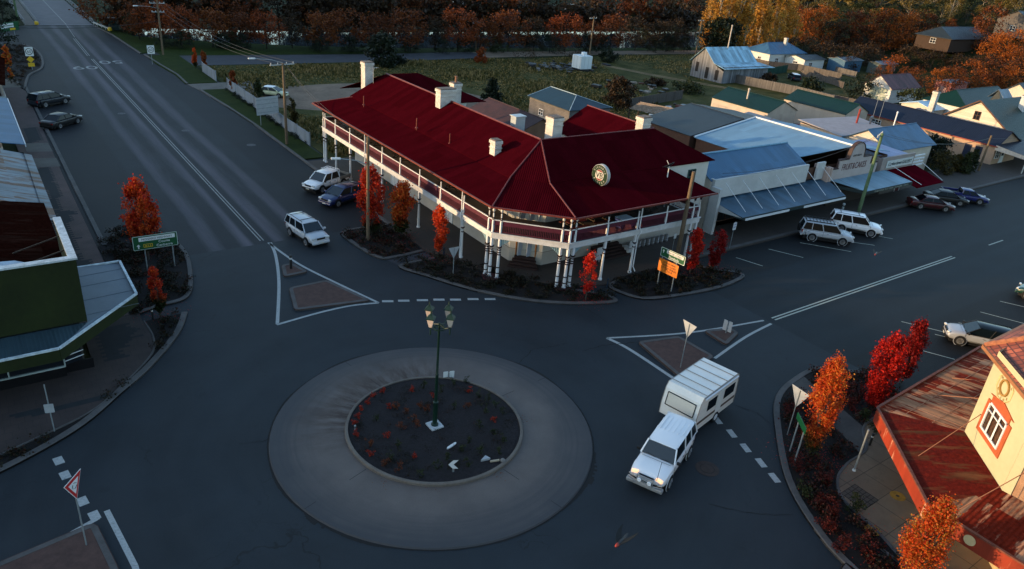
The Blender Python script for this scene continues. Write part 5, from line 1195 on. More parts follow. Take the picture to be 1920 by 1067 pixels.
# octagonal cast emblem with raised letters
EMB = M('cast emblem render', (.50, .40, .20), .85, .15, 4); eo = onC(1.62, 7.38, 0); mb = MB()
def ringC(c, rs, rz, w, n, mb, off, a0=0):
    for i in range(n):
        a, b_ = a0 + 2 * math.pi * i / n, a0 + 2 * math.pi * (i + 1) / n
        f = lambda t, k: c + dC * (rs * k * math.cos(t)) + Vector((0, 0, rz * k * math.sin(t))) + nC * off
        mb.beam(f(a, 1), f(b_, 1), w, w)
ringC(eo, .74, .68, .06, 8, mb, .02, R(22.5)); eb = mb.build('emblem', EMB, RB)
mb = MB(); ringC(eo, .38, .36, .09, 20, mb, .03); mb.build('emblem_ring', M('ochre emblem paint', (.32, .18, .05), .7), eb)
for i, chh in enumerate('HOTEL'):
    a = R(150 - 30 * i); text(eb, 'letter', chh, eo + dC * .56 * math.cos(a) + Vector((0, 0, .52 * math.sin(a) - .05)) + nC * .02, dC, (0, 0, 1), .17, M('ochre emblem paint', ()))
for i, chh in enumerate('MOTOR'):
    a = R(215 + 27 * i); text(eb, 'letter', chh, eo + dC * .56 * math.cos(a) + Vector((0, 0, .54 * math.sin(a) - .05)) + nC * .02, dC, (0, 0, 1), .15, M('ochre emblem paint', ()))
# tiled hip roof with ridge tiles
ap = (14.0, -38.0, 12.2); e0, e1, e2, e3 = (41, -30.75, 8.12), (8.1, -30.75, 8.12), (3.85, -35.0, 8.12), (3.85, -75, 8.12)
mb = MB(); h1, h2 = (13.2, -36.9, 11.9), (11.2, -38.9, 11.9)
mb.slab([e0, (41, -36.9, 11.9), h1, e1][::-1] if False else [e1, h1, (41, -36.9, 11.9), e0][::-1], .08); mb.slab([e1, e2, h2, h1][::-1] if False else [e1, h1, h2, e2], .08); mb.slab([e2, h2, (11.2, -75, 11.9), e3], .08)
mb.slab([h1, (41, -36.9, 11.9), (41, -75, 11.9), (11.2, -75, 11.9), h2], .08)
TILES_R = TILE; rr0 = mb.build('tiled_roof', TILE, RB)
mb = MB()
def ridge_tiles(a, b_, mb):
    a, b_ = Vector(a), Vector(b_); n = int((b_ - a).length / .42)
    for k in range(n):
        p, q = a.lerp(b_, k / n), a.lerp(b_, (k + 1.08) / n); mb.tube([p, q], [.13, .16], 7)
for q_ in ((e1, h1), (e2, h2)): mb = MB(); ridge_tiles(*q_, mb); mb.build('ridge_tile', M('orange ridge tile', (.36, .13, .06), .8, .35, 5, bmp=.4), rr0, smooth=True)
mb = MB(); g = [(41, -30.7), (8.08, -30.7), (3.8, -34.98), (3.8, -75)]; fasc(g, 7.95, 8.12, .12, mb); mb.build('gutter', M('tan gutter', (.30, .13, .06), .6, .2, 3), RB)
# awning: three roofs with a valley, high back, lower front
WA = [(40, -31.7), (7.35, -31.7), (4.2, -34.8), (4.2, -75)]; OA = [(19, -27.4), (6.1, -27.9), (.95, -33.3), (.95, -75)]
mb = MB(); mb.slab([(19, -31.65, 3.75), (7.38, -31.65, 3.75), (6.1, -27.9, 3.2), (19, -27.4, 3.2)][::-1] if False else [(6.1, -27.9, 3.2), (7.38, -31.65, 3.75), (19, -31.65, 3.75), (19, -27.4, 3.2)][::-1], .05)
pa = mb.build('awning', RUSTR, RB)
mb = MB()
for k in range(17): x = 7.0 + k * .76; mb.beam((max(x, 7.35 if k == 0 else 0), -31.6, 3.785), (x, -27.95, 3.24), .016, .012)
for t_ in (.36, .7): mb.beam((7.3 - 1.2 * t_, -31.6 + 3.7 * t_, 3.79 - .55 * t_), (19, -31.6 + 4.1 * t_, 3.79 - .55 * t_), .03, .012)
mb.build('sheet_lap', M('pale worn lap', (.30, .15, .09), .8, .4, 6), pa)
mb = MB(); mb.slab([(6.1, -27.9, 3.2), (.95, -33.3, 3.2), (4.25, -34.72, 3.75), (7.36, -31.62, 3.75)], .05); mb.build('awning', CORR('dark rust awning', (.13, .05, .022), .76, .40, (.13, .012, .007), .8, .0, .4, .5, spec=.05), RB)
mb = MB(); mb.slab([(.95, -33.3, 3.2), (.95, -75, 3.2), (4.25, -75, 3.75), (4.25, -34.72, 3.75)], .05); mb.build('awning', CORR('ribbed rust awning', (.36, .20, .12), .2, .46, (.17, .018, .008), .8, .0, .35, 1.0, spec=.05), RB)
mb = MB(); fasc([(19, -27.35), (6.07, -27.86), (.9, -33.28), (.9, -75)], 2.45, 3.26, .08, mb)
f = mb.build('awning_fascia', CORR('flaking orange red fascia', (.27, .034, .014), 9, .60, (.60, .30, .19), .65, 0, .15, 0), RB)
mb = MB(); p = Vector((.85, -35.2, 2.86)); mb.lathe([(.24, 0), (.24, .02)], p, 24, 0, (-1, 0, 0)); mb.build('disc', M('cream disc', (.55, .42, .22), .7), f)
mb = MB(); fasc([(19, -27.33), (6.06, -27.83), (.87, -33.26), (.87, -75)], 3.24, 3.32, .14, mb); mb.build('awning_edge', M('brown edge', (.16, .05, .03), .7, .4, 4), RB)
for a, b_ in (((7.5, -31.6, 5.7), (9.5, -28.4, 3.4)), ((6.9, -32.1, 5.3), (3.6, -31.3, 3.5)), ((4.25, -35.4, 5.5), (1.6, -34.2, 3.4)), ((10.5, -31.6, 5.7), (13, -28.4, 3.35))): mb = MB(); mb.beam(a, b_, .03); mb.build('stay_rod', M('rusty rod', (.30, .12, .06), .7), RB)
mb = MB(); walls_from([(6.3, -60), (3.2, -60), (3.2, -36.4), (4.2, -35.4), (7.2, -31.8)][::-1], .13, 3.2, mb, 0, False); mb.build('shopfront_wall', M('cream tiled shopfront', (.50, .38, .20), .5, .12, 3), RB)
mb = MB(); mb.bx(3.1, -60, .13, 3.2, -36.6, .55); mb.build('shopfront_sill', M('orange surround paint', ()), RB)
window(RB, (3.19, -38.0, .8), (0, -1, 0), 2.2, 1.5, WHITET); window(RB, (3.19, -41.0, .8), (0, -1, 0), 2.2, 1.5, WHITET)
# ================================================================ vehicles
TYRE = M('tyre rubber', (.012, .012, .013), .85, .2, 8); ALLOY = M('alloy wheel', (.30, .30, .31), .35, .1, 6, metal=.7)
CARGL = M('tinted car glass', (.004, .008, .012), .12, .1, 2, spec=.18); BLACKP = M('black trim', (.012, .012, .013), .5, .1, 5)
LAMPG = PLAIN('headlight glass', (.55, .56, .55), .12, .2); TAIL = PLAIN('tail light red', (.25, .008, .008), .2); PLATE = PLAIN('number plate', (.45, .45, .40), .5)
def PAINTC(name, c, metal=.0, rough=.32): return PLAIN(name, c, rough, metal, .55)
def car(name, label, paint, loc, rz, L=4.6, Wd=1.82, H=1.5, wb=2.7, r=.33, hood=1.15, hz=.95, belt=.98, deck=0.0, dz=1.0, ws=.75, rs=.35, gz=.28, lit=False,
        rails=False, spare=False, rack=False, bull=False, flare=False, tray=False, ladder=False, group=None, rim=ALLOY, roofm=None, trim=None):
    t = thing(name, label, name.replace('_', ' ') if name in ('pickup_truck',) else 'car', loc, rz, group)
    h2, w2 = L / 2, Wd / 2
    fx, rx = h2 - hood, -h2 + deck                                # base of windscreen, base of rear window
    if tray: rx = -h2 + tray
    # lower body: stations along x with a top height and a half width
    st = [(-h2, .55, .62), (-h2 + .03, dz - .12 if deck or tray else belt - .1, .93), (-h2 + .15, (dz if deck else belt), .965), (-h2 + .5, dz if deck else belt, .985)]
    if deck: st += [(rx - .1, dz + .02, 1.0)]
    st += [(rx + .1, belt, 1.0), (0, belt, 1.0), (fx - .15, belt - .01, 1.0), (fx + .12, hz + .01, .995), (h2 - .55, hz - .045, .975), (h2 - .2, hz - .13, .92), (h2 - .05, hz - .27, .86), (h2, .52, .78)]
    if tray: st = [(-h2, .62, .93), (-h2 + .02, .9, .95), (rx, .9, .95), (rx + .02, belt, 1.0)] + [q for q in st if q[0] > rx + .15]
    mb = MB(); n = 10; vs = []
    for x, zt, wk in st:
        w = w2 * wk; zb = gz if abs(x) < h2 - .1 else gz + .12
        ring = [(-w * .88, zb), (-w * .985, zb + .12), (-w, zb + (zt - zb) * .55), (-w * .975, zt - .12), (-w * .90, zt - .02), (w * .90, zt - .02), (w * .975, zt - .12), (w, zb + (zt - zb) * .55), (w * .985, zb + .12), (w * .88, zb)]
        if zt > hz - .3 and x > fx: ring[4] = (-w * .84, zt - .015); ring[5] = (w * .84, zt - .015)
        vs += [(x, y, z) for y, z in ring]
    k = len(st); fs = [(i * n + j, i * n + (j + 1) % n, (i + 1) * n + (j + 1) % n, (i + 1) * n + j)[::-1] for i in range(k - 1) for j in range(n)]
    fs += [tuple(range(n)), tuple(reversed([(k - 1) * n + j for j in range(n)]))]
    mb.add(vs, fs); body = mb.build('body', paint, t, local=True, smooth=True); sm_ = body.modifiers.new('subsurf', 'SUBSURF'); sm_.levels = 1; sm_.render_levels = 1
    # glasshouse: four panes, then roof and pillars in the body colour
    zt = H - .07; tw, bw = w2 * .76, w2 * .93; f1, r1 = fx - ws, rx + rs; tb = belt - .02
    if tray: r1 = rx + .1
    def pane_(nm, P): q = MB(); q.poly(P); return q.build(nm, PLAIN('windscreen glass', (.010, .018, .026), .09), t, local=True)
    def pane(nm, P): q = MB(); q.poly(P); q.poly([(p[0], p[1], p[2]) for p in P][::-1]) if False else None; return q.build(nm, CARGL, t, local=True)
    pane_('windscreen', [(fx, -bw, tb), (fx, bw, tb), (f1, tw, zt), (f1, -tw, zt)]); pane('rear_window', [(rx, bw, tb), (rx, -bw, tb), (r1, -tw, zt), (r1, tw, zt)])
    for s in (1, -1):
        P = [(fx, s * bw, tb), (rx, s * bw, tb), (r1, s * tw, zt), (f1, s * tw, zt)]; pane('side_window', P if s > 0 else P[::-1])
    mb = MB(); th = .07
    ro = []
    for (x0, kx) in ((r1 - .06, .93), (r1 + .15, 1.0), ((r1 + f1) / 2, 1.02), (f1 - .15, 1.0), (f1 + .04, .94)):
        up = 0.0 if kx < .95 else .05
        ro += [(x0, -tw * kx - .03, zt - .02), (x0, -tw * kx * .85, zt + up), (x0, 0, zt + up + .025), (x0, tw * kx * .85, zt + up), (x0, tw * kx + .03, zt - .02)]
    mb.add(ro, [(i * 5 + j, (i + 1) * 5 + j, (i + 1) * 5 + j + 1, i * 5 + j + 1) for i in range(4) for j in range(4)] + [(4, 3, 2, 1, 0), (20, 21, 22, 23, 24), (0, 5, 10, 15, 20, 24, 19, 14, 9, 4)][:2] + [tuple([0, 5, 10, 15, 20, 24, 19, 14, 9, 4][::-1])])
    rf = mb.build('roof', roofm or paint, t, local=True, smooth=True)
    if rails or True:
        mb = MB()
        for s in (1, -1):
            mb.beam((fx + .03, s * (bw + .005), tb), (f1, s * (tw + .01), zt), .07, .05); mb.beam((rx - .02, s * (bw + .005), tb), (r1, s * (tw + .01), zt), .10, .06)
            n_p = 2 if L > 4.2 and not deck and not tray else 1
            for q in range(n_p):
                u = (.42 if n_p == 2 else .52) + q * .0; u = [.46, .76][q] if n_p == 2 else .5
                xb, xt = fx + (rx - fx) * u, f1 + (r1 - f1) * u; mb.beam((xb, s * (bw + .006), tb), (xt, s * (tw + .012), zt), .05, .07)
            mb.beam((fx, s * (bw + .01), tb - .005), (rx, s * (bw + .01), tb - .005), .03, .05)
        mb.build('pillar', BLACKP if roofm is CARGL else paint, rf, local=True)
    # wheels
    for sx in (1, -1):
        for s in (1, -1):
            cx = sx * wb / 2 + .02; c = (cx, s * (w2 - .11), r)
            a = MB(); a.lathe([(r + .075, -.01), (r + .075, .012)], (cx, s * (w2 - .012) - (0 if s > 0 else 0), r + .01), 20, 0, (0, s, 0)); a.build('wheel_arch', BLACKP if not flare else paint, t, local=True)
            if flare: a = MB(); a.lathe([(r + .03, 0), (r + .03, .014)], (cx, s * (w2 + .005), r + .01), 20, 0, (0, s, 0)); a.build('wheel_arch', BLACKP, t, local=True)
            w = MB(); w.lathe([(r * .7, -.12), (r - .02, -.115), (r, -.08), (r, .08), (r - .02, .115), (r * .68, .12)], (cx, s * (w2 - .085), r), 22, 0, (0, s, 0)); wh = w.build('wheel', TYRE, t, local=True, smooth=True)
            q = MB(); q.lathe([(r * .66, 0), (r * .66, .015), (r * .60, .005), (r * .15, .0), (r * .12, .03), (.01, .03)], (cx, s * (w2 + .034), r), 20, 0, (0, s, 0))
            for k5 in range(6):
                a5 = k5 * math.pi / 3; q.beam((cx + math.cos(a5) * r * .12, s * (w2 + .055), r + math.sin(a5) * r * .12), (cx + math.cos(a5) * r * .6, s * (w2 + .05), r + math.sin(a5) * r * .6), .05, .02)
            q.build('rim', rim, wh, local=True)
    for s in (1, -1):
        m_ = MB(); m_.box((h2 - .11, s * w2 * .66, hz - .25), (.16, .36, .15), s * -.25); m_.build('headlight', PLAIN('lit headlight', (.8, .6, .4), .2) if lit is None else (LAMPG if not lit else M('lit headlamp', (.8, .5, .3), .2, .05, 2, emit=((1.0, .52, .28), .35))), t, local=True, bevel=.03)
        m_ = MB(); m_.box((-h2 + .06, s * w2 * .80, belt - .22 if not tray else .72), (.1, .22, .3 if not deck else .16)); m_.build('tail_light', TAIL, t, local=True, bevel=.02)
        m_ = MB(); m_.box((fx - .12, s * (w2 + .11), belt + .06), (.12, .22, .16)); m_.build('wing_mirror', trim or paint, t, local=True, bevel=.03)
    m_ = MB(); m_.box((h2 - .02, 0, hz - .28), (.06, w2 * .8, .14)); m_.build('grille', BLACKP, t, local=True)
    m_ = MB(); m_.box((h2 - .06, 0, gz + .12), (.2, Wd * .86, .22)); m_.build('bumper', trim or paint, t, local=True, bevel=.05)
    m_ = MB(); m_.box((h2 + .045, 0, gz + .14), (.02, .37, .11)); m_.build('number_plate', PLATE, t, local=True)
    if not tray: m_ = MB(); m_.box((-h2 + .04, 0, gz + .13), (.16, Wd * .86, .24)); m_.build('bumper', trim or paint, t, local=True, bevel=.05)
    m_ = MB(); m_.bx(-h2 + .25, -w2 * .84, .14, h2 - .25, w2 * .84, gz + .06); m_.build('underbody', BLACKP, t, local=True)
    m_ = MB()
    for s in (1, -1): m_.beam((fx + .03, s * .15, tb + .03), (fx - .05, s * .62, tb + .07), .02)
    m_.build('wiper', BLACKP, t, local=True)
    m_ = MB()
    for s in (1, -1):
        dx0, dx1 = fx + .02, (rx if not tray else rx + .12) + .25
        for x in (dx0, (dx0 + dx1) / 2, dx1): m_.beam((x, s * (w2 * 1.001), gz + .2), (x, s * (w2 * .985), belt - .08), .018, .012)
        m_.beam((dx1, s * (w2 + .002), gz + .19), (dx0, s * (w2 + .002), gz + .19), .012, .02)
        for x in (dx0 - .35 - (dx0 - dx1) * .3, dx1 + .3): m_.beam((x, s * (w2 + .008), belt - .2), (x + .16, s * (w2 + .008), belt - .2), .02, .03)
    m_.beam((fx + .2, -w2 * .8, hz + .004), (fx + .2, w2 * .8, hz + .004), .012, .01)
    m_.build('panel_gap', BLACKP, t, local=True)
    if rails:
        for s in (1, -1): m_ = MB(); m_.tube([(r1 + .1, s * tw * .9, zt + .03), (r1 + .2, s * tw * .9, zt + .1), (f1 - .3, s * tw * .9, zt + .1), (f1 - .2, s * tw * .9, zt + .04)], .022, 6); m_.build('roof_rail', BLACKP, t, local=True)
        for x in (r1 + .5, f1 - .6): m_ = MB(); m_.beam((x, -tw * .9, zt + .11), (x, tw * .9, zt + .11), .04, .03); m_.build('cross_bar', BLACKP, t, local=True)
    if rack:
        m_ = MB()
        for k in range(9): x = r1 + .1 + (f1 - r1 - .3) * k / 8; m_.beam((x, -tw, zt + .14), (x, tw, zt + .14), .05, .04)
        for s in (1, -1): m_.beam((r1 + .05, s * tw, zt + .17), (f1 - .15, s * tw, zt + .17), .05, .09)
        m_.beam((r1 + .05, -tw, zt + .17), (r1 + .05, tw, zt + .17), .05, .09); m_.build('roof_rack', BLACKP, t, local=True)
    if spare: m_ = MB(); m_.lathe([(.2, 0), (.36, .03), (.37, .2), (.2, .23)], (-h2 - .02, .1, .95), 20, 0, (-1, 0, 0)); m_.build('spare_wheel', TYRE, t, local=True, smooth=True)
    if bull:
        m_ = MB(); B_ = M('steel bar', (.32, .32, .33), .35, .15, 4, metal=.7)
        for z in (.62, .80, .98): m_.tube([(h2 + .02, -w2 * .92 if z < .9 else -w2 * .45, z), (h2 + .16, -w2 * .4, z), (h2 + .16, w2 * .4, z), (h2 + .02, w2 * .92 if z < .9 else w2 * .45, z)], .03, 8)
        for s in (1, -1): m_.tube([(h2 + .16, s * w2 * .42, .5), (h2 + .16, s * w2 * .42, 1.0)], .03, 8)
        m_.build('bull_bar', B_, t, local=True, smooth=True)
        m_ = MB(); m_.box((h2 + .06, 0, .48), (.26, Wd * .98, .2)); m_.build('steel_bumper', M('scuffed silver bumper', (.28, .28, .28), .5, .2, 3, metal=.3), t, local=True, bevel=.04)
        for s in (1, -1): m_ = MB(); m_.lathe([(.09, 0), (.11, .08), (.10, .1)], (h2 + .18, s * .26, .78), 14, 0, (1, 0, 0)); m_.build('spot_lamp', PLAIN('bright lamp', (.7, .72, .75), .15), t, local=True)
    if tray:
        m_ = MB(); m_.bx(-h2, -w2 * .98, .78, rx - .02, w2 * .98, .86)
        for s in (1, -1): m_.bx(-h2, s * w2 - .03 * s - .02, .84, rx - .02, s * w2 - .03 * s + .02, 1.12)
        m_.bx(-h2 - .02, -w2, .84, -h2 + .02, w2, 1.12); m_.build('tray', paint if not ladder else M('dusty tray', (.20, .19, .17), .7, .2, 3), t, local=True)
        m_ = MB(); m_.bx(-h2 + .04, -w2 * .88, .87, rx - .05, w2 * .88, .9); m_.build('tray_floor', BLACKP, t, local=True)
        if ladder:
            m_ = MB()
            for s in (1, -1): m_.tube([(rx - .04, s * w2 * .9, .9), (rx - .04, s * w2 * .86, H + .05), (rx + .9, s * w2 * .74, H + .08)], .025, 6)
            for x in (rx - .04, rx + .3, rx + .6, rx + .9): m_.tube([(x, -w2 * .8, H + .06), (x, w2 * .8, H + .06)], .025, 6)
            for y in (-.4, 0, .4): m_.tube([(rx - .04, y, .95), (rx - .04, y, H + .05)], .02, 6)
            m_.build('ladder_rack', WHITET, t, local=True)
    return t
def hd(a, b_): return math.atan2(b_[1] - a[1], b_[0] - a[0])
def place(px_, py_): p = at(px_, py_); return (p.x, p.y, .004)
WHT = PAINTC('white car paint', (.74, .74, .75)); SLV = PAINTC('silver car paint', (.42, .44, .47), .05); BLU = PAINTC('blue car paint', (.004, .018, .10)); BLK = PLAIN('black car paint', (.006, .006, .008), .4, 0, .12)
DKB = PLAIN('dark navy car paint', (.006, .010, .018), .4, 0, .15); MRN = PAINTC('maroon car paint', (.06, .006, .010)); RBL = PAINTC('royal blue car paint', (.006, .012, .12)); PRL = PAINTC('pearl white car paint', (.30, .32, .36), .1)
# the four-wheel drive towing a caravan
f, r_ = at(1249.6, 918), at(1289, 856.5); d = (f - r_).normalized(); nL = Vector((-d.y, d.x, 0)); c = (f + r_) / 2 - nL * (-.93)
c = (f + r_) / 2 + nL * (.9 if (nL.dot(at(1200, 880) - f) > 0) else -.9)
suv = car('four_wheel_drive', 'white four-wheel drive with headlights on, towing the caravan out of the crossing', WHT, (c.x, c.y, .004), math.atan2(d.y, d.x), L=4.85, Wd=1.93, H=1.86, wb=2.97, r=.40, hood=1.42, hz=1.16, belt=1.16, ws=.42, rs=.16, gz=.42, lit=True, bull=True, flare=True, trim=BLACKP)
mb = MB()
for k in range(6): y = -.6 + k * .24; mb.beam((-1.9, y, 1.865), (-.5, y, 1.872), .07, .02)
mb.build('roof_rib', WHT, suv, local=True, bevel=.008)
mb = MB(); mb.tube([(2.5, .55, 1.0), (2.3, .56, 2.0)], .012, 5); mb.build('aerial', BLACKP, suv, local=True)
th = math.atan2(d.y, d.x)
# caravan
hp = Vector((c.x, c.y, 0)) - d * 2.9
pF, pB = at(1312, 800), at(1383, 742)
cd = (at(1262, 706, 2.45) - at(1328, 668, 2.45)).normalized() if False else None
k0, k1 = at(1250, 712, 2.5), at(1316, 669, 2.5); k2 = at(1387, 705, 2.5); k3 = at(1340, 748, 2.5)
cdir = Vector((k0.x - k1.x, k0.y - k1.y, 0)).normalized()
ctr = (k0 + k2) / 2; CVL = 4.6
CV = thing('caravan', 'old white caravan with brown stripe towed behind the white four-wheel drive', 'caravan', (ctr.x, ctr.y, .004), math.atan2(cdir.y, cdir.x))
CVP = M('aged white caravan aluminium', (.68, .67, .63), .5, .10, .8); CVS = BOARD('caravan side panelling', (.66, .62, .56), .13, var=.06, dark=.75, rough=.55)
w, l = 1.12, CVL / 2
prof = [(l - .25, .42), (l, .62), (l - .02, 1.25), (l - .22, 2.2), (l - .45, 2.5), (-l + .35, 2.55), (-l + .12, 2.4), (-l, 1.3), (-l + .05, .42)]
mb = MB(); n = len(prof)
Lp, Rp = [(x, w, z) for x, z in prof], [(x, -w, z) for x, z in prof]
mb.poly(Lp[::-1] if False else Lp); mb.poly(Rp[::-1])
mb.build('side', CVS, CV, local=True)
mb = MB()
for i in range(n): j = (i + 1) % n; mb.poly([Lp[i], Rp[i], Rp[j], Lp[j]])
mb.build('shell', CVP, CV, local=True)
mb = MB()
for x in (-1.5, -.7, .1, .9, 1.6): mb.beam((x, -w, 2.565 if x < 1.7 else 2.5), (x, w, 2.565), .05, .02)
for s in (1, -1):
    for i in range(n - 1): a, b_ = prof[i], prof[i + 1]; mb.beam((a[0], s * (w + .01), a[1]), (b_[0], s * (w + .01), b_[1]), .035, .035)
mb.build('trim_strip', M('dull aluminium trim', (.30, .27, .24), .5, .2, 4, metal=.4), CV, local=True)
mb = MB(); q = lambda y, t_: (l - .02 - .20 * t_ + .035, y, 1.25 + .95 * t_)
mb.poly([q(-.85, .08), q(.85, .08), q(.85, .80), q(-.85, .80)]); mb.build('front_window_cover', M('cream window cover', (.56, .53, .46), .6, .06, 1), CV, local=True)
mb = MB()
for a, b_ in ((q(-.88, .05), q(.88, .05)), (q(.88, .05), q(.88, .84)), (q(.88, .84), q(-.88, .84)), (q(-.88, .84), q(-.88, .05))): mb.beam(a, b_, .04)
mb.build('window_seal', BLACKP, CV, local=True)
for s in (1, -1):
    for x0, x1 in ((-1.9, -.7), (.2, 1.2)): mb = MB(); mb.bx(x0, s * (w + .005), 1.35, x1, s * (w + .02), 2.0); mb.build('side_window', CARGL, CV, local=True)
    mb = MB(); mb.bx(-l + .1, s * (w + .004), .82, l - .1, s * (w + .012), .98); mb.build('stripe', M('brown caravan stripe', (.10, .06, .04), .6, .2, 3), CV, local=True)
    mb = MB(); mb.lathe([(.2, -.1), (.33, -.1), (.33, .1), (.2, .1)], (-.2, s * (w - .08), .33), 20, 0, (0, s, 0)); wh = mb.build('wheel', TYRE, CV, local=True); mb = MB(); mb.lathe([(.2, 0), (.05, .02)], (-.2, s * (w + .025), .33), 16, 0, (0, s, 0)); mb.build('rim', WHITET, wh, local=True)
sgn_ = 1 if True else -1
mb = MB(); mb.bx(-.5, w + .01, .75, .1, w + .03, 2.15); mb.build('door', CVP, CV, local=True)
mb = MB(); mb.tube([(-1.9, w + .08, 2.42), (1.8, w + .08, 2.42)], .06, 8); mb.build('rolled_awning', WHITET, CV, local=True, smooth=True)
mb = MB(); mb.beam((l - .2, .5, .42), (l + 1.15, .03, .45), .08); mb.beam((l - .2, -.5, .42), (l + 1.15, -.03, .45), .08); mb.build('drawbar', BLACKP, CV, local=True)
mb = MB(); mb.lathe([(.14, 0), (.16, .1), (.16, .9), (.14, 1.0)], (l + .3, -.5, .62), 16, 0, (0, 1, 0)); mb.build('gas_bottle', WHITET, CV, local=True, smooth=True)
for s in (1, -1): mb = MB(); mb.box((-l - .01, s * .9, .7), (.05, .2, .12)); mb.build('tail_light', TAIL, CV, local=True)
# other vehicles
def seg_car(fw, rw, side, *a, **k):
    """wheel contact pixels of one flank; side = +1 when the flank seen is the car's left"""
    f, r_ = at(*fw), at(*rw); d = (f - r_).normalized(); nL = Vector((-d.y, d.x, 0)); c = (f + r_) / 2 - nL * side * (k.get('Wd', 1.82) / 2)
    return car(a[0], a[1], a[2], (c.x, c.y, .004), math.atan2(d.y, d.x), **k)
seg_car((572.5, 461.5), (544.4, 442.8), -1, 'station_wagon', 'silver four-wheel-drive wagon with roof rails driving towards the crossing', SLV, L=4.45, Wd=1.8, H=1.72, wb=2.62, r=.36, hood=1.1, hz=1.08, belt=1.06, ws=.6, rs=.18, gz=.34, rails=True)
def park(pxy, pf, name, label, paint, **k):
    c = at(*pxy); q = at(*pf); a = math.atan2(q.y - c.y, q.x - c.x); return car(name, label, paint, (c.x, c.y, .004), a, **k)
park((612, 352), (570, 366), 'pickup_truck', 'white dual-cab utility with ladder rack parked nose-out beside the hotel', WHT, L=5.1, Wd=1.82, H=1.78, wb=3.0, r=.38, hood=1.2, hz=1.1, belt=1.08, ws=.65, rs=.1, gz=.4, tray=1.55, ladder=True, bull=False, trim=BLACKP)
park((641, 378), (600, 391), 'car', 'blue hatchback wagon parked beside the white utility', BLU, L=4.45, Wd=1.84, H=1.62, wb=2.65, r=.35, hood=1.0, hz=1.0, belt=1.0, ws=.85, rs=.45, gz=.25, rails=True)
seg_car((40 + 815 / 9.7, 150 + 432 / 9.7), (40 + 440 / 9.7, 150 + 505 / 9.7), -1, 'car', 'dark navy wagon parked further up the left kerb', DKB, L=4.75, Wd=1.88, H=1.68, wb=2.8, r=.37, hood=1.15, hz=1.02, belt=1.02, ws=.85, rs=.4, gz=.28, rails=True, roofm=PAINTC('dusty roof paint', (.05, .055, .06)))
seg_car((40 + 1025 / 9.7, 150 + 795 / 9.7), (40 + 722 / 9.7, 150 + 888 / 9.7), -1, 'car', 'black sedan parked on the left kerb, nearer than the navy wagon', BLK, L=4.85, Wd=1.84, H=1.44, wb=2.78, r=.34, hood=1.2, hz=.92, belt=.92, deck=.75, dz=.96, ws=.85, rs=.75, gz=.2)
seg_car((1578, 461), (1519, 452), -1, 'four_wheel_drive', 'silver four-wheel drive with black roof rack and spare wheel outside the shops', SLV, L=4.85, Wd=1.88, H=1.84, wb=2.79, r=.39, hood=1.2, hz=1.14, belt=1.12, ws=.62, rs=.2, gz=.38, rack=True, spare=True, flare=True)
park((1601, 434), (1640, 441), 'four_wheel_drive', 'dusty white four-wheel drive parked on the far side of the silver one', WHT, L=4.9, Wd=1.9, H=1.86, wb=2.79, r=.39, hood=1.25, hz=1.14, belt=1.12, ws=.62, rs=.22, gz=.38, rails=True, flare=True)
park((1742, 390), (1775, 394), 'car', 'maroon sedan parked by the footpath, nearest of three dark cars', MRN, L=4.8, Wd=1.8, H=1.43, wb=2.73, r=.33, hood=1.15, hz=.9, belt=.92, deck=.8, dz=.98, ws=.8, rs=.8, gz=.2)
park((1770, 379), (1800, 383), 'car', 'black sedan parked between the maroon sedan and the blue utility', BLK, L=4.7, Wd=1.8, H=1.45, wb=2.7, r=.33, hood=1.15, hz=.92, belt=.93, deck=.7, dz=.98, ws=.8, rs=.8, gz=.2)
park((1805, 376), (1840, 381), 'pickup_truck', 'royal blue utility parked furthest of the three dark cars', RBL, L=5.0, Wd=1.82, H=1.5, wb=2.95, r=.34, hood=1.15, hz=.95, belt=.96, ws=.75, rs=.1, gz=.24, tray=1.9)
park((1830, 645), (1770, 632), 'car', 'pearl white wagon parked nose-out behind the tiled corner building', PRL, L=4.5, Wd=1.86, H=1.65, wb=2.65, r=.37, hood=1.15, hz=1.05, belt=1.04, ws=.8, rs=.4, gz=.3, roofm=CARGL, flare=True, trim=BLACKP)
park((1960, 566), (1927, 556), 'car', 'dark green car whose nose shows at the right edge of the parking bays', PAINTC('dark green car paint', (.01, .05, .04)), L=4.5, Wd=1.8, H=1.5, r=.33)
park((512, 180), (545, 184), 'car', 'pale yellow and white small car parked in the dirt yard behind the white fence', PAINTC('cream car paint', (.50, .50, .30)), L=4.1, Wd=1.7, H=1.42, wb=2.5, r=.31, hood=.9, hz=.85, belt=.88, ws=.9, rs=.7, gz=.22, deck=.3, dz=.85, roofm=WHT)
# tiny vehicles in the park beyond the river
for i, (x, y, pm, lab, wag) in enumerate(((722, 20, WHT, 'white van by the park trees beyond the river, furthest left', 1), (776, 18, SLV, 'silver car standing among the park trees beyond the river', 0), (827, 9, PRL, 'white car in the row beyond the river, left of the autumn trees', 0), (862, 10, WHT, 'white car second in the row beyond the river', 0), (935, 16, SLV, 'silver car behind orange trees beyond the river', 0), (1028, 22, WHT, 'white car with pale roof beyond the river, left of the camper', 0), (1068, 22, WHT, 'white camper vehicle beyond the river behind the bright orange tree', 1), (882, 6, SLV, 'silver car third in the row beyond the river', 0), (1488, 150, DKB, 'dark car with a pale roof in the green yard behind the barn', 0))):
    p = at(x, y) if i < 8 else at(x, y)
    t = car('car', lab, pm, (p.x, p.y, T(p.x, p.y)), .15 * i - .3, L=4.5 if not wag else 6.2, Wd=1.8 if not wag else 2.2, H=1.5 if not wag else 2.6, wb=2.6, hood=1.1 if not wag else .5, hz=.95 if not wag else 1.3, belt=.95 if not wag else 1.5, roofm=WHT)
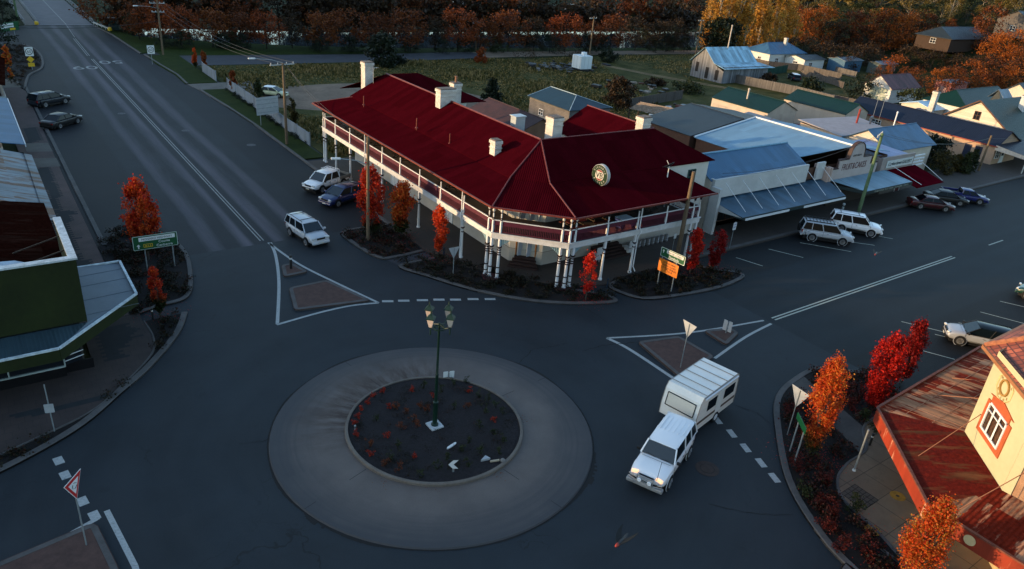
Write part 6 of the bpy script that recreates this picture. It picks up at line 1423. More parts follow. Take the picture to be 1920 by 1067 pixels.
# ================================================================ street furniture
GALV = M('galvanised post', (.26, .29, .30), .5, .15, 4, metal=.4); SGRN = PLAIN('sign green', (.004, .085, .030), .4); SWHT = M('sign white sheet', (.60, .61, .60), .4, .06, 3)
SBACK = M('sign back aluminium', (.36, .38, .40), .5, .12, 4, metal=.2); SORG = PLAIN('sign orange', (.60, .16, .01), .5); SBLK = PLAIN('sign black', (.012, .012, .012), .5); SRED = PLAIN('sign red sheet', (.42, .02, .02), .4); SYEL = PLAIN('sign yellow', (.60, .36, .01), .5)
POLEW = M('weathered power pole', (.15, .105, .065), .85, .25, 1.5, bmp=.5, bscale=12); POLEG = M('green treated pole', (.10, .16, .08), .8, .25, 1.5)
UP = Vector((0, 0, 1))
def V3(p, z=0): return Vector((p.x, p.y, z))
def board(t, c, r, w, h, mat, name, n_off=0.0, th=.03, rad=.06):
    """rounded board, c = centre, r = right as read from the front"""
    n = r.cross(UP); pts = []
    for sx, sz, a0 in ((1, 1, 0), (-1, 1, 90), (-1, -1, 180), (1, -1, 270)):
        for k in range(4): a = R(a0 + 30 * k); pts.append((sx * (w / 2 - rad) + rad * math.cos(a), sz * (h / 2 - rad) + rad * math.sin(a)))
    F = [c + r * x + UP * z + n * (n_off + th) for x, z in pts]; Bk = [c + r * x + UP * z + n * n_off for x, z in pts]; m = len(F)
    mb = MB(); mb.add(F + Bk, [tuple(range(m)), tuple(reversed(range(m, 2 * m)))] + [((i + 1) % m, i, i + m, (i + 1) % m + m) for i in range(m)]); return mb.build(name, mat, t)
def road_sign(label, p1, p2, s0, s1, yb, yt, front, back=False):
    """two-post sign; p1, p2 = feet; the board spans s0..s1 of the gap between the posts"""
    P1, P2 = V3(at(*p1)), V3(at(*p2)); d = P2 - P1; r = d.normalized(); zb, zt = height_to(P1.x, P1.y, 0, yb), height_to(P1.x, P1.y, 0, yt)
    t = thing('road_sign', label, 'road sign', P1); a, b_ = P1 + d * s0, P1 + d * s1; c = (a + b_) / 2 + UP * ((zb + zt) / 2)
    n = r.cross(UP); o = board(t, c, r, (b_ - a).length, zt - zb, front, 'board')
    for q in (P1, P2): mb = MB(); mb.tube([q - n * .05, q - n * .05 + UP * (zt - .1)], .045, 8); mb.build('post', GALV, t)
    return t, o, c, r, (b_ - a).length, zt - zb
p1 = at(277.5, 510); pr = proj((p1.x + 1.85, p1.y, 0))
t, o, c, r, w, h = road_sign('green Monaro Highway sign naming Cooma and Canberra in the left garden bed', (277.5, 510), pr, -.40, 1.22, 468, 442, SGRN)
n = r.cross(UP); e = n * .035
board(o, c, r, w * .985, h * .965, SWHT, 'border', .031, .003, .07); board(o, c, r, w * .965, h * .92, SGRN, 'panel', .035, .003, .06)
board(o, c + r * w * .04 + UP * h * .25, r, w * .80, h * .28, SWHT, 'name_panel', .041, .003, .02)
e = n * .05
text(o, 'lettering', 'MONARO HIGHWAY', c + e + r * w * .04 + UP * (h * .25 - .08), r, UP, .22, SBLK, width=w * .68)
text(o, 'lettering', 'Cooma', c + e + r * w * .19 + UP * (-h * .12), r, UP, .26, SWHT, width=w * .25)
text(o, 'lettering', 'Canberra', c + e + r * w * .19 + UP * (-h * .38), r, UP, .26, SWHT, width=w * .36)
board(o, c - r * w * .17 - UP * h * .22, r, w * .20, h * .24, SYEL, 'route_shield', .04, .003, .02); board(o, c - r * w * .17 - UP * h * .22, r, w * .18, h * .19, SGRN, 'route_shield', .044, .003, .02); text(o, 'lettering', 'B23', c + e * 1.1 - r * w * .17 - UP * h * .30, r, UP, .20, SYEL, width=w * .13)
def arrow(par, c, s, mat, r):
    n = r.cross(UP); mb = MB(); f = lambda x, z, k=.05: c + r * x * s + UP * z * s + n * k
    mb.poly([f(-.12, -.5), f(.12, -.5), f(.12, .05), f(-.12, .05)]); mb.poly([f(-.35, .02), f(.35, .02), f(0, .5)]); mb.build('arrow', mat, par)
arrow(o, c - r * w * .38 - UP * h * .22, h * .32, SWHT, r)
t, o, c, r, w, h = road_sign('green street and orange detour boards on posts in front of the hotel', (1231, 536), (1257, 549), -.13, 1.55, 480, 463, SGRN)
n = r.cross(UP); board(o, c, r, w * .985, h * .95, SWHT, 'border', .031, .003); board(o, c, r, w * .95, h * .87, SGRN, 'panel', .035, .003)
board(o, c + r * w * .09 + UP * h * .20, r, w * .68, h * .33, SWHT, 'name_panel', .041, .003, .02); text(o, 'lettering', 'MAYBE STREET', c + n * .05 + r * w * .09 + UP * (h * .20 - .09), r, UP, .22, SBLK, width=w * .58)
text(o, 'lettering', 'Pambula', c + n * .05 + r * w * .06 - UP * h * .36, r, UP, .27, SWHT, width=w * .40); arrow(o, c - r * w * .38 + UP * h * .12, h * .38, SWHT, r)
P1 = V3(at(1231, 536)); z1, z0 = height_to(P1.x, P1.y, 0, 484), height_to(P1.x, P1.y, 0, 507)
oc = c - r * w * .10; oc.z = (z0 + z1) / 2; ob = board(t, oc, r, w * .80, z1 - z0, SORG, 'detour_board', -.0)
for k, (s_, ww) in enumerate((('DETOUR AHEAD', .5), ('BRIDGE CLOSED', .55), ('TO HEAVY VEHICLES', .62), ('5 TO 8', .3))): text(ob, 'lettering', s_, oc + n * .04 + r * w * .04 + UP * ((z1 - z0) * (.26 - .2 * k)), r, UP, .2, SBLK, width=w * ww)
t, o, c, r, w, h = road_sign('grey back of a wide road sign on the lawn beside the highway, near the pole', (490, 237), (518, 233), -.25, 1.2, 216, 183, SBACK)
for k in range(4): mb = MB(); q = c - r * w / 2 + UP * h * (-.36 + .24 * k) - r.cross(UP) * -.045; mb.beam(q + r * .05, q + r * (w - .05), .03, .05); mb.build('brace', GALV, t)
t, o, c, r, w, h = road_sign('green direction sign with white panels at the left end of the bridge', (11, 77), (30, 74), -.6, 1.5, 60, 43, SGRN)
n = r.cross(UP)
for k in (.27, -.02): board(o, c + UP * h * k - r * w * .04, r, w * .62, h * .2, SWHT, 'name_panel', .035, .003, .02)
board(o, c - UP * h * .3 + r * w * .2, r, w * .25, h * .2, SYEL, 'route_panel', .035, .003, .02)
t, o, c, r, w, h = road_sign('narrow green street name sign seen almost edge-on in the right corner garden bed', (1478, 849), (1487, 869), -.3, 1.35, 789, 778, SGRN)
text(o, 'lettering', 'MAYBE ST', c + r.cross(UP) * .05 - UP * .12, r, UP, .3, PLAIN('pale yellow lettering', (.6, .6, .3), .5), width=w * .8) if False else None
n = r.cross(UP); board(o, c, r, w * .97, h * .93, SWHT, 'border', -.004, .003); board(o, c, r, w * .92, h * .85, SGRN, 'panel', -.008, .003); text(o, 'lettering', 'MAYBE ST', c - n * .02 - UP * .13, -r, UP, .34, PLAIN('pale yellow lettering', (.5, .52, .28), .5), width=w * .8)
def giveway(label, foot, yt, yb, face, front=False, facing=None):
    P = V3(at(*foot)); zt, zb = height_to(P.x, P.y, 0, yt), height_to(P.x, P.y, 0, yb); f = Vector(face).normalized(); r = UP.cross(f); h = zt - zb; w = h * 1.05
    t = thing('give_way_sign', label, 'road sign', P); mb = MB(); n = f
    def tri(k, off, th, m):
        C0 = P + UP * (zt - h * .38); q = [C0 + (x * r * w + UP * z * h) * k for x, z in ((-.5, .38), (.5, .38), (0, -.62))]
        F = [a + n * (off + th) for a in q]; Bk = [a + n * off for a in q]; m_ = MB(); m_.add(F + Bk, [(2, 1, 0), (3, 4, 5), (0, 1, 4, 3), (1, 2, 5, 4), (2, 0, 3, 5)]); return m_.build(m[0], m[1], t)
    tri(1.0, .02, .012, ('plate', SBACK if not front else SWHT)); tri(.93, .033, .003, ('red_border', SRED)); a = tri(.58, .037, .003, ('white_centre', SWHT))
    mb = MB(); mb.tube([P, P + UP * (zt - .05)], .03, 8); mb.build('post', GALV, t)
    if front:
        C0 = P + UP * (zt - h * .36) + n * .045; mb = MB()
        for k in range(3):
            for j in range(4): a0, a1 = R(k * 120 + 12 + j * 22), R(k * 120 + 12 + (j + 1) * 22); mb.beam(C0 + (r * math.cos(a0) + UP * math.sin(a0)) * .13, C0 + (r * math.cos(a1) + UP * math.sin(a1)) * .13, .035, .006)
        mb.build('roundabout_symbol', SBLK, a)
    return t
giveway('give way sign back on a leaning post, on the paved island beside the caravan', (1275, 692), 606, 634, (1, 0, 0))
giveway('back of a give way triangle in the bed at the hotel corner', (849, 521), 464, 485, (0, 1, 0))
giveway('back of a give way triangle left of the orange tree, right corner bed', (1475, 818), 731, 764, (1, -.12, 0))
giveway('red and white give way sign with roundabout symbol on the near left island', (163, 1026), 896, 936, (.8, -.62, 0), True)
def plates(label, foot, yb, yt, face, name='keep_left_sign', front=None, cnt=2, w=.28):
    P = V3(at(*foot)); zt, zb = height_to(P.x, P.y, 0, yt), height_to(P.x, P.y, 0, yb); f = Vector(face).normalized(); r = UP.cross(f); t = thing(name, label, 'road sign', P)
    for k in range(cnt): board(t, P + r * ((k - (cnt - 1) / 2) * (w + .1)) + UP * ((zt + zb) / 2), r, w, zt - zb, front or SBACK, 'plate', .03, .012, .03)
    mb = MB(); mb.tube([P, P + UP * (zt - .05)], .035, 8); mb.build('post', GALV, t); return t
plates('pair of narrow grey sign plates on the small paved island in the shopping street', (1360, 627), 621, 602, (1, .2, 0))
plates('pair of narrow white sign plates at the far rim of the roundabout bed', (841, 717), 712, 697, (.3, 1, 0), front=SWHT)
P = V3(at(849, 893), .3); t = thing('chevron_sign', 'small black sign with a white arrow at the near rim of the roundabout bed', 'road sign', P); f = Vector((-.45, -.9, 0)).normalized(); r = UP.cross(f)
ch = board(t, P + UP * .45, r, .62, .62, SBLK, 'board', 0, .02, .02); mb = MB(); q = lambda x, z: P + UP * (.45 + z) + r * x + f * .026
mb.poly([q(-.26, 0), q(-.02, -.26), q(.24, -.26), q(0, 0)]); mb.poly([q(-.26, 0), q(0, 0), q(.24, .26), q(-.02, .26)]); mb.build('arrow', SWHT, ch); mb = MB(); mb.beam(P - UP * .1, P + UP * .2, .08); mb.build('post', GALV, t)
def pole_sign(label, foot, top, yb, yt, wd, face, mat=SWHT, txt=None, col=None, name='parking_sign'):
    P = V3(at(*foot), .0); z = height_to(P.x, P.y, 0, top); f = Vector(face).normalized(); r = UP.cross(f); t = thing(name, label, 'road sign', P)
    mb = MB(); mb.tube([P, P + UP * z], .03, 8); mb.build('post', GALV, t)
    if yb: z0, z1 = height_to(P.x, P.y, 0, yb), height_to(P.x, P.y, 0, yt); b_ = board(t, P + UP * (z0 + z1) / 2, r, wd, z1 - z0, mat, 'plate', .035, .01, .03); 
    if txt:
        for k, s_ in enumerate(txt): text(b_, 'lettering', s_, P + UP * ((z0 + z1) / 2 + (z1 - z0) * (.15 - .38 * k)) + f * .055, r, UP, .2, col or SBLK, width=wd * .7)
    return t
pole_sign('white parking sign on a thin post outside the blue-awning shop', (1367, 468), 416, 431, 417, .45, (0, -1, 0), txt=('2P', 'P'), col=PLAIN('sign blue', (.02, .05, .3), .5))
pole_sign('small white plate on a thin post behind the street sign, by the hotel', (1259, 476), 438, 447, 438, .3, (0, -1, 0))
pole_sign('thin grey post with a small blue-grey plate on the near left footpath', (103, 812), 721, 773, 757, .42, (-.3, -1, 0), mat=SBACK)
for lab, ft, tp in (('60 speed sign with yellow plates below at the far left kerb', (61, 132), 88), ('60 speed sign on the right side of the highway before the side road', (286, 121), 85)):
    P = V3(at(*ft)); z = height_to(P.x, P.y, 0, tp); t = thing('speed_sign', lab, 'road sign', P); s_ = z * .35 if tp == 88 else z * .4
    mb = MB(); mb.tube([P, P + UP * z], .04, 8); mb.build('post', GALV, t); r = Vector((1, 0, 0)); f = Vector((0, -1, 0)); zc = z - s_ * .55
    b_ = board(t, P + UP * zc, r, s_ * .9, s_ * 1.1, SWHT, 'plate', .04, .02, .05); mb = MB(); mb.lathe([(s_ * .40, 0), (s_ * .40, .01)], P + UP * zc + f * .062, 24, 0, f); mb.build('ring', SBLK, b_); mb = MB(); mb.lathe([(s_ * .32, 0), (s_ * .32, .01)], P + UP * zc + f * .074, 24, 0, f); mb.build('ring_face', SWHT, b_)
    text(b_, 'lettering', '60', P + UP * (zc - s_ * .17) + f * .09, r, UP, s_ * .5, SBLK, width=s_ * .42)
    if tp == 88:
        q = P + UP * (zc - s_ * .95) + f * .05; mb = MB(); k = s_ * .42; mb.add([q + r * k, q + UP * k, q - r * k, q - UP * k], [(0, 1, 2, 3)]); mb.add([q + r * k - f * .02, q + UP * k - f * .02, q - r * k - f * .02, q - UP * k - f * .02], [(3, 2, 1, 0)]); mb.build('diamond_plate', SYEL, t); board(t, P + UP * (zc - s_ * 1.6), r, s_ * .7, s_ * .45, SYEL, 'distance_plate', .04, .02, .04)
def bollard(label, foot, ty, mat, r0=.06, name='bollard'):
    P = V3(at(*foot)); h = height_to(P.x, P.y, 0, ty); t = thing(name, label, 'bollard', P); mb = MB(); mb.lathe([(r0 * 1.3, 0), (r0 * 1.3, .08), (r0, .1), (r0, h - .12), (r0 * 1.25, h - .1), (r0 * 1.1, h - .02), (r0 * .4, h)], P, 14); mb.build('shaft', mat, t, smooth=True)
    mb = MB(); mb.lathe([(r0 * 1.05, h * .72), (r0 * 1.05, h * .82)], P, 14); mb.build('band', SWHT if mat is SBLK else SBLK, t)
BBL = M('dark blue bollard paint', (.010, .03, .06), .5)
bollard('black bollard on the small island at the mouth of the highway', (546, 506), 478, SBLK, .10); bollard('dark bollard at the footpath gap by the hotel, left of a pair', (1107, 544), 529, BBL); bollard('dark bollard at the footpath gap by the hotel, right of a pair', (1138, 539), 522, BBL)
bollard('dark bollard on the pavement near the right corner drain', (1629, 838), 813, SBLK); bollard('slim bollard at the left rim of the roundabout bed', (666, 814), 797, GALV, .045); bollard('pale bollard by the kerb outside the blue-awning shop', (1577, 402), 381, M('pale bollard', (.45, .5, .5), .6), .12); bollard('dark bollard beside the path at the left garden bed', (287, 598), 578, SBLK)
bollard('dark bollard behind the flame tree at the hotel corner bed', (832, 484), 464, BBL)
P = V3(at(1600, 886), .13); h = height_to(P.x, P.y, .13, 806); t = thing('pole', 'bare steel pole with a pale top on the right corner footpath', 'pole', P); mb = MB(); mb.tube([P, P + UP * h], .05, 10); mb.build('shaft', GALV, t); mb = MB(); mb.lathe([(.10, 0), (.08, .1)], P, 10); mb.build('base', SWHT, t)
# utility poles and their wires
TOPS = {}
def pole(key, label, foot, ty, mat=POLEW, r0=.16, arms=(), light=None, zmax=None):
    P = V3(at(*foot)); h = height_to(P.x, P.y, 0, ty) if ty is not None else zmax; t = thing('power_pole', label, 'power pole', P)
    mb = MB(); mb.tube([P, P + UP * h * .5, P + UP * h], [r0, r0 * .9, r0 * .72], 12); mb.build('shaft', mat, t, smooth=True)
    for (dz, L, ang) in arms:
        d = Vector((math.cos(ang), math.sin(ang), 0)); mb = MB(); c = P + UP * (h - dz) + Vector((-d.y, d.x, 0)) * r0; mb.beam(c - d * L / 2, c + d * L / 2, .10, .12); cr = mb.build('crossarm', M('grey crossarm', (.30, .32, .33), .7), t)
        for k in (-.46, -.18, .18, .46): mb = MB(); mb.lathe([(.03, 0), (.06, .06), (.03, .1), (.06, .14), (.02, .18)], c + d * L * k + UP * .06, 8); mb.build('insulator', PLAIN('white insulator', (.5, .5, .48), .3), cr)
    if light:
        z, L, ang = light; d = Vector((math.cos(ang), math.sin(ang), 0)); mb = MB(); a = P + UP * z; mb.tube([a, a + d * L * .4 + UP * .35, a + d * L + UP * .5], .035, 6); la = mb.build('light_arm', GALV, t)
        mb = MB(); mb.box(tuple(a + d * (L + .3) + UP * .5), (.75, .28, .14), ang); mb.build('lamp_head', PLAIN('lamp head', (.5, .52, .53), .4), la, bevel=.04)
    TOPS[key] = (P, h); return t
pole('a', 'power pole with street light beside the side road at the bridge end', (306, 103), -8, arms=((1.2, 2.4, 0), (2.6, 2.0, 0)), light=(7.6, 3.6, R(200)), r0=.17)
pole('b', 'tall grey-green pole at the right end of the bridge', (186, 50), None, POLEG, .2, zmax=12); pole('c', 'tall pole at the left end of the bridge, behind the green sign', (35, 46), None, POLEG, .2, zmax=12)
pole('d', 'power pole with one long white crossbar on the lawn by the white fence', (538, 272), 119, arms=((.15, 3.0, R(12)),), light=(9.2, 3.0, R(175)), r0=.17)
pole('e', 'brown timber pole with a small street light in front of the hotel verandah', (690, 452), 256, light=(6.6, 2.2, R(160)), r0=.15)
pole('f', 'plain leaning timber pole beside the orange sign at the hotel', (1266, 500), 322, r0=.2)
pole('g', 'green power pole with a crossarm outside the arched shopfront', (1607, 407), 250, POLEG, .19, arms=((.25, 2.6, R(20)),))
pole('h', 'slim pole whose sunlit top stands in front of the navy hall', (1834, 322), 254, r0=.16)
for k, (ft, ty, lab) in enumerate((((1104, 112), 31, 'power pole by the dirt road behind the white tank'), ((1304, 104), 36, 'power pole by the dirt road left of the round dark tree'), ((892, 95), 40, 'slim power pole among the river trees behind the orange bush'), ((1760, 62), 28, 'power pole on the autumn hillside above the slate-roofed house'), ((1888, 60), 27, 'power pole on the hillside at the far right'))):
    pole('far%d' % k, lab, ft, ty, arms=((.4, 2.4, R(10)), (3.2, 2.0, R(10))), r0=.18)
def wire(a, b_, sag=.8, r=.018, lab='overhead wire'):
    a, b_ = Vector(a), Vector(b_); mb = MB(); mb.tube([a.lerp(b_, k / 14) - UP * (sag * 4 * (k / 14) * (1 - k / 14)) for k in range(15)], r, 5, cap=False); return mb.build('wire', PLAIN('wire', (.03, .03, .03), .6))
tp = lambda k, dz=0, dx=0, dy=0: TOPS[k][0] + UP * (TOPS[k][1] + dz) + Vector((dx, dy, 0))
WN = ['left', 'middle', 'right']
for k in range(3): tag(wire(tp('d', .1, -1.2 + 1.2 * k), tp('a', -1.0, -.9 + .9 * k), 1.4), 'overhead wire from the lawn pole to the side road pole, %s of three' % WN[k], 'wire', 'wires along the highway')
tag(wire(tp('d', 0, .3), (0, 31.5, 5.9), .6), 'upper service wire from the lawn pole to the far end of the hotel verandah', 'wire'); tag(wire(tp('d', -.2, .3), (0, 22.5, 5.6), .8), 'lower service wire from the lawn pole to the hotel verandah', 'wire')
for k in range(2): tag(wire(tp('g', -.2, -1.0 + k), (26, .2, 5.3 + .3 * k), .9), 'wire from the green pole to the white parapet, %s' % ('lower' if not k else 'upper'), 'wire')
for k in range(2): tag(wire(tp('g', -.2, .2 + k), tp('h', -.4, 0, .1 * k), .9), 'wire from the green pole to the slim pole, %s' % WN[k * 2], 'wire')
tag(wire(tp('h', -.4), (104, -.2, 4.2), .5), 'wire from the slim pole to the cottage verandah', 'wire')
tag(wire((-24, 92, 5.6), tp('a', -4), .6, .03), 'wire across the highway to the side road pole', 'wire')
# roundabout lamp with four lanterns
P = V3(at(815, 798, .3), .29); h = height_to(P.x, P.y, .29, 573); LM = thing('street_lamp', 'dark green heritage lamp post with four lanterns in the roundabout', 'street lamp', P)
LG = M('bottle green lamp paint', (.006, .028, .018), .45, .2, 5); Hs = h - .95
mb = MB(); mb.bx(P.x - .36, P.y - .36, .26, P.x + .36, P.y + .36, .37); mb.build('footing', M('pale footing', (.42, .44, .45), .8), LM)
mb = MB(); mb.lathe([(.20, .08), (.20, .14), (.13, .2), (.13, 1.5), (.15, 1.54), (.09, 1.6), (.08, 3.2), (.095, 3.25), (.065, 3.3), (.055, Hs - .5), (.09, Hs - .45), (.05, Hs - .4), (.05, Hs)], P, 14); mb.build('shaft', LG, LM, smooth=True)
mb = MB()
for k in range(16): a0, a1 = R(k * 22.5), R((k + 1) * 22.5); mb.beam(P + Vector((.3 * math.cos(a0), .3 * math.sin(a0), Hs - .3)), P + Vector((.3 * math.cos(a1), .3 * math.sin(a1), Hs - .3)), .05)
for k in range(4): a0 = R(45 + 90 * k); mb.beam(P + Vector((0, 0, Hs - .3)), P + Vector((.3 * math.cos(a0), .3 * math.sin(a0), Hs - .3)), .04)
mb.build('ring', LG, LM)
LGL = M('warm lantern glass', (.52, .42, .36), .25, .08, 3)
for k in range(4):
    a0 = R(20 + 90 * k); d = Vector((math.cos(a0), math.sin(a0), 0)); c = P + d * .68; mb = MB(); mb.tube([P + UP * (Hs - .1), P + d * .36 + UP * (Hs - .22), c + UP * (Hs - .05)], .03, 6); mb.tube([c + UP * (Hs - .42), c + UP * (Hs + .02)], .035, 8); arm = mb.build('arm', LG, LM)
    q = MB(); q.lathe([(.11, 0), (.235, .46)], c + UP * (Hs + .03), 4); lg = q.build('lantern', LGL, LM)
    q = MB(); q.lathe([(.30, .46), (.30, .49), (.12, .66), (.06, .68), (.07, .72), (.03, .75), (.05, .80), (.015, .90)], c + UP * (Hs + .03), 4); q.lathe([(.06, .64), (.075, .69), (.03, .73), (.045, .78), (.01, .9)], c + UP * (Hs + .03), 10)
    for j in range(4): b0 = R(90 * j); q.beam(c + Vector((.09 * math.cos(b0), .09 * math.sin(b0), Hs + .03)), c + Vector((.195 * math.cos(b0), .195 * math.sin(b0), Hs + .46)), .025)
    q.build('lantern_cap', LG, lg)
# odd things lying in the roundabout bed
p = at(848, 838, .3); t = thing('marker_plate', 'white rounded plate lying flat in the roundabout bed', 'plate', p); mb = MB(); mb.prism(spline([(p.x - .28, p.y - .06, 0), (p.x + .25, p.y + .08, 0), (p.x + .28, p.y + .2, 0), (p.x - .25, p.y + .06, 0)], 4, True), .3, .36); mb.build('plate', SWHT, t)
p = at(917, 860, .3); t = thing('garden_ornament', 'grey and pale boards with rocks at the near right rim of the roundabout bed', 'ornament', (p.x, p.y, .3)); mb = MB(); mb.prism([(p.x - .5, p.y), (p.x - .1, p.y + .2), (p.x, p.y - .1)], .3, .42); mb.build('board', SBACK, t)
mb = MB(); mb.beam((p.x - .1, p.y - .25, .34), (p.x + .35, p.y - .4, .36), .08); mb.build('plank', M('pale plank', (.35, .28, .20), .8), t); mb = MB(); mb.lathe([(.12, 0), (.14, .08), (.06, .16)], (p.x + .5, p.y - .5, .29), 8); mb.build('rock', M('grey rock', (.18, .17, .16), .9), t)
# fences ---------------------------------------------------------------------------
def fence(label, pts, h, mat, name='fence', postm=None, th=.05, step=2.4, z0=0.0):
    t = thing(name, label, 'fence', (pts[0][0], pts[0][1], z0)); mb = MB()
    for i in range(len(pts) - 1): mb.beam((*pts[i], z0 + h / 2), (*pts[i + 1], z0 + h / 2), th, h)
    mb.build('panel', mat, t)
    for i in range(len(pts) - 1):
        a, b_ = Vector((*pts[i], 0)), Vector((*pts[i + 1], 0)); n = max(1, int((b_ - a).length / step)); rg = range(n + 1) if i == len(pts) - 2 else range(n)
        for k in rg: q = a.lerp(b_, k / n); mb = MB(); mb.bx(q.x - .06, q.y - .06, z0, q.x + .06, q.y + .06, z0 + h + .1); mb.build('post', postm or mat, t)
    return t
WF = CORR('white corrugated fence', (.22, .245, .28), .30, None, rough=.6, metal=.1, var=.1, strength=.9)
fence('white corrugated fence between the lawn and the yard, nearest the hotel', [(.9, 39), (.9, 71)], 1.5, WF, step=4); fence('short white corrugated fence beyond the driveway', [(.8, 76.5), (.8, 84)], 1.5, WF, step=4)
PAL = BOARD('grey paling', (.10, .09, .085), .12, True, .35, .4); PAL2 = BOARD('brown grey paling', (.075, .062, .055), .12, True, .35, .4)
def pf(*a): return [(at(x, y).x, at(x, y).y) for x, y in a]
fence('grey paling fence from the barn towards the navy hall', pf((1361, 152), (1490, 178), (1560, 196)), 1.7, PAL, th=.06); fence('paling fence in front of the white house with the blue roof', pf((1396, 118), (1440, 127), (1495, 132), (1576, 150)), 1.5, PAL2)
fence('low rail and paling fence behind the parked dark car in the green yard', pf((1500, 142), (1560, 158), (1580, 166)), 1.3, PAL2); fence('dark paling fence behind the timber pergola', pf((1180, 203), (1278, 186)), 1.6, PAL2); fence('long brown fence behind the green-roofed sheds', pf((1520, 183), (1620, 204), (1690, 214)), 1.4, PAL2)
fence('green mesh fence joined to the barn', pf((1412, 146), (1474, 136)), 1.7, M('green shade mesh', (.006, .05, .035), .9)); fence('dark paling fence behind the second green-roofed shed', [(76.2, 17.8), (70.2, 24)], 1.7, PAL2); fence('low wire-grey fence at the right end of the white houses', pf((1565, 136), (1604, 146)), 1.4, PAL)
def guard(label, a, b_, h, mat, step=2.2, rails=(.35, .7, 1.05), rw=.06, pw=.1, name='bridge_railing'):
    t = thing(name, label, 'railing', a); A, B_ = Vector(a), Vector(b_); n = int((B_ - A).length / step)
    for k in range(n + 1): q = A.lerp(B_, k / n); mb = MB(); mb.bx(q.x - pw / 2, q.y - pw / 2, q.z - .02, q.x + pw / 2, q.y + pw / 2, q.z + h); mb.build('post', mat, t)
    for z in rails: mb = MB(); mb.beam(A + UP * z, B_ + UP * z, rw, rw * 1.2); mb.build('rail', mat, t)
    return t
# bridge --------------------------------------------------------------------------
BRD = thing('bridge', 'concrete road bridge leaving the picture at the top left', 'bridge', (-12, 134, 0))
mb = MB(); mb.prism([(-16.6, 134.6), (-7.3, 134.6), (-7.0, 260), (-16.8, 260)], -.3, .06); dk = mb.build('deck', M('bridge deck concrete', (.12, .115, .125), .8, .2, .5), BRD)
mb = MB(); mb.beam((-11.9, 135, .064), (-11.6, 250, .064), .14, .004); mb.build('centre_line', FAINT, dk); mb = MB(); mb.prism([(-18.9, 134), (-17.0, 134), (-17.2, 260), (-19.1, 260)], -.3, .08); mb.build('walkway', CONC, BRD)
mb = MB(); mb.beam((-18.4, 134.5, .065), (-6.4, 134.9, .065), .3, .01); mb.build('expansion_joint', M('pale joint', (.3, .3, .32), .7), BRD)
RC_ = M('grey bridge rail', (.24, .25, .26), .7, .15, 2)
guard('right-hand railing of the road bridge', (-7.1, 134.8, .06), (-6.7, 255, .06), 1.1, RC_, 2.6); guard('inner left bridge railing between road and walkway', (-16.9, 134.2, .06), (-17.0, 255, .06), 1.1, RC_, 2.2); guard('outer left bridge railing beside the walkway', (-19.0, 134, .08), (-19.3, 255, .08), 1.1, RC_, 2.2)
guard('curved guard rail with a yellow end marker right of the bridge', (-7.1, 134.4, 0), (-5.6, 126, 0), .8, M('pale guard rail', (.42, .43, .42), .6), 2, (.6,), .2, .12, 'guard_rail'); p = at(188, 53); mb = MB(); mb.lathe([(.35, 0), (.4, .3), (.3, .6)], (-5.6, 125.6, .3), 12); tag(mb.build('end_marker', SYEL), 'yellow and black marker at the end of the right guard rail', 'marker')
mb = MB(); mb.lathe([(.35, 0), (.4, .3), (.3, .6)], (-17.1, 133.2, .3), 12); tag(mb.build('end_marker', SYEL), 'yellow and black marker at the left bridge end', 'marker')
p = at(214, 56); t = thing('utility_box', 'dark green utility box on the grass right of the bridge', 'box', p); mb = MB(); mb.bx(p.x - .8, p.y - .6, 0, p.x + .8, p.y + .6, 2.2); mb.build('cabinet', M('dark green cabinet', (.02, .05, .05), .6), t); mb = MB(); mb.bx(p.x - .9, p.y - .7, 2.2, p.x + .9, p.y + .7, 2.32); mb.build('lid', M('grey lid', (.2, .24, .25), .6), t)
# paddock clutter --------------------------------------------------------------------
p = at(1098, 133); t = thing('water_tank', 'white square tank with a small hatch standing in the paddock', 'tank', p); mb = MB(); mb.bx(p.x - 1.7, p.y - .2, .35, p.x + 1.3, p.y + 2.6, 2.9); mb.build('tank', BOARD('white tank panels', (.52, .56, .58), 1.0, True, .06, .5), t, bevel=.08); mb = MB(); mb.bx(p.x - .3, p.y + .8, 2.9, p.x + .5, p.y + 1.6, 3.5); mb.build('hatch', WHITET, t); mb = MB(); mb.bx(p.x - 1.7, p.y - .3, 0, p.x + 1.4, p.y + 2.5, .35); mb.build('skid', BLACKP, t)
PG = thing('pergola', 'open timber pergola frame in the yard behind the grey roof', 'pergola', (52, 24, 0)); a, b_, c_ = at(1181, 203, 2.3), at(1250, 217, 2.3), at(1196, 194, 2.3)
for k in range(7):
    o_ = (c_ - a) * (k / 6 * 1.3); mb = MB(); mb.beam(a + o_, b_ + o_, .12, .16); mb.build('rafter', M('grey timber', (.24, .19, .15), .8, .3, 3), PG)
for q in (a, b_, a + (c_ - a) * 1.3, b_ + (c_ - a) * 1.3): mb = MB(); mb.beam((q.x, q.y, 0), (q.x, q.y, 2.3), .14); mb.build('post', WOODB, PG)
random.seed(11)
def heap(label, cx, cy, w, d, cols, n, name='scrap_heap', hh=.8):
    t = thing(name, label, 'scrap heap', (cx, cy, 0)); mb = MB()
    for k in range(n):
        x, y = cx + random.gauss(0, w), cy + random.gauss(0, d); s_ = random.uniform(.3, 1.1); mb.box((x, y, random.uniform(.1, hh)), (s_ * random.uniform(.6, 2), s_, .08 + random.random() * .35), random.uniform(0, 3), random.randrange(len(cols)))
    tag(mb.build('scrap', cols, t), kind='stuff')
heap('heap of crumpled iron sheets and scrap beside the first green-roofed shed', 63, 37.5, 2.6, 2.2, [ZINC, M('rusty scrap', (.10, .04, .03), .8), BLACKP, M('pale scrap', (.40, .42, .43), .6)], 60, hh=1.4)
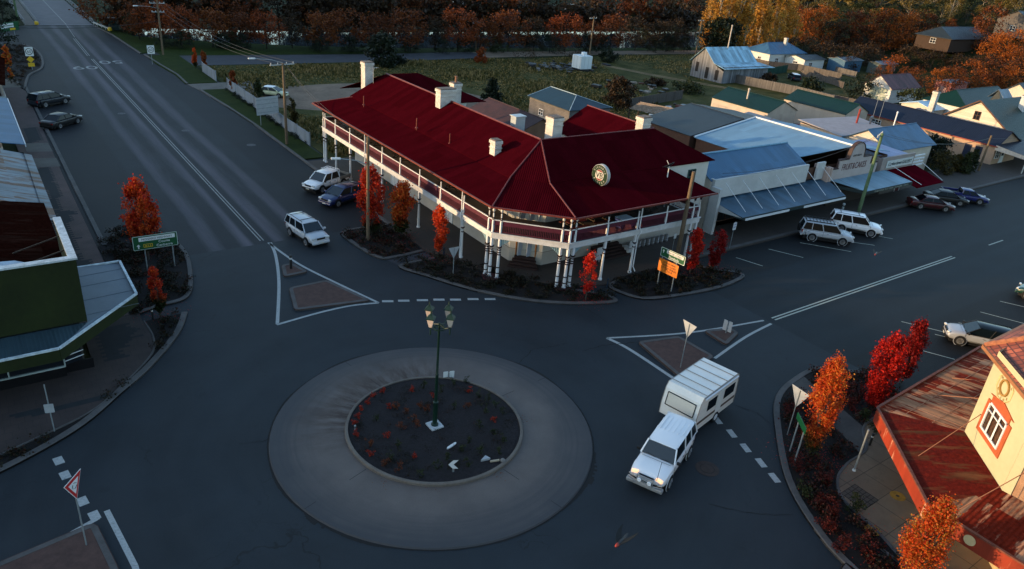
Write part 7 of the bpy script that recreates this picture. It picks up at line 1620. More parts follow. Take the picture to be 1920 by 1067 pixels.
heap('dark heap of rubble and branches left of the white tank', 70, 77, 4.5, 2.0, [M('dark rubble', (.035, .035, .04), .9), BLACKP, M('grey rubble', (.12, .13, .14), .9)], 70)
heap('old timber and rusty metal lying in the grass below the sand track', 72, 58, 4, 3, [M('rusty scrap', ()), BLACKP, M('grey timber', ())], 30, hh=.5)
heap('yard clutter of tubs and boards beside the pergola', 57.5, 30.5, 2.4, 2.2, [M('pale scrap', ()), BLACKP, M('blue tub', (.02, .08, .16), .6), M('grey timber', ())], 45)
# birds ----------------------------------------------------------------------------
def bird(label, px_, py_, dist, yaw, s=1.0):
    d = ray(px_, py_); P = CAM + d * dist; t = thing('parrot', label, 'bird', P, yaw); mb = MB()
    st = [(.17, .004, 0), (.15, .022, .0), (.12, .030, .005), (.08, .030, .002), (.02, .040, 0), (-.05, .034, 0), (-.11, .018, 0), (-.20, .016, .004), (-.27, .010, .006)]
    vs = [(x * s, r_ * s * math.cos(2 * math.pi * j / 10) * (1.0 if x > -.12 else 1.6), (z + r_ * math.sin(2 * math.pi * j / 10) * (1 if x > -.12 else .25)) * s) for x, r_, z in st for j in range(10)]
    mb.add(vs, [(i * 10 + j, i * 10 + (j + 1) % 10, (i + 1) * 10 + (j + 1) % 10, (i + 1) * 10 + j) for i in range(len(st) - 1) for j in range(10)])
    m_, nt, b = newmat('parrot plumage'); sp = N_(nt, 'SeparateXYZ'); nt.links.new(tc(nt), sp.inputs[0]); nt.links.new(ramp(nt, math_(nt, 'ADD', math_(nt, 'MULTIPLY', sp.outputs[0], 2 / s), .5), [(.0, (.006, .007, .01)), (.62, (.012, .010, .012)), (.72, (.25, .02, .008)), (.95, (.35, .03, .01))]), b.inputs['Base Color'])
    mb.build('body', m_, t, local=True, smooth=True)
    for sd_ in (1, -1):
        W_ = [(.08, .02), (.06, .07), (-.03, .12), (-.16, .155), (-.34, .165), (-.31, .14), (-.22, .11), (-.15, .07), (-.09, .03), (-.06, .02)]
        mb = MB(); n = len(W_); T_ = [(x * s, y * sd_ * s, (.012 + y * .45) * s) for x, y in W_]; Bt = [(x * s, y * sd_ * s, (.004 + y * .45) * s) for x, y in W_]
        mb.add(T_ + Bt, [tuple(range(n)), tuple(reversed(range(n, 2 * n)))] + [((i + 1) % n, i, i + n, (i + 1) % n + n) for i in range(n)]); mb.build('wing', M('dark feathers', (.005, .005, .006), .7, .5, 30), t, local=True)
bird('red-headed dark parrot flying low over the asphalt at the bottom of the picture', 1163, 1016, 15, R(196), 1.15)
bird('reddish parrot flying over the shopping street', 1642, 476, 34, R(200), 1.15)
# ================================================================ vegetation
RG = np.random.default_rng(5)
def leafmesh(name, P, size, mat, flat=.0, jitter=.35):
    """one small folded quad per leaf clump"""
    n = len(P); S = size * RG.uniform(1 - jitter, 1 + jitter, n)
    a = RG.normal(size=(n, 3)); a /= np.linalg.norm(a, axis=1)[:, None]; b = RG.normal(size=(n, 3)); b -= (a * b).sum(1)[:, None] * a; b /= np.linalg.norm(b, axis=1)[:, None]
    if flat: a[:, 2] *= flat; b[:, 2] *= flat
    q = np.stack([P - a * S[:, None] * .5, P + b * S[:, None] * .38, P + a * S[:, None] * .5, P - b * S[:, None] * .38], 1).reshape(-1, 3)
    me = bpy.data.meshes.new(name); me.vertices.add(4 * n); me.vertices.foreach_set('co', q.astype(np.float32).ravel())
    me.loops.add(4 * n); me.loops.foreach_set('vertex_index', np.arange(4 * n, dtype=np.int32)); me.polygons.add(n)
    me.polygons.foreach_set('loop_start', np.arange(0, 4 * n, 4, dtype=np.int32)); me.polygons.foreach_set('loop_total', np.full(n, 4, dtype=np.int32))
    me.materials.append(mat); me.update(); me.validate(); return me
def crown_pts(kind, h, w, n, z0, K=None):
    """clusters through the crown volume, then leaves around the clusters"""
    K = K or (max(26, n // 95) if kind == 'col' else max(10, n // 45)); C_ = []
    while len(C_) < K:
        t = RG.random(); a = RG.random() * 2 * np.pi
        if kind == 'col': prof_ = (t ** .45) * (1 - t) ** .42 * 1.55 * (1 + .18 * np.sin(5 * t + a * 2)); rr = w / 2 * prof_ * RG.random() ** .42
        elif kind == 'round': prof_ = np.sqrt(max(0, 1 - (2 * t - .9) ** 2 / 1.25)); rr = w / 2 * prof_ * RG.random() ** .38 * (1 + .2 * np.sin(3 * a + 4 * t))
        elif kind == 'pop': prof_ = (t ** .35) * (1 - t) ** .6 * 1.4; rr = w / 2 * prof_ * RG.random() ** .5
        elif kind == 'cone': prof_ = (1 - t) ** .8; rr = w / 2 * prof_ * RG.random() ** .35
        else: prof_ = np.sqrt(max(0, 1 - (t - .3) ** 2 * 1.8)); rr = w / 2 * prof_ * RG.random() ** .3
        C_.append((rr * np.cos(a), rr * np.sin(a), z0 + t * (h - z0)))
    C_ = np.array(C_); wt = RG.random(K) ** 1.4 + .12; idx = RG.choice(K, n, p=wt / wt.sum()); sg = w * (.062 if kind != 'gum' else .06) + .03
    P = C_[idx] + RG.normal(size=(n, 3)) * np.array([sg, sg, sg * (1.5 if kind in ('col', 'pop') else .8)]) ; P[:, 2] = np.clip(P[:, 2], z0 * .6, None)
    return P, C_
def tree(name, label, loc, h, w, mat, kind='round', n=1500, leaf=.3, z0=None, bark=None, cat='tree', group=None, lean=(0, 0), rt=None, K=None):
    z0 = h * .28 if z0 is None else z0; t = thing(name, label, cat, loc, 0, group); P, C_ = crown_pts(kind, h, w, n, z0, K)
    P[:, 0] += lean[0] * P[:, 2]; P[:, 1] += lean[1] * P[:, 2]
    o = bpy.data.objects.new('crown', leafmesh('crown', P, leaf, mat)); C.objects.link(o); o.parent = t
    rt = rt or max(.05, h * .018); mb = MB(); mb.tube([(0, 0, -.05), (lean[0] * h * .3, lean[1] * h * .3, h * .3), (lean[0] * h * .6, lean[1] * h * .6, h * .62), (lean[0] * h, lean[1] * h, h * .92)], [rt, rt * .8, rt * .5, rt * .15], 7)
    for k in RG.choice(len(C_), min(len(C_), 12 if kind != 'gum' else 16), replace=False):
        c = C_[k]; zb = max(z0 * .7, c[2] * (.55 if kind in ('col', 'pop') else .45)); f = zb / h; mb.tube([(lean[0] * zb, lean[1] * zb, zb), (c[0] * .55 + lean[0] * c[2], c[1] * .55 + lean[1] * c[2], zb + (c[2] - zb) * .45), (c[0] + lean[0] * c[2], c[1] + lean[1] * c[2], c[2])], [rt * .38, rt * .25, rt * .1], 5)
    mb.build('trunk', bark or BARK, t, local=True, smooth=True, uv=False); return t
BARK = M('grey brown bark', (.06, .048, .038), .95, .35, 6, bmp=.6); BARKP = M('pale poplar bark', (.30, .25, .19), .9, .25, 5); BARKD = M('dark wet bark', (.018, .014, .012), .95, .3, 6)
L_RED = LEAF('scarlet leaves', [(.14, .004, .003), (.36, .008, .005), (.56, .016, .008), (.60, .05, .012)], trans=.4)
L_REDG = LEAF('scarlet over green leaves', [(.22, .008, .004), (.42, .02, .006), (.56, .09, .010)], (.020, .030, .006), 1.3, .4)
L_DRED = LEAF('deep red leaves', [(.10, .004, .004), (.24, .006, .005), (.38, .010, .008)], trans=.35)
L_ORG = LEAF('orange leaves', [(.16, .010, .003), (.42, .035, .006), (.55, .085, .008), (.50, .20, .03)], (.030, .040, .008), 1.5, .4)
L_ORG2 = LEAF('orange turning leaves', [(.20, .012, .003), (.42, .035, .006), (.52, .08, .008), (.34, .17, .025)], (.028, .036, .006), 1.0, .4)
L_RUST = LEAF('rust brown leaves', [(.035, .010, .003), (.085, .020, .004), (.15, .036, .005), (.20, .06, .008)], trans=.3)
L_RUST2 = LEAF('bright rust leaves', [(.09, .018, .003), (.18, .034, .005), (.28, .060, .007)], trans=.3)
L_BRN = LEAF('dark brown leaves', [(.014, .008, .004), (.035, .018, .006), (.06, .03, .008)], trans=.2)
L_GOLD = LEAF('golden poplar leaves', [(.22, .10, .014), (.42, .20, .03), (.55, .30, .055)], trans=.4)
L_DGRN = LEAF('dark evergreen leaves', [(.004, .008, .003), (.008, .016, .005), (.014, .024, .007)], trans=.1)
L_GRN = LEAF('dull green leaves', [(.010, .016, .004), (.022, .032, .007), (.045, .055, .012)], trans=.2)
L_OLV = LEAF('olive gum leaves', [(.035, .028, .006), (.11, .080, .016), (.20, .14, .035)], trans=.2)
L_HEDGE = LEAF('clipped golden hedge leaves', [(.022, .020, .004), (.05, .042, .007), (.12, .07, .010)], trans=.2)
def T_px(foot, ty, wpx, label, mat, kind='col', n=2600, leaf=.17, z0f=.2, name='street_tree', base=.11, dz=0, **k):
    P = at(*foot, base) if T(*at(*foot).xy) == 0 else atT(*foot); hh = height_to(P.x, P.y, P.z, ty) * (.96 if kind == 'col' else 1); sc = FPX / (P - CAM).dot(AX[2]); w = wpx / sc * (.82 if kind == 'col' else 1)
    return tree(name, label, (P.x, P.y, P.z), hh, w, mat, kind, n, leaf, hh * z0f, **k)
T_px((272, 474), 338, 66, 'large scarlet street tree with green skirt beside the highway sign bed', L_REDG, n=7000, leaf=.19, z0f=.06)
T_px((279, 486), 372, 24, 'slim orange-red tree in front of the large scarlet tree, behind the highway sign', L_ORG2, n=1800, leaf=.15)
T_px((300, 590), 503, 32, 'small scarlet tree with green base at the near end of the left bed', L_REDG, n=2600, leaf=.14, z0f=.12)
T_px((696, 442), 312, 58, 'orange-red tree behind the timber pole in front of the hotel', L_REDG, n=5500, leaf=.17, z0f=.1)
T_px((752, 440), 336, 56, 'orange and green tree right of the timber pole in front of the hotel', L_ORG, n=5500, leaf=.17, z0f=.1)
T_px((822, 482), 388, 38, 'bright flame-orange slim tree at the hotel corner bed', LEAF('flame leaves', [(.40, .02, .006), (.60, .05, .008), (.64, .14, .012)], trans=.45), n=3600, leaf=.14, z0f=.22)
T_px((1098, 562), 470, 38, 'sparse scarlet tree in front of the hotel steps', L_RED, n=1600, leaf=.14, z0f=.2, K=26)
T_px((1293, 512), 432, 34, 'rounded scarlet tree right of the orange sign', L_RED, n=3600, leaf=.14, z0f=.16)
T_px((1337, 506), 428, 35, 'deep red tree outside the blue-awning shop', L_DRED, n=3600, leaf=.14, z0f=.14)
T_px((1636, 764), 628, 68, 'tall scarlet tree with orange base beside the rusty awning, left of a pair', L_RED, n=9000, leaf=.12, z0f=.10)
T_px((1690, 716), 602, 50, 'deep red tree behind the scarlet one beside the rusty awning', L_DRED, n=7000, leaf=.12, z0f=.14)
T_px((1516, 856), 670, 66, 'orange tree with yellow-green leaves in the right corner bed', L_ORG, n=12000, leaf=.10, z0f=.10)
T_px((1694, 1125), 938, 88, 'orange and green tree in front of the awning at the bottom right', L_ORG2, n=15000, leaf=.085, z0f=.14)
for ft, ty, w, lab, m_ in (((22, 158), 82, 16, 'flame-orange columnar tree at the far left bulb', L_ORG2), ((366, 128), 90, 11, 'flame-orange columnar tree on the far lawn, left of a pair', L_ORG2), ((383, 132), 98, 12, 'brown-orange columnar tree on the far lawn, right of a pair', L_RUST2),
                           ((438, 172), 130, 15, 'thin orange tree over the white fence before the driveway', L_RUST2), ((486, 206), 150, 19, 'narrow dark green tree over the white fence behind the sign back', L_GRN), ((549, 246), 180, 20, 'narrow brown-green tree over the white fence near the pole', L_HEDGE)):
    T_px(ft, ty, w, lab, m_, n=1300, leaf=.26, z0f=.1, base=0)
T_px((921, 196), 150, 44, 'dark evergreen tree behind the hotel roof', L_DGRN, 'cone', 2600, .35, .05, 'evergreen_tree', 0); T_px((716, 124), 66, 62, 'dark green bushy tree beside the river road behind the hotel chimney', L_DGRN, 'round', 3000, .45, .05, 'evergreen_tree', 0)
T_px((902, 118), 91, 24, 'small bright orange bush beside the dirt road', L_RUST2, 'round', 900, .35, .05, 'bush', 0, cat='bush'); T_px((1158, 206), 150, 56, 'round brown-green tree in the tall grass behind the hotel', L_BRN, 'round', 3200, .32, .12, 'round_tree', 0)
T_px((1346, 105), 38, 72, 'round dark evergreen behind the barn', L_DGRN, 'round', 4200, .55, .22, 'evergreen_tree', 0); T_px((1748, 305), 258, 46, 'dark green tree beside the navy hall wall', L_DGRN, 'round', 2600, .3, .04, 'evergreen_tree', 0)
for ft, ty, w, lab, m_ in (((1764, 326), 286, 42, 'broad clipped golden hedge tree by the footpath, nearest the maroon awning', L_HEDGE), ((1790, 322), 292, 26, 'clipped hedge ball between the golden hedge tree and the two cones', L_HEDGE), ((1804, 326), 286, 24, 'clipped green cone by the navy doors, left of a pair', L_GRN), ((1818, 323), 282, 24, 'clipped green cone by the navy doors, right of a pair', L_GRN)):
    T_px(ft, ty, w, lab, m_, 'cone' if 'cone' in lab else 'round', 2400, .2, .0, 'topiary', 0, cat='bush')
for ft, ty, w, lab, m_ in (((1612, 188), 146, 60, 'dark round bush left of the white garage', L_DGRN), ((1520, 170), 148, 46, 'dark green bush in the yard behind the barn fence', L_DGRN), ((1708, 204), 170, 50, 'dark bush between the white garage and the pink shed', L_GRN), ((1440, 158), 140, 30, 'brown bush by the green mesh fence', L_BRN), ((985, 112), 92, 60, 'bare dark tree beside the dirt road left of the white tank', L_BRN), ((1072, 112), 92, 70, 'bare dark tree beside the dirt road behind the white tank', L_BRN), ((1140, 116), 96, 36, 'dark bush right of the white tank', L_DGRN),
                           ((1290, 172), 158, 60, 'scrubby olive bush on the bank below the sand track', L_GRN), ((1230, 160), 150, 34, 'small brown bush on the bank below the sand track', L_BRN), ((740, 120), 108, 40, 'low dark shrub beside the river road right of the bushy tree', L_DGRN)):
    T_px(ft, ty, w, lab, m_, 'round', 1500 if 'bare' not in lab else 500, .32 if 'bare' not in lab else .2, .1 if 'bare' not in lab else .35, 'bush' if 'bush' in lab or 'shrub' in lab else 'bare_tree', 0, cat='bush' if 'bush' in lab or 'shrub' in lab else 'tree', bark=BARKD)
# prototypes for the far trees; copies share their meshes
def proto(kind, mat, n, leaf, w, z0, bark=BARKD, K=None):
    t = tree('tree', 'x', (0, -3000, 0), 10, w, mat, kind, n, leaf, z0, bark, K=K); return t
def spread(protos, spots, name, lab, group, cat='tree'):
    """spots: (px foot, px top y, width factor)"""
    for i, (x, y, ty, wf, *ex) in enumerate(spots):
        P = atT(x, y); hh = height_to(P.x, P.y, P.z, ty); pr = protos[(ex[0] if ex else i) % len(protos)]
        c = copy_tree(pr); c.name = name; c.location = P; s_ = hh / 10; c.scale = (s_ * wf, s_ * wf, s_); c.rotation_euler = (0, 0, i * 1.9); c['label'] = lab(i, len(spots)) if callable(lab) else lab; c['group'] = group; c['category'] = cat
PR = [proto('round', L_RUST, 2600, .42, 10, 2.6), proto('round', L_RUST2, 2600, .42, 10, 2.4), proto('round', L_BRN, 2200, .42, 10, 2.4), proto('round', L_RUST, 2300, .42, 11, 2.2)]
o_ = lambda i: ORD[i] if i < 20 else '%dth' % (i + 1)
spread(PR, [(262, 76, 8, 1.0, 0), (300, 78, 4, 1.05, 1), (340, 86, 12, .95, 1), (400, 88, 20, 1.1, 0), (452, 90, 26, 1.0, 0), (500, 92, 22, 1.0, 1), (548, 92, 34, 1.0, 2), (604, 94, 26, 1.1, 0), (655, 96, 22, 1.1, 3), (706, 96, 28, .9, 0), (760, 98, 20, 1.15, 0), (816, 96, 36, .9, 2), (858, 97, 18, 1.05, 1), (905, 97, 38, .9, 3), (952, 98, 22, 1.1, 0), (1000, 97, 36, .9, 2)], 'autumn_tree', lambda i, n: 'rust-brown autumn tree on the near river bank, %s from the bridge' % o_(i), 'autumn trees on the near river bank')
spread(PR, [(1058, 98, 28, 1.1, 1), (1105, 98, 44, .8, 3), (1142, 99, 30, 1.0, 0), (1190, 96, 34, 1.0, 2), (1228, 97, 40, .9, 2), (1262, 98, 38, .85, 2)], 'autumn_tree', lambda i, n: 'autumn tree right of the white tank, %s towards the poplars' % o_(i), 'autumn trees between the tank and the poplars')
far = []; RG2 = random.Random(4)
for i, x in enumerate(range(210, 1330, 50)): far.append((x + RG2.randint(-14, 14), 58 + RG2.randint(-5, 5) - (8 if x < 200 else 0), -14 + RG2.randint(-16, 22), .8 + RG2.random() * .5, RG2.choice([0, 0, 2, 3, 2, 1])))
spread(PR, far, 'parkland_tree', lambda i, n: 'tree in the park across the river, %s from the left edge' % o_(i), 'park trees across the river')
far = [(x, y, y - RG2.randint(32, 48), .9, RG2.choice([0, 2, 3, 1])) for x, y in ((560, 32), (632, 30), (700, 26), (950, 34), (1000, 16), (1120, 28), (1170, 36), (1240, 20), (1290, 34), (480, 20), (395, 28), (1060, 8), (890, 30))]
spread(PR, far, 'parkland_tree', lambda i, n: 'tree beside the park cars beyond the river, %s of the scattered trees' % o_(i), 'scattered park trees')
PD = [proto('round', L_DGRN, 1900, .5, 10, .6), proto('round', L_GRN, 1900, .5, 10, .6)]
spread(PD, [(8, 48, 0, 1.2, 0), (228, 44, 0, 1.0, 0), (250, 52, 6, 1.0, 1), (-40, 52, 0, 1.3, 0), (310, 92, 66, 1.2, 0), (342, 92, 60, 1.3, 0), (420, 93, 64, 1.4, 0), (455, 94, 66, 1.2, 0), (600, 98, 72, 1.6, 0), (660, 99, 70, 1.6, 0), (705, 99, 74, 1.5, 1), (770, 99, 70, 1.6, 0), (830, 100, 74, 1.4, 0), (872, 99, 72, 1.4, 0), (930, 99, 70, 1.5, 1), (1030, 99, 68, 1.5, 0), (1098, 99, 66, 1.5, 0), (1128, 99, 70, 1.3, 0), (1225, 98, 70, 1.3, 0), (1248, 98, 66, 1.3, 0), (1282, 98, 70, 1.0, 0), (255, 66, 22, 1.0, 1), (-10, 96, 30, 1.1, 0), (588, 90, 52, 1.0, 0), (440, 92, 60, .7, 1), (895, 92, 56, .9, 0), (985, 92, 44, .9, 0), (1262, 90, 46, 1.0, 0), (1205, 88, 52, .8, 1), (1180, 62, 28, 1.0, 1)], 'evergreen_tree', lambda i, n: 'dark evergreen by the river, %s from the left edge' % o_(i), 'dark evergreens along the river')
PP = [proto('pop', L_GOLD, 2600, .26, 3.6, .8, BARKP), proto('pop', L_GOLD, 2200, .26, 3.2, .8, BARKP)]
spread(PP, [(1322 + 13 * k + RG2.randint(-4, 4), 100 + RG2.randint(-6, 4), -40 + RG2.randint(-20, 30) + (10 if k > 8 else 0), 1.0, k) for k in range(12)], 'poplar', lambda i, n: 'tall golden poplar with pale trunk, %s from the left of its row' % o_(i), 'golden poplars by the river')
spread(PP, [(1462, 96, 0, 1.6, 0), (1448, 108, 22, 1.5, 1), (1480, 104, 28, 1.4, 0)], 'poplar', lambda i, n: 'pale silvery poplar at the right end of the poplar row, %s from it' % o_(i), 'pale poplars')
L_BO = LEAF('burnt orange leaves', [(.09, .020, .003), (.24, .058, .007), (.42, .12, .014)], trans=.35)
PO = [proto('round', L_BO, 2400, .42, 10, 1.0), proto('round', L_RUST, 2400, .42, 10, 1.0), proto('round', L_BRN, 2200, .42, 10, .6)]
mid = [(1500, 80, 18, 1.0, 0), (1532, 84, 14, 1.1, 0), (1562, 96, 36, 1.0, 2), (1590, 92, 24, 1.1, 1), (1622, 98, 30, 1.0, 1), (1655, 96, 20, 1.1, 0), (1690, 92, 26, 1.1, 0), (1722, 84, 26, 1.0, 1), (1745, 98, 50, 1.1, 2), (1500, 118, 64, 1.1, 2), (1540, 126, 74, 1.1, 2), (1582, 134, 80, 1.1, 2), (1620, 130, 78, 1.2, 2), (1666, 160, 104, .9, 0), (1640, 168, 128, 1.1, 2), (1700, 130, 82, 1.2, 2), (1742, 138, 92, 1.2, 2), (1790, 140, 98, 1.2, 2), (1705, 178, 128, 1.0, 1), (1752, 178, 130, .9, 0), (1778, 182, 126, 1.0, 1), (1812, 178, 116, 1.1, 0), (1848, 178, 118, 1.0, 1), (1876, 182, 126, 1.0, 0), (1905, 178, 112, 1.1, 1),
       (1838, 96, 14, .8, 1), (1862, 120, 62, 1.1, 0), (1895, 124, 60, 1.2, 0), (1925, 140, 80, 1.1, 1), (1845, 150, 100, 1.2, 2), (1905, 150, 104, 1.2, 2), (1460, 118, 70, .9, 2), (1638, 22, 0, .9, 1), (1480, 60, 6, .9, 1), (1780, 60, 36, .9, 1)]
spread(PO, mid, 'autumn_tree', lambda i, n: 'orange or brown tree on the slope behind the houses, %s counted from the poplars' % o_(i), 'autumn trees on the slope behind the houses')
PG_ = [proto('gum', L_OLV, 1800, .5, 11, 3.2, BARKP, K=22), proto('gum', L_OLV, 1600, .5, 12, 3.6, BARKP, K=18), proto('gum', L_GRN, 1600, .5, 11, 3.0, BARK, K=20)]
gum = []
for j, y in enumerate((52, 34, 16, 0)):
    for i in range(11 - j):
        x = 1500 + j * 14 + i * 44 + RG2.randint(-14, 14); gum.append((x, y + RG2.randint(-6, 6), y - 34 - RG2.randint(0, 16), .9 + .3 * RG2.random(), RG2.randint(0, 2)))
spread(PG_, gum, 'gum_tree', lambda i, n: 'olive gum tree on the top right hillside, %s along row %s from below' % (o_((i % 11) if i < 11 else (i - 11) % 10 if i < 21 else (i - 21) % 9 if i < 30 else (i - 30)), ('one' if i < 11 else 'two' if i < 21 else 'three' if i < 30 else 'four')), 'gum trees on the hillside')
for pr in PR + PD + PP + PO + PG_:
    for ch in list(pr.children): bpy.data.objects.remove(ch)
    bpy.data.objects.remove(pr)
# far wood that reads as one mass
def woods(name, pts, mat, n, leaf, h=(6, 12)):
    P = []
    for (x, y) in pts:
        z = T(x, y); hh = RG.uniform(*h); q, _c = crown_pts('gum', hh, hh * .95, n, hh * .2, 14); P.append(q + np.array([x, y, z]))
    me = leafmesh(name, np.concatenate(P), leaf, mat); o = bpy.data.objects.new(name, me); C.objects.link(o); return tag(o, kind='stuff')
pts = []
for y in np.arange(230, 620, 22):
    for x in np.arange(-160, 560, 20): pts.append((x + RG.uniform(-9, 9), y + RG.uniform(-9, 9)))
pts = [p for p in pts if -20 < proj((p[0], p[1], T(*p) + 8))[0] < 1940 and -60 < proj((p[0], p[1], T(*p)))[1] < 60]
tag(woods('far_woods', pts[:330], L_GRN, 260, 1.5), 'dark green woods beyond the park across the river', 'woods')
pts = []
for x in np.arange(200, 520, 17):
    for y in np.arange(20, 300, 17): pts.append((x + RG.uniform(-7, 7), y + RG.uniform(-7, 7)))
pts = [p for p in pts if proj((p[0], p[1], T(*p)))[0] > 1480 and -80 < proj((p[0], p[1], T(*p)))[1] < 30 and proj((p[0], p[1], T(*p)))[0] < 1990]
tag(woods('hillside_woods', pts[:300], L_OLV, 300, 1.3, (7, 13)), 'olive eucalypt woods covering the sunlit hillside at the top right', 'woods')
# scrub on the far bank, open where the photo shows bright water
pts = []
for k in range(-4, 330):
    x = 250 + k * 4
    if x > 1500: break
    if 296 < x < 328 or 356 < x < 404 or 486 < x < 548 or 1155 < x < 1198 or 1292 < x < 1405: continue
    for _ in range(2):
        p = at(x + RG.uniform(-3, 3), 56 + RG.uniform(-4, 4) + (4 if x > 900 else 0)); pts.append((p.x, p.y))
tag(woods('riverbank_scrub', pts, L_BRN, 70, 1.0, (4, 9)), 'dark scrub lining the far bank of the river', 'scrub')
# paddock grass ------------------------------------------------------------------------
def tufts(name, region, n, hgt, mat, label):
    P = []
    while len(P) < n:
        x, y = RG.uniform(*region[0]), RG.uniform(*region[1])
        if region[2](x, y): P.append((x, y))
    P = np.array(P); n = len(P); cl = (np.sin(P[:, 0] * .31 + P[:, 1] * .17) + np.sin(P[:, 1] * .43 - P[:, 0] * .11) + 2) / 4
    hh = hgt * (.15 + 1.1 * cl ** 1.6) * RG.uniform(.5, 1.3, n); a = RG.uniform(0, 2 * np.pi, n); w = .10 + .12 * RG.random(n); dx = np.cos(a) * w; dy = np.sin(a) * w; lx = RG.normal(0, .15, n) * hh; ly = RG.normal(0, .15, n) * hh; Z = np.zeros(n)
    q = np.stack([np.stack([P[:, 0] - dx, P[:, 1] - dy, Z], 1), np.stack([P[:, 0] + dx, P[:, 1] + dy, Z], 1), np.stack([P[:, 0] + dx * .6 + lx, P[:, 1] + dy * .6 + ly, hh], 1), np.stack([P[:, 0] - dx * .3 + lx * 1.2, P[:, 1] - dy * .3 + ly * 1.2, hh * .85], 1)], 1).reshape(-1, 3)
    me = bpy.data.meshes.new(name); me.from_pydata(q.tolist(), [], np.arange(4 * n).reshape(n, 4).tolist()); me.materials.append(mat); me.update(); o = bpy.data.objects.new(name, me); C.objects.link(o); tag(o, label, 'grass', kind='stuff')
L_GRASS = LEAF('dry grass', [(.014, .018, .003), (.055, .055, .009), (.16, .12, .038), (.30, .21, .09)], trans=.3)
def inpad(x, y):
    if x < 2 or y > 88.5: return False
    if (x - 21) ** 2 / 330 + (y - 60) ** 2 / 150 < 1: return False
    if y < 25 or (x < 16 and y < 34) or (18 < x < 29 and y < 38) or (34 < x < 43 and 32 < y < 43): return False
    return y > 33 + .0 * x and x < 62 + (y - 40) * .5
tufts('tall_grass', ((2, 95), (25, 89), inpad), 24000, .55, L_GRASS, 'tall dry and green grass filling the paddock behind the hotel')
tufts('tall_grass', ((92, 165), (60, 88), lambda x, y: y > 68 or x < 93), 5000, .5, L_GRASS, 'rough grass of the paddock around the barn')
# garden beds -----------------------------------------------------------------------------
L_BED = LEAF('bed shrub leaves', [(.004, .006, .002), (.012, .014, .004), (.026, .016, .005), (.085, .010, .006)], trans=.2); L_BEDR = LEAF('red bed shrub leaves', [(.02, .006, .004), (.08, .008, .006), (.16, .018, .008)], trans=.25)
def inside(p, poly):
    x, y = p; c = False; n = len(poly)
    for i in range(n):
        a, b_ = poly[i], poly[i - 1]
        if (a[1] > y) != (b_[1] > y) and x < (b_[0] - a[0]) * (y - a[1]) / (b_[1] - a[1] + 1e-9) + a[0]: c = not c
    return c
def cover_bed(name, poly, dens, mat, label, hgt=.45, leaf=.12, z=.11, hole=None):
    xs = [p[0] for p in poly]; ys = [p[1] for p in poly]; xs = [max(-45, x) for x in xs]; area = (max(xs) - min(xs)) * (max(ys) - min(ys)); K = int(area * dens * 1.9); P = []
    for _ in range(K):
        x, y = RG.uniform(min(xs), max(xs)), RG.uniform(min(ys), max(ys))
        if not inside((x, y), poly) or (hole and inside((x, y), hole)): continue
        s_ = RG.uniform(.5, 1.1); m_ = int(70 * s_); q = RG.normal(size=(m_, 3)) * np.array([.20, .20, .12]) * s_ + np.array([x, y, z + hgt * .45 * s_]); q[:, 2] = np.clip(q[:, 2], z + .01, None); P.append(q)
    if not P: return
    me = leafmesh(name, np.concatenate(P), leaf, mat); o = bpy.data.objects.new(name, me); C.objects.link(o); tag(o, label, 'ground cover', kind='stuff')
shr = lambda poly, k=.3: [(p[0], p[1]) for p in poly]
cover_bed('ground_cover', [(-24, 17.3)] + [(p.x - .3, p.y) for p in BED1] + [(-24, 5.6)], 1.6, L_BED, 'dark green ground cover in the bed around the highway sign')
cover_bed('ground_cover', [(p.x - .25, p.y + .3) for p in CORNER] + [(p.x + .1, p.y - .1) for p in rev(INNER)], 1.2, L_BED, 'dark low plants in the curved strip at the near left corner', .35)
cover_bed('ground_cover', [(p.x * .93 + -4.6 * .07, p.y * .93 + 10 * .07) for p in B1], 1.6, L_BED, 'low reddish shrubs in the bed under the two hotel trees')
cover_bed('ground_cover', [(p.x + .1, p.y + .42) for p in B2], 1.6, L_BED, 'low reddish shrubs in the bed at the hotel corner', .35)
cover_bed('ground_cover', [(p.x * .94 + 14 * .06, p.y * .9 - 7 * .1) for p in B3], 1.6, L_BED, 'low reddish shrubs in the bed around the orange sign', .35)
cover_bed('ground_cover', [(p.x + .5, p.y - .3) for p in CR] + [(p.x - .3, p.y + .2) for p in rev(CRI)], 1.5, LEAF('rusty bed leaves', [(.006, .009, .003), (.022, .018, .006), (.05, .012, .006), (.11, .012, .008)], trans=.2), 'dark shrubs and leaves in the right corner bed', .45, hole=PATHP)
cover_bed('ground_cover', [(p.x - .4, p.y) for p in BED2] + [(-32, 104), (-32, 82), (-25, 80)], .6, L_BED, 'dark plants in the bulb at the far left kerb')
cover_bed('ground_cover', [(.2, 39), (.2, 70), (.8, 70), (.8, 39)], 1.2, L_DGRN, 'low dark hedge plants at the foot of the white fence', .4)
def shrub(label, p, r, h, mat, group, n=260, leaf=.09, z=.11, name='shrub'):
    t = thing(name, label, 'shrub', (p.x, p.y, z), 0, group); K = 9; c = RG.normal(size=(K, 3)) * np.array([r * .45, r * .45, h * .22]) + np.array([0, 0, h * .55]); q = c[RG.integers(0, K, n)] + RG.normal(size=(n, 3)) * r * .22; q[:, 2] = np.clip(q[:, 2], .02, None)
    o = bpy.data.objects.new('foliage', leafmesh('foliage', q, leaf, mat)); C.objects.link(o); o.parent = t; mb = MB()
    for k in range(4): mb.tube([(0, 0, 0), tuple(c[k] * .9)], [.02, .008], 5)
    mb.build('stem', BARKD, t, local=True, uv=False)
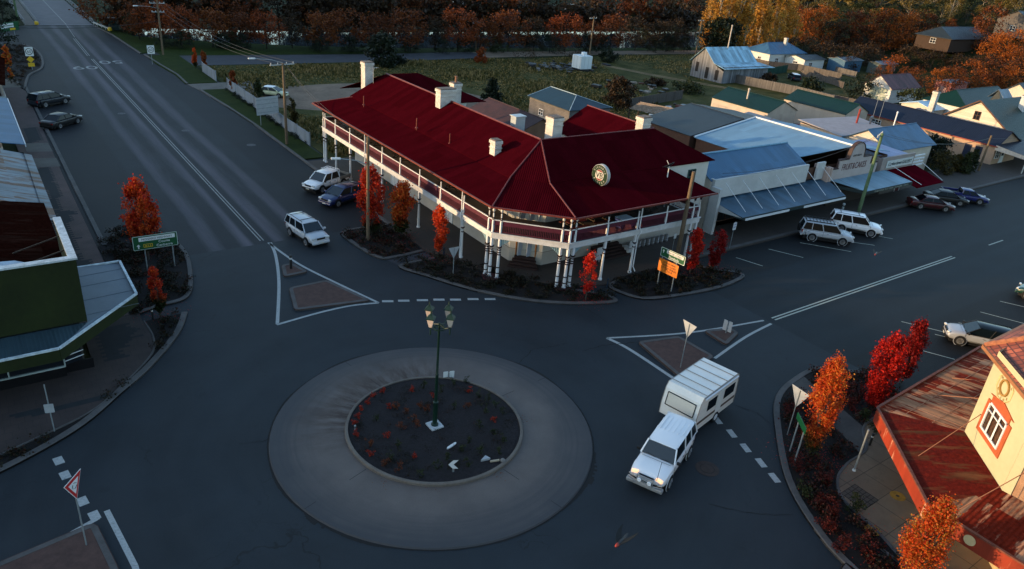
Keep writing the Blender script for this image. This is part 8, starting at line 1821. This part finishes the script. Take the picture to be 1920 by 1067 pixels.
SL = [((1489, 884), 1), ((1541, 905), 1), ((1508, 935), 0), ((1535, 955), 1), ((1560, 972), 1), ((1548, 1000), 1), ((1578, 1035), 1), ((1628, 1045), 1), ((1600, 960), 0), ((1480, 780), 1), ((1555, 790), 1), ((1592, 770), 1), ((1620, 792), 0), ((1640, 812), 0), ((1575, 745), 1), ((1610, 745), 1), ((1912, 1062), 1)]
for i, (q, c_) in enumerate(SL): shrub('%s shrub in the right corner bed, %s in its row' % ('red' if c_ else 'olive green', o_(i)), at(*q), .42, .75, L_BEDR if c_ else L_GRN, 'shrubs in the right corner bed', 420)
RS = [(730, 765, 1), (740, 768, 0), (762, 776, 0), (775, 790, 0), (717, 738, 1), (702, 745, 1), (690, 755, 1), (677, 769, 1), (671, 782, 1), (665, 795, 1), (667, 818, 1), (695, 836, 0), (727, 820, 1), (752, 806, 0), (782, 802, 0), (789, 768, 0), (801, 774, 0), (696, 855, 1), (724, 872, 0), (748, 883, 0), (776, 858, 1), (732, 862, 2), (795, 726, 2), (830, 735, 2), (850, 722, 2), (875, 718, 2), (880, 735, 1), (897, 745, 2), (915, 752, 2), (930, 765, 2), (943, 778, 2), (852, 768, 2), (878, 765, 0), (908, 775, 2), (925, 790, 1), (900, 800, 2), (925, 815, 2), (945, 830, 2), (880, 830, 2), (865, 845, 2), (900, 850, 2), (935, 850, 2), (840, 860, 2), (820, 880, 2), (875, 875, 2), (793, 893, 2), (706, 790, 2), (745, 840, 2), (812, 745, 1), (772, 735, 1)]
L_RO = LEAF('vermilion shrub leaves', [(.20, .012, .006), (.38, .03, .008)], trans=.3); L_RR = LEAF('rusty shrub leaves', [(.09, .022, .006), (.20, .045, .01)], trans=.3)
cnt = {}
for x, y, c_ in RS:
    p = at(x, y, .3); col = ('rusty orange', 'vermilion', 'dull green')[c_]; dx_, dy_ = x - 815, y - 797; sec = ('left' if dx_ < 0 else 'right') + (' far' if dy_ < 0 else ' near'); key = (col, sec); cnt[key] = cnt.get(key, 0) + 1
    shrub('%s roundabout shrub %s of the lamp, %s of its colour' % (col, sec, o_(cnt[key] - 1)), p, .17 if c_ == 1 else .2, .34 if c_ == 1 else .5, (L_RR, L_RO, L_GRN)[c_], 'small shrubs in the roundabout bed', 150, .06, .29)

# fallen leaves round the street trees and weeds in the roundabout bed ----------------------
def litter(name, spots, mat, label, leaf=.07):
    P = []
    for x, y, z, r_, n in spots: q = RG.normal(size=(n, 2)) * r_; P.append(np.column_stack([x + q[:, 0], y + q[:, 1], np.full(n, z) + RG.random(n) * .02]))
    o = bpy.data.objects.new(name, leafmesh(name, np.concatenate(P), leaf, mat, .12)); C.objects.link(o); tag(o, label, 'leaves', kind='stuff')
sp_ = []
for q, r_, n in (((272, 474), 1.0, 400), ((300, 590), .7, 260), ((694, 446), 1.0, 400), ((750, 446), .9, 350), ((822, 484), .8, 500), ((1098, 562), .7, 420), ((1293, 514), .8, 350), ((1337, 508), .8, 350), ((1640, 762), 1.0, 500), ((1516, 856), 1.0, 500), ((1694, 1060), 1.2, 500), ((1120, 566), .5, 200)):
    p = at(*q); sp_.append((p.x, p.y, .15, r_, n))
litter('fallen_leaves', sp_, L_RED, 'fallen red leaves lying round the street trees')
sp_ = [(RC.x + 4.9 * math.cos(a), RC.y + 4.9 * math.sin(a), .2, .25, 16) for a in RG.uniform(0, 6.28, 14)] + [(x, y, .012, .5, 14) for x, y in [(-2.5, -4.8), (-6.8, 6.2), (8.2, -8.9), (3.4, -24.6), (-1.6, -31), (14, -20), (-19, 11), (-22.5, 1.5), (-5.6, 3.6)]]
litter('fallen_leaves', sp_, L_RUST2, 'scattered brown leaves along the kerbs and on the asphalt', .06)
cover_bed('weeds', [(RC.x + 4.3 * math.cos(R(k * 15)), RC.y + 4.3 * math.sin(R(k * 15))) for k in range(24)], .8, L_BED, 'small dark weeds between the shrubs in the roundabout bed', .14, .05, .29)
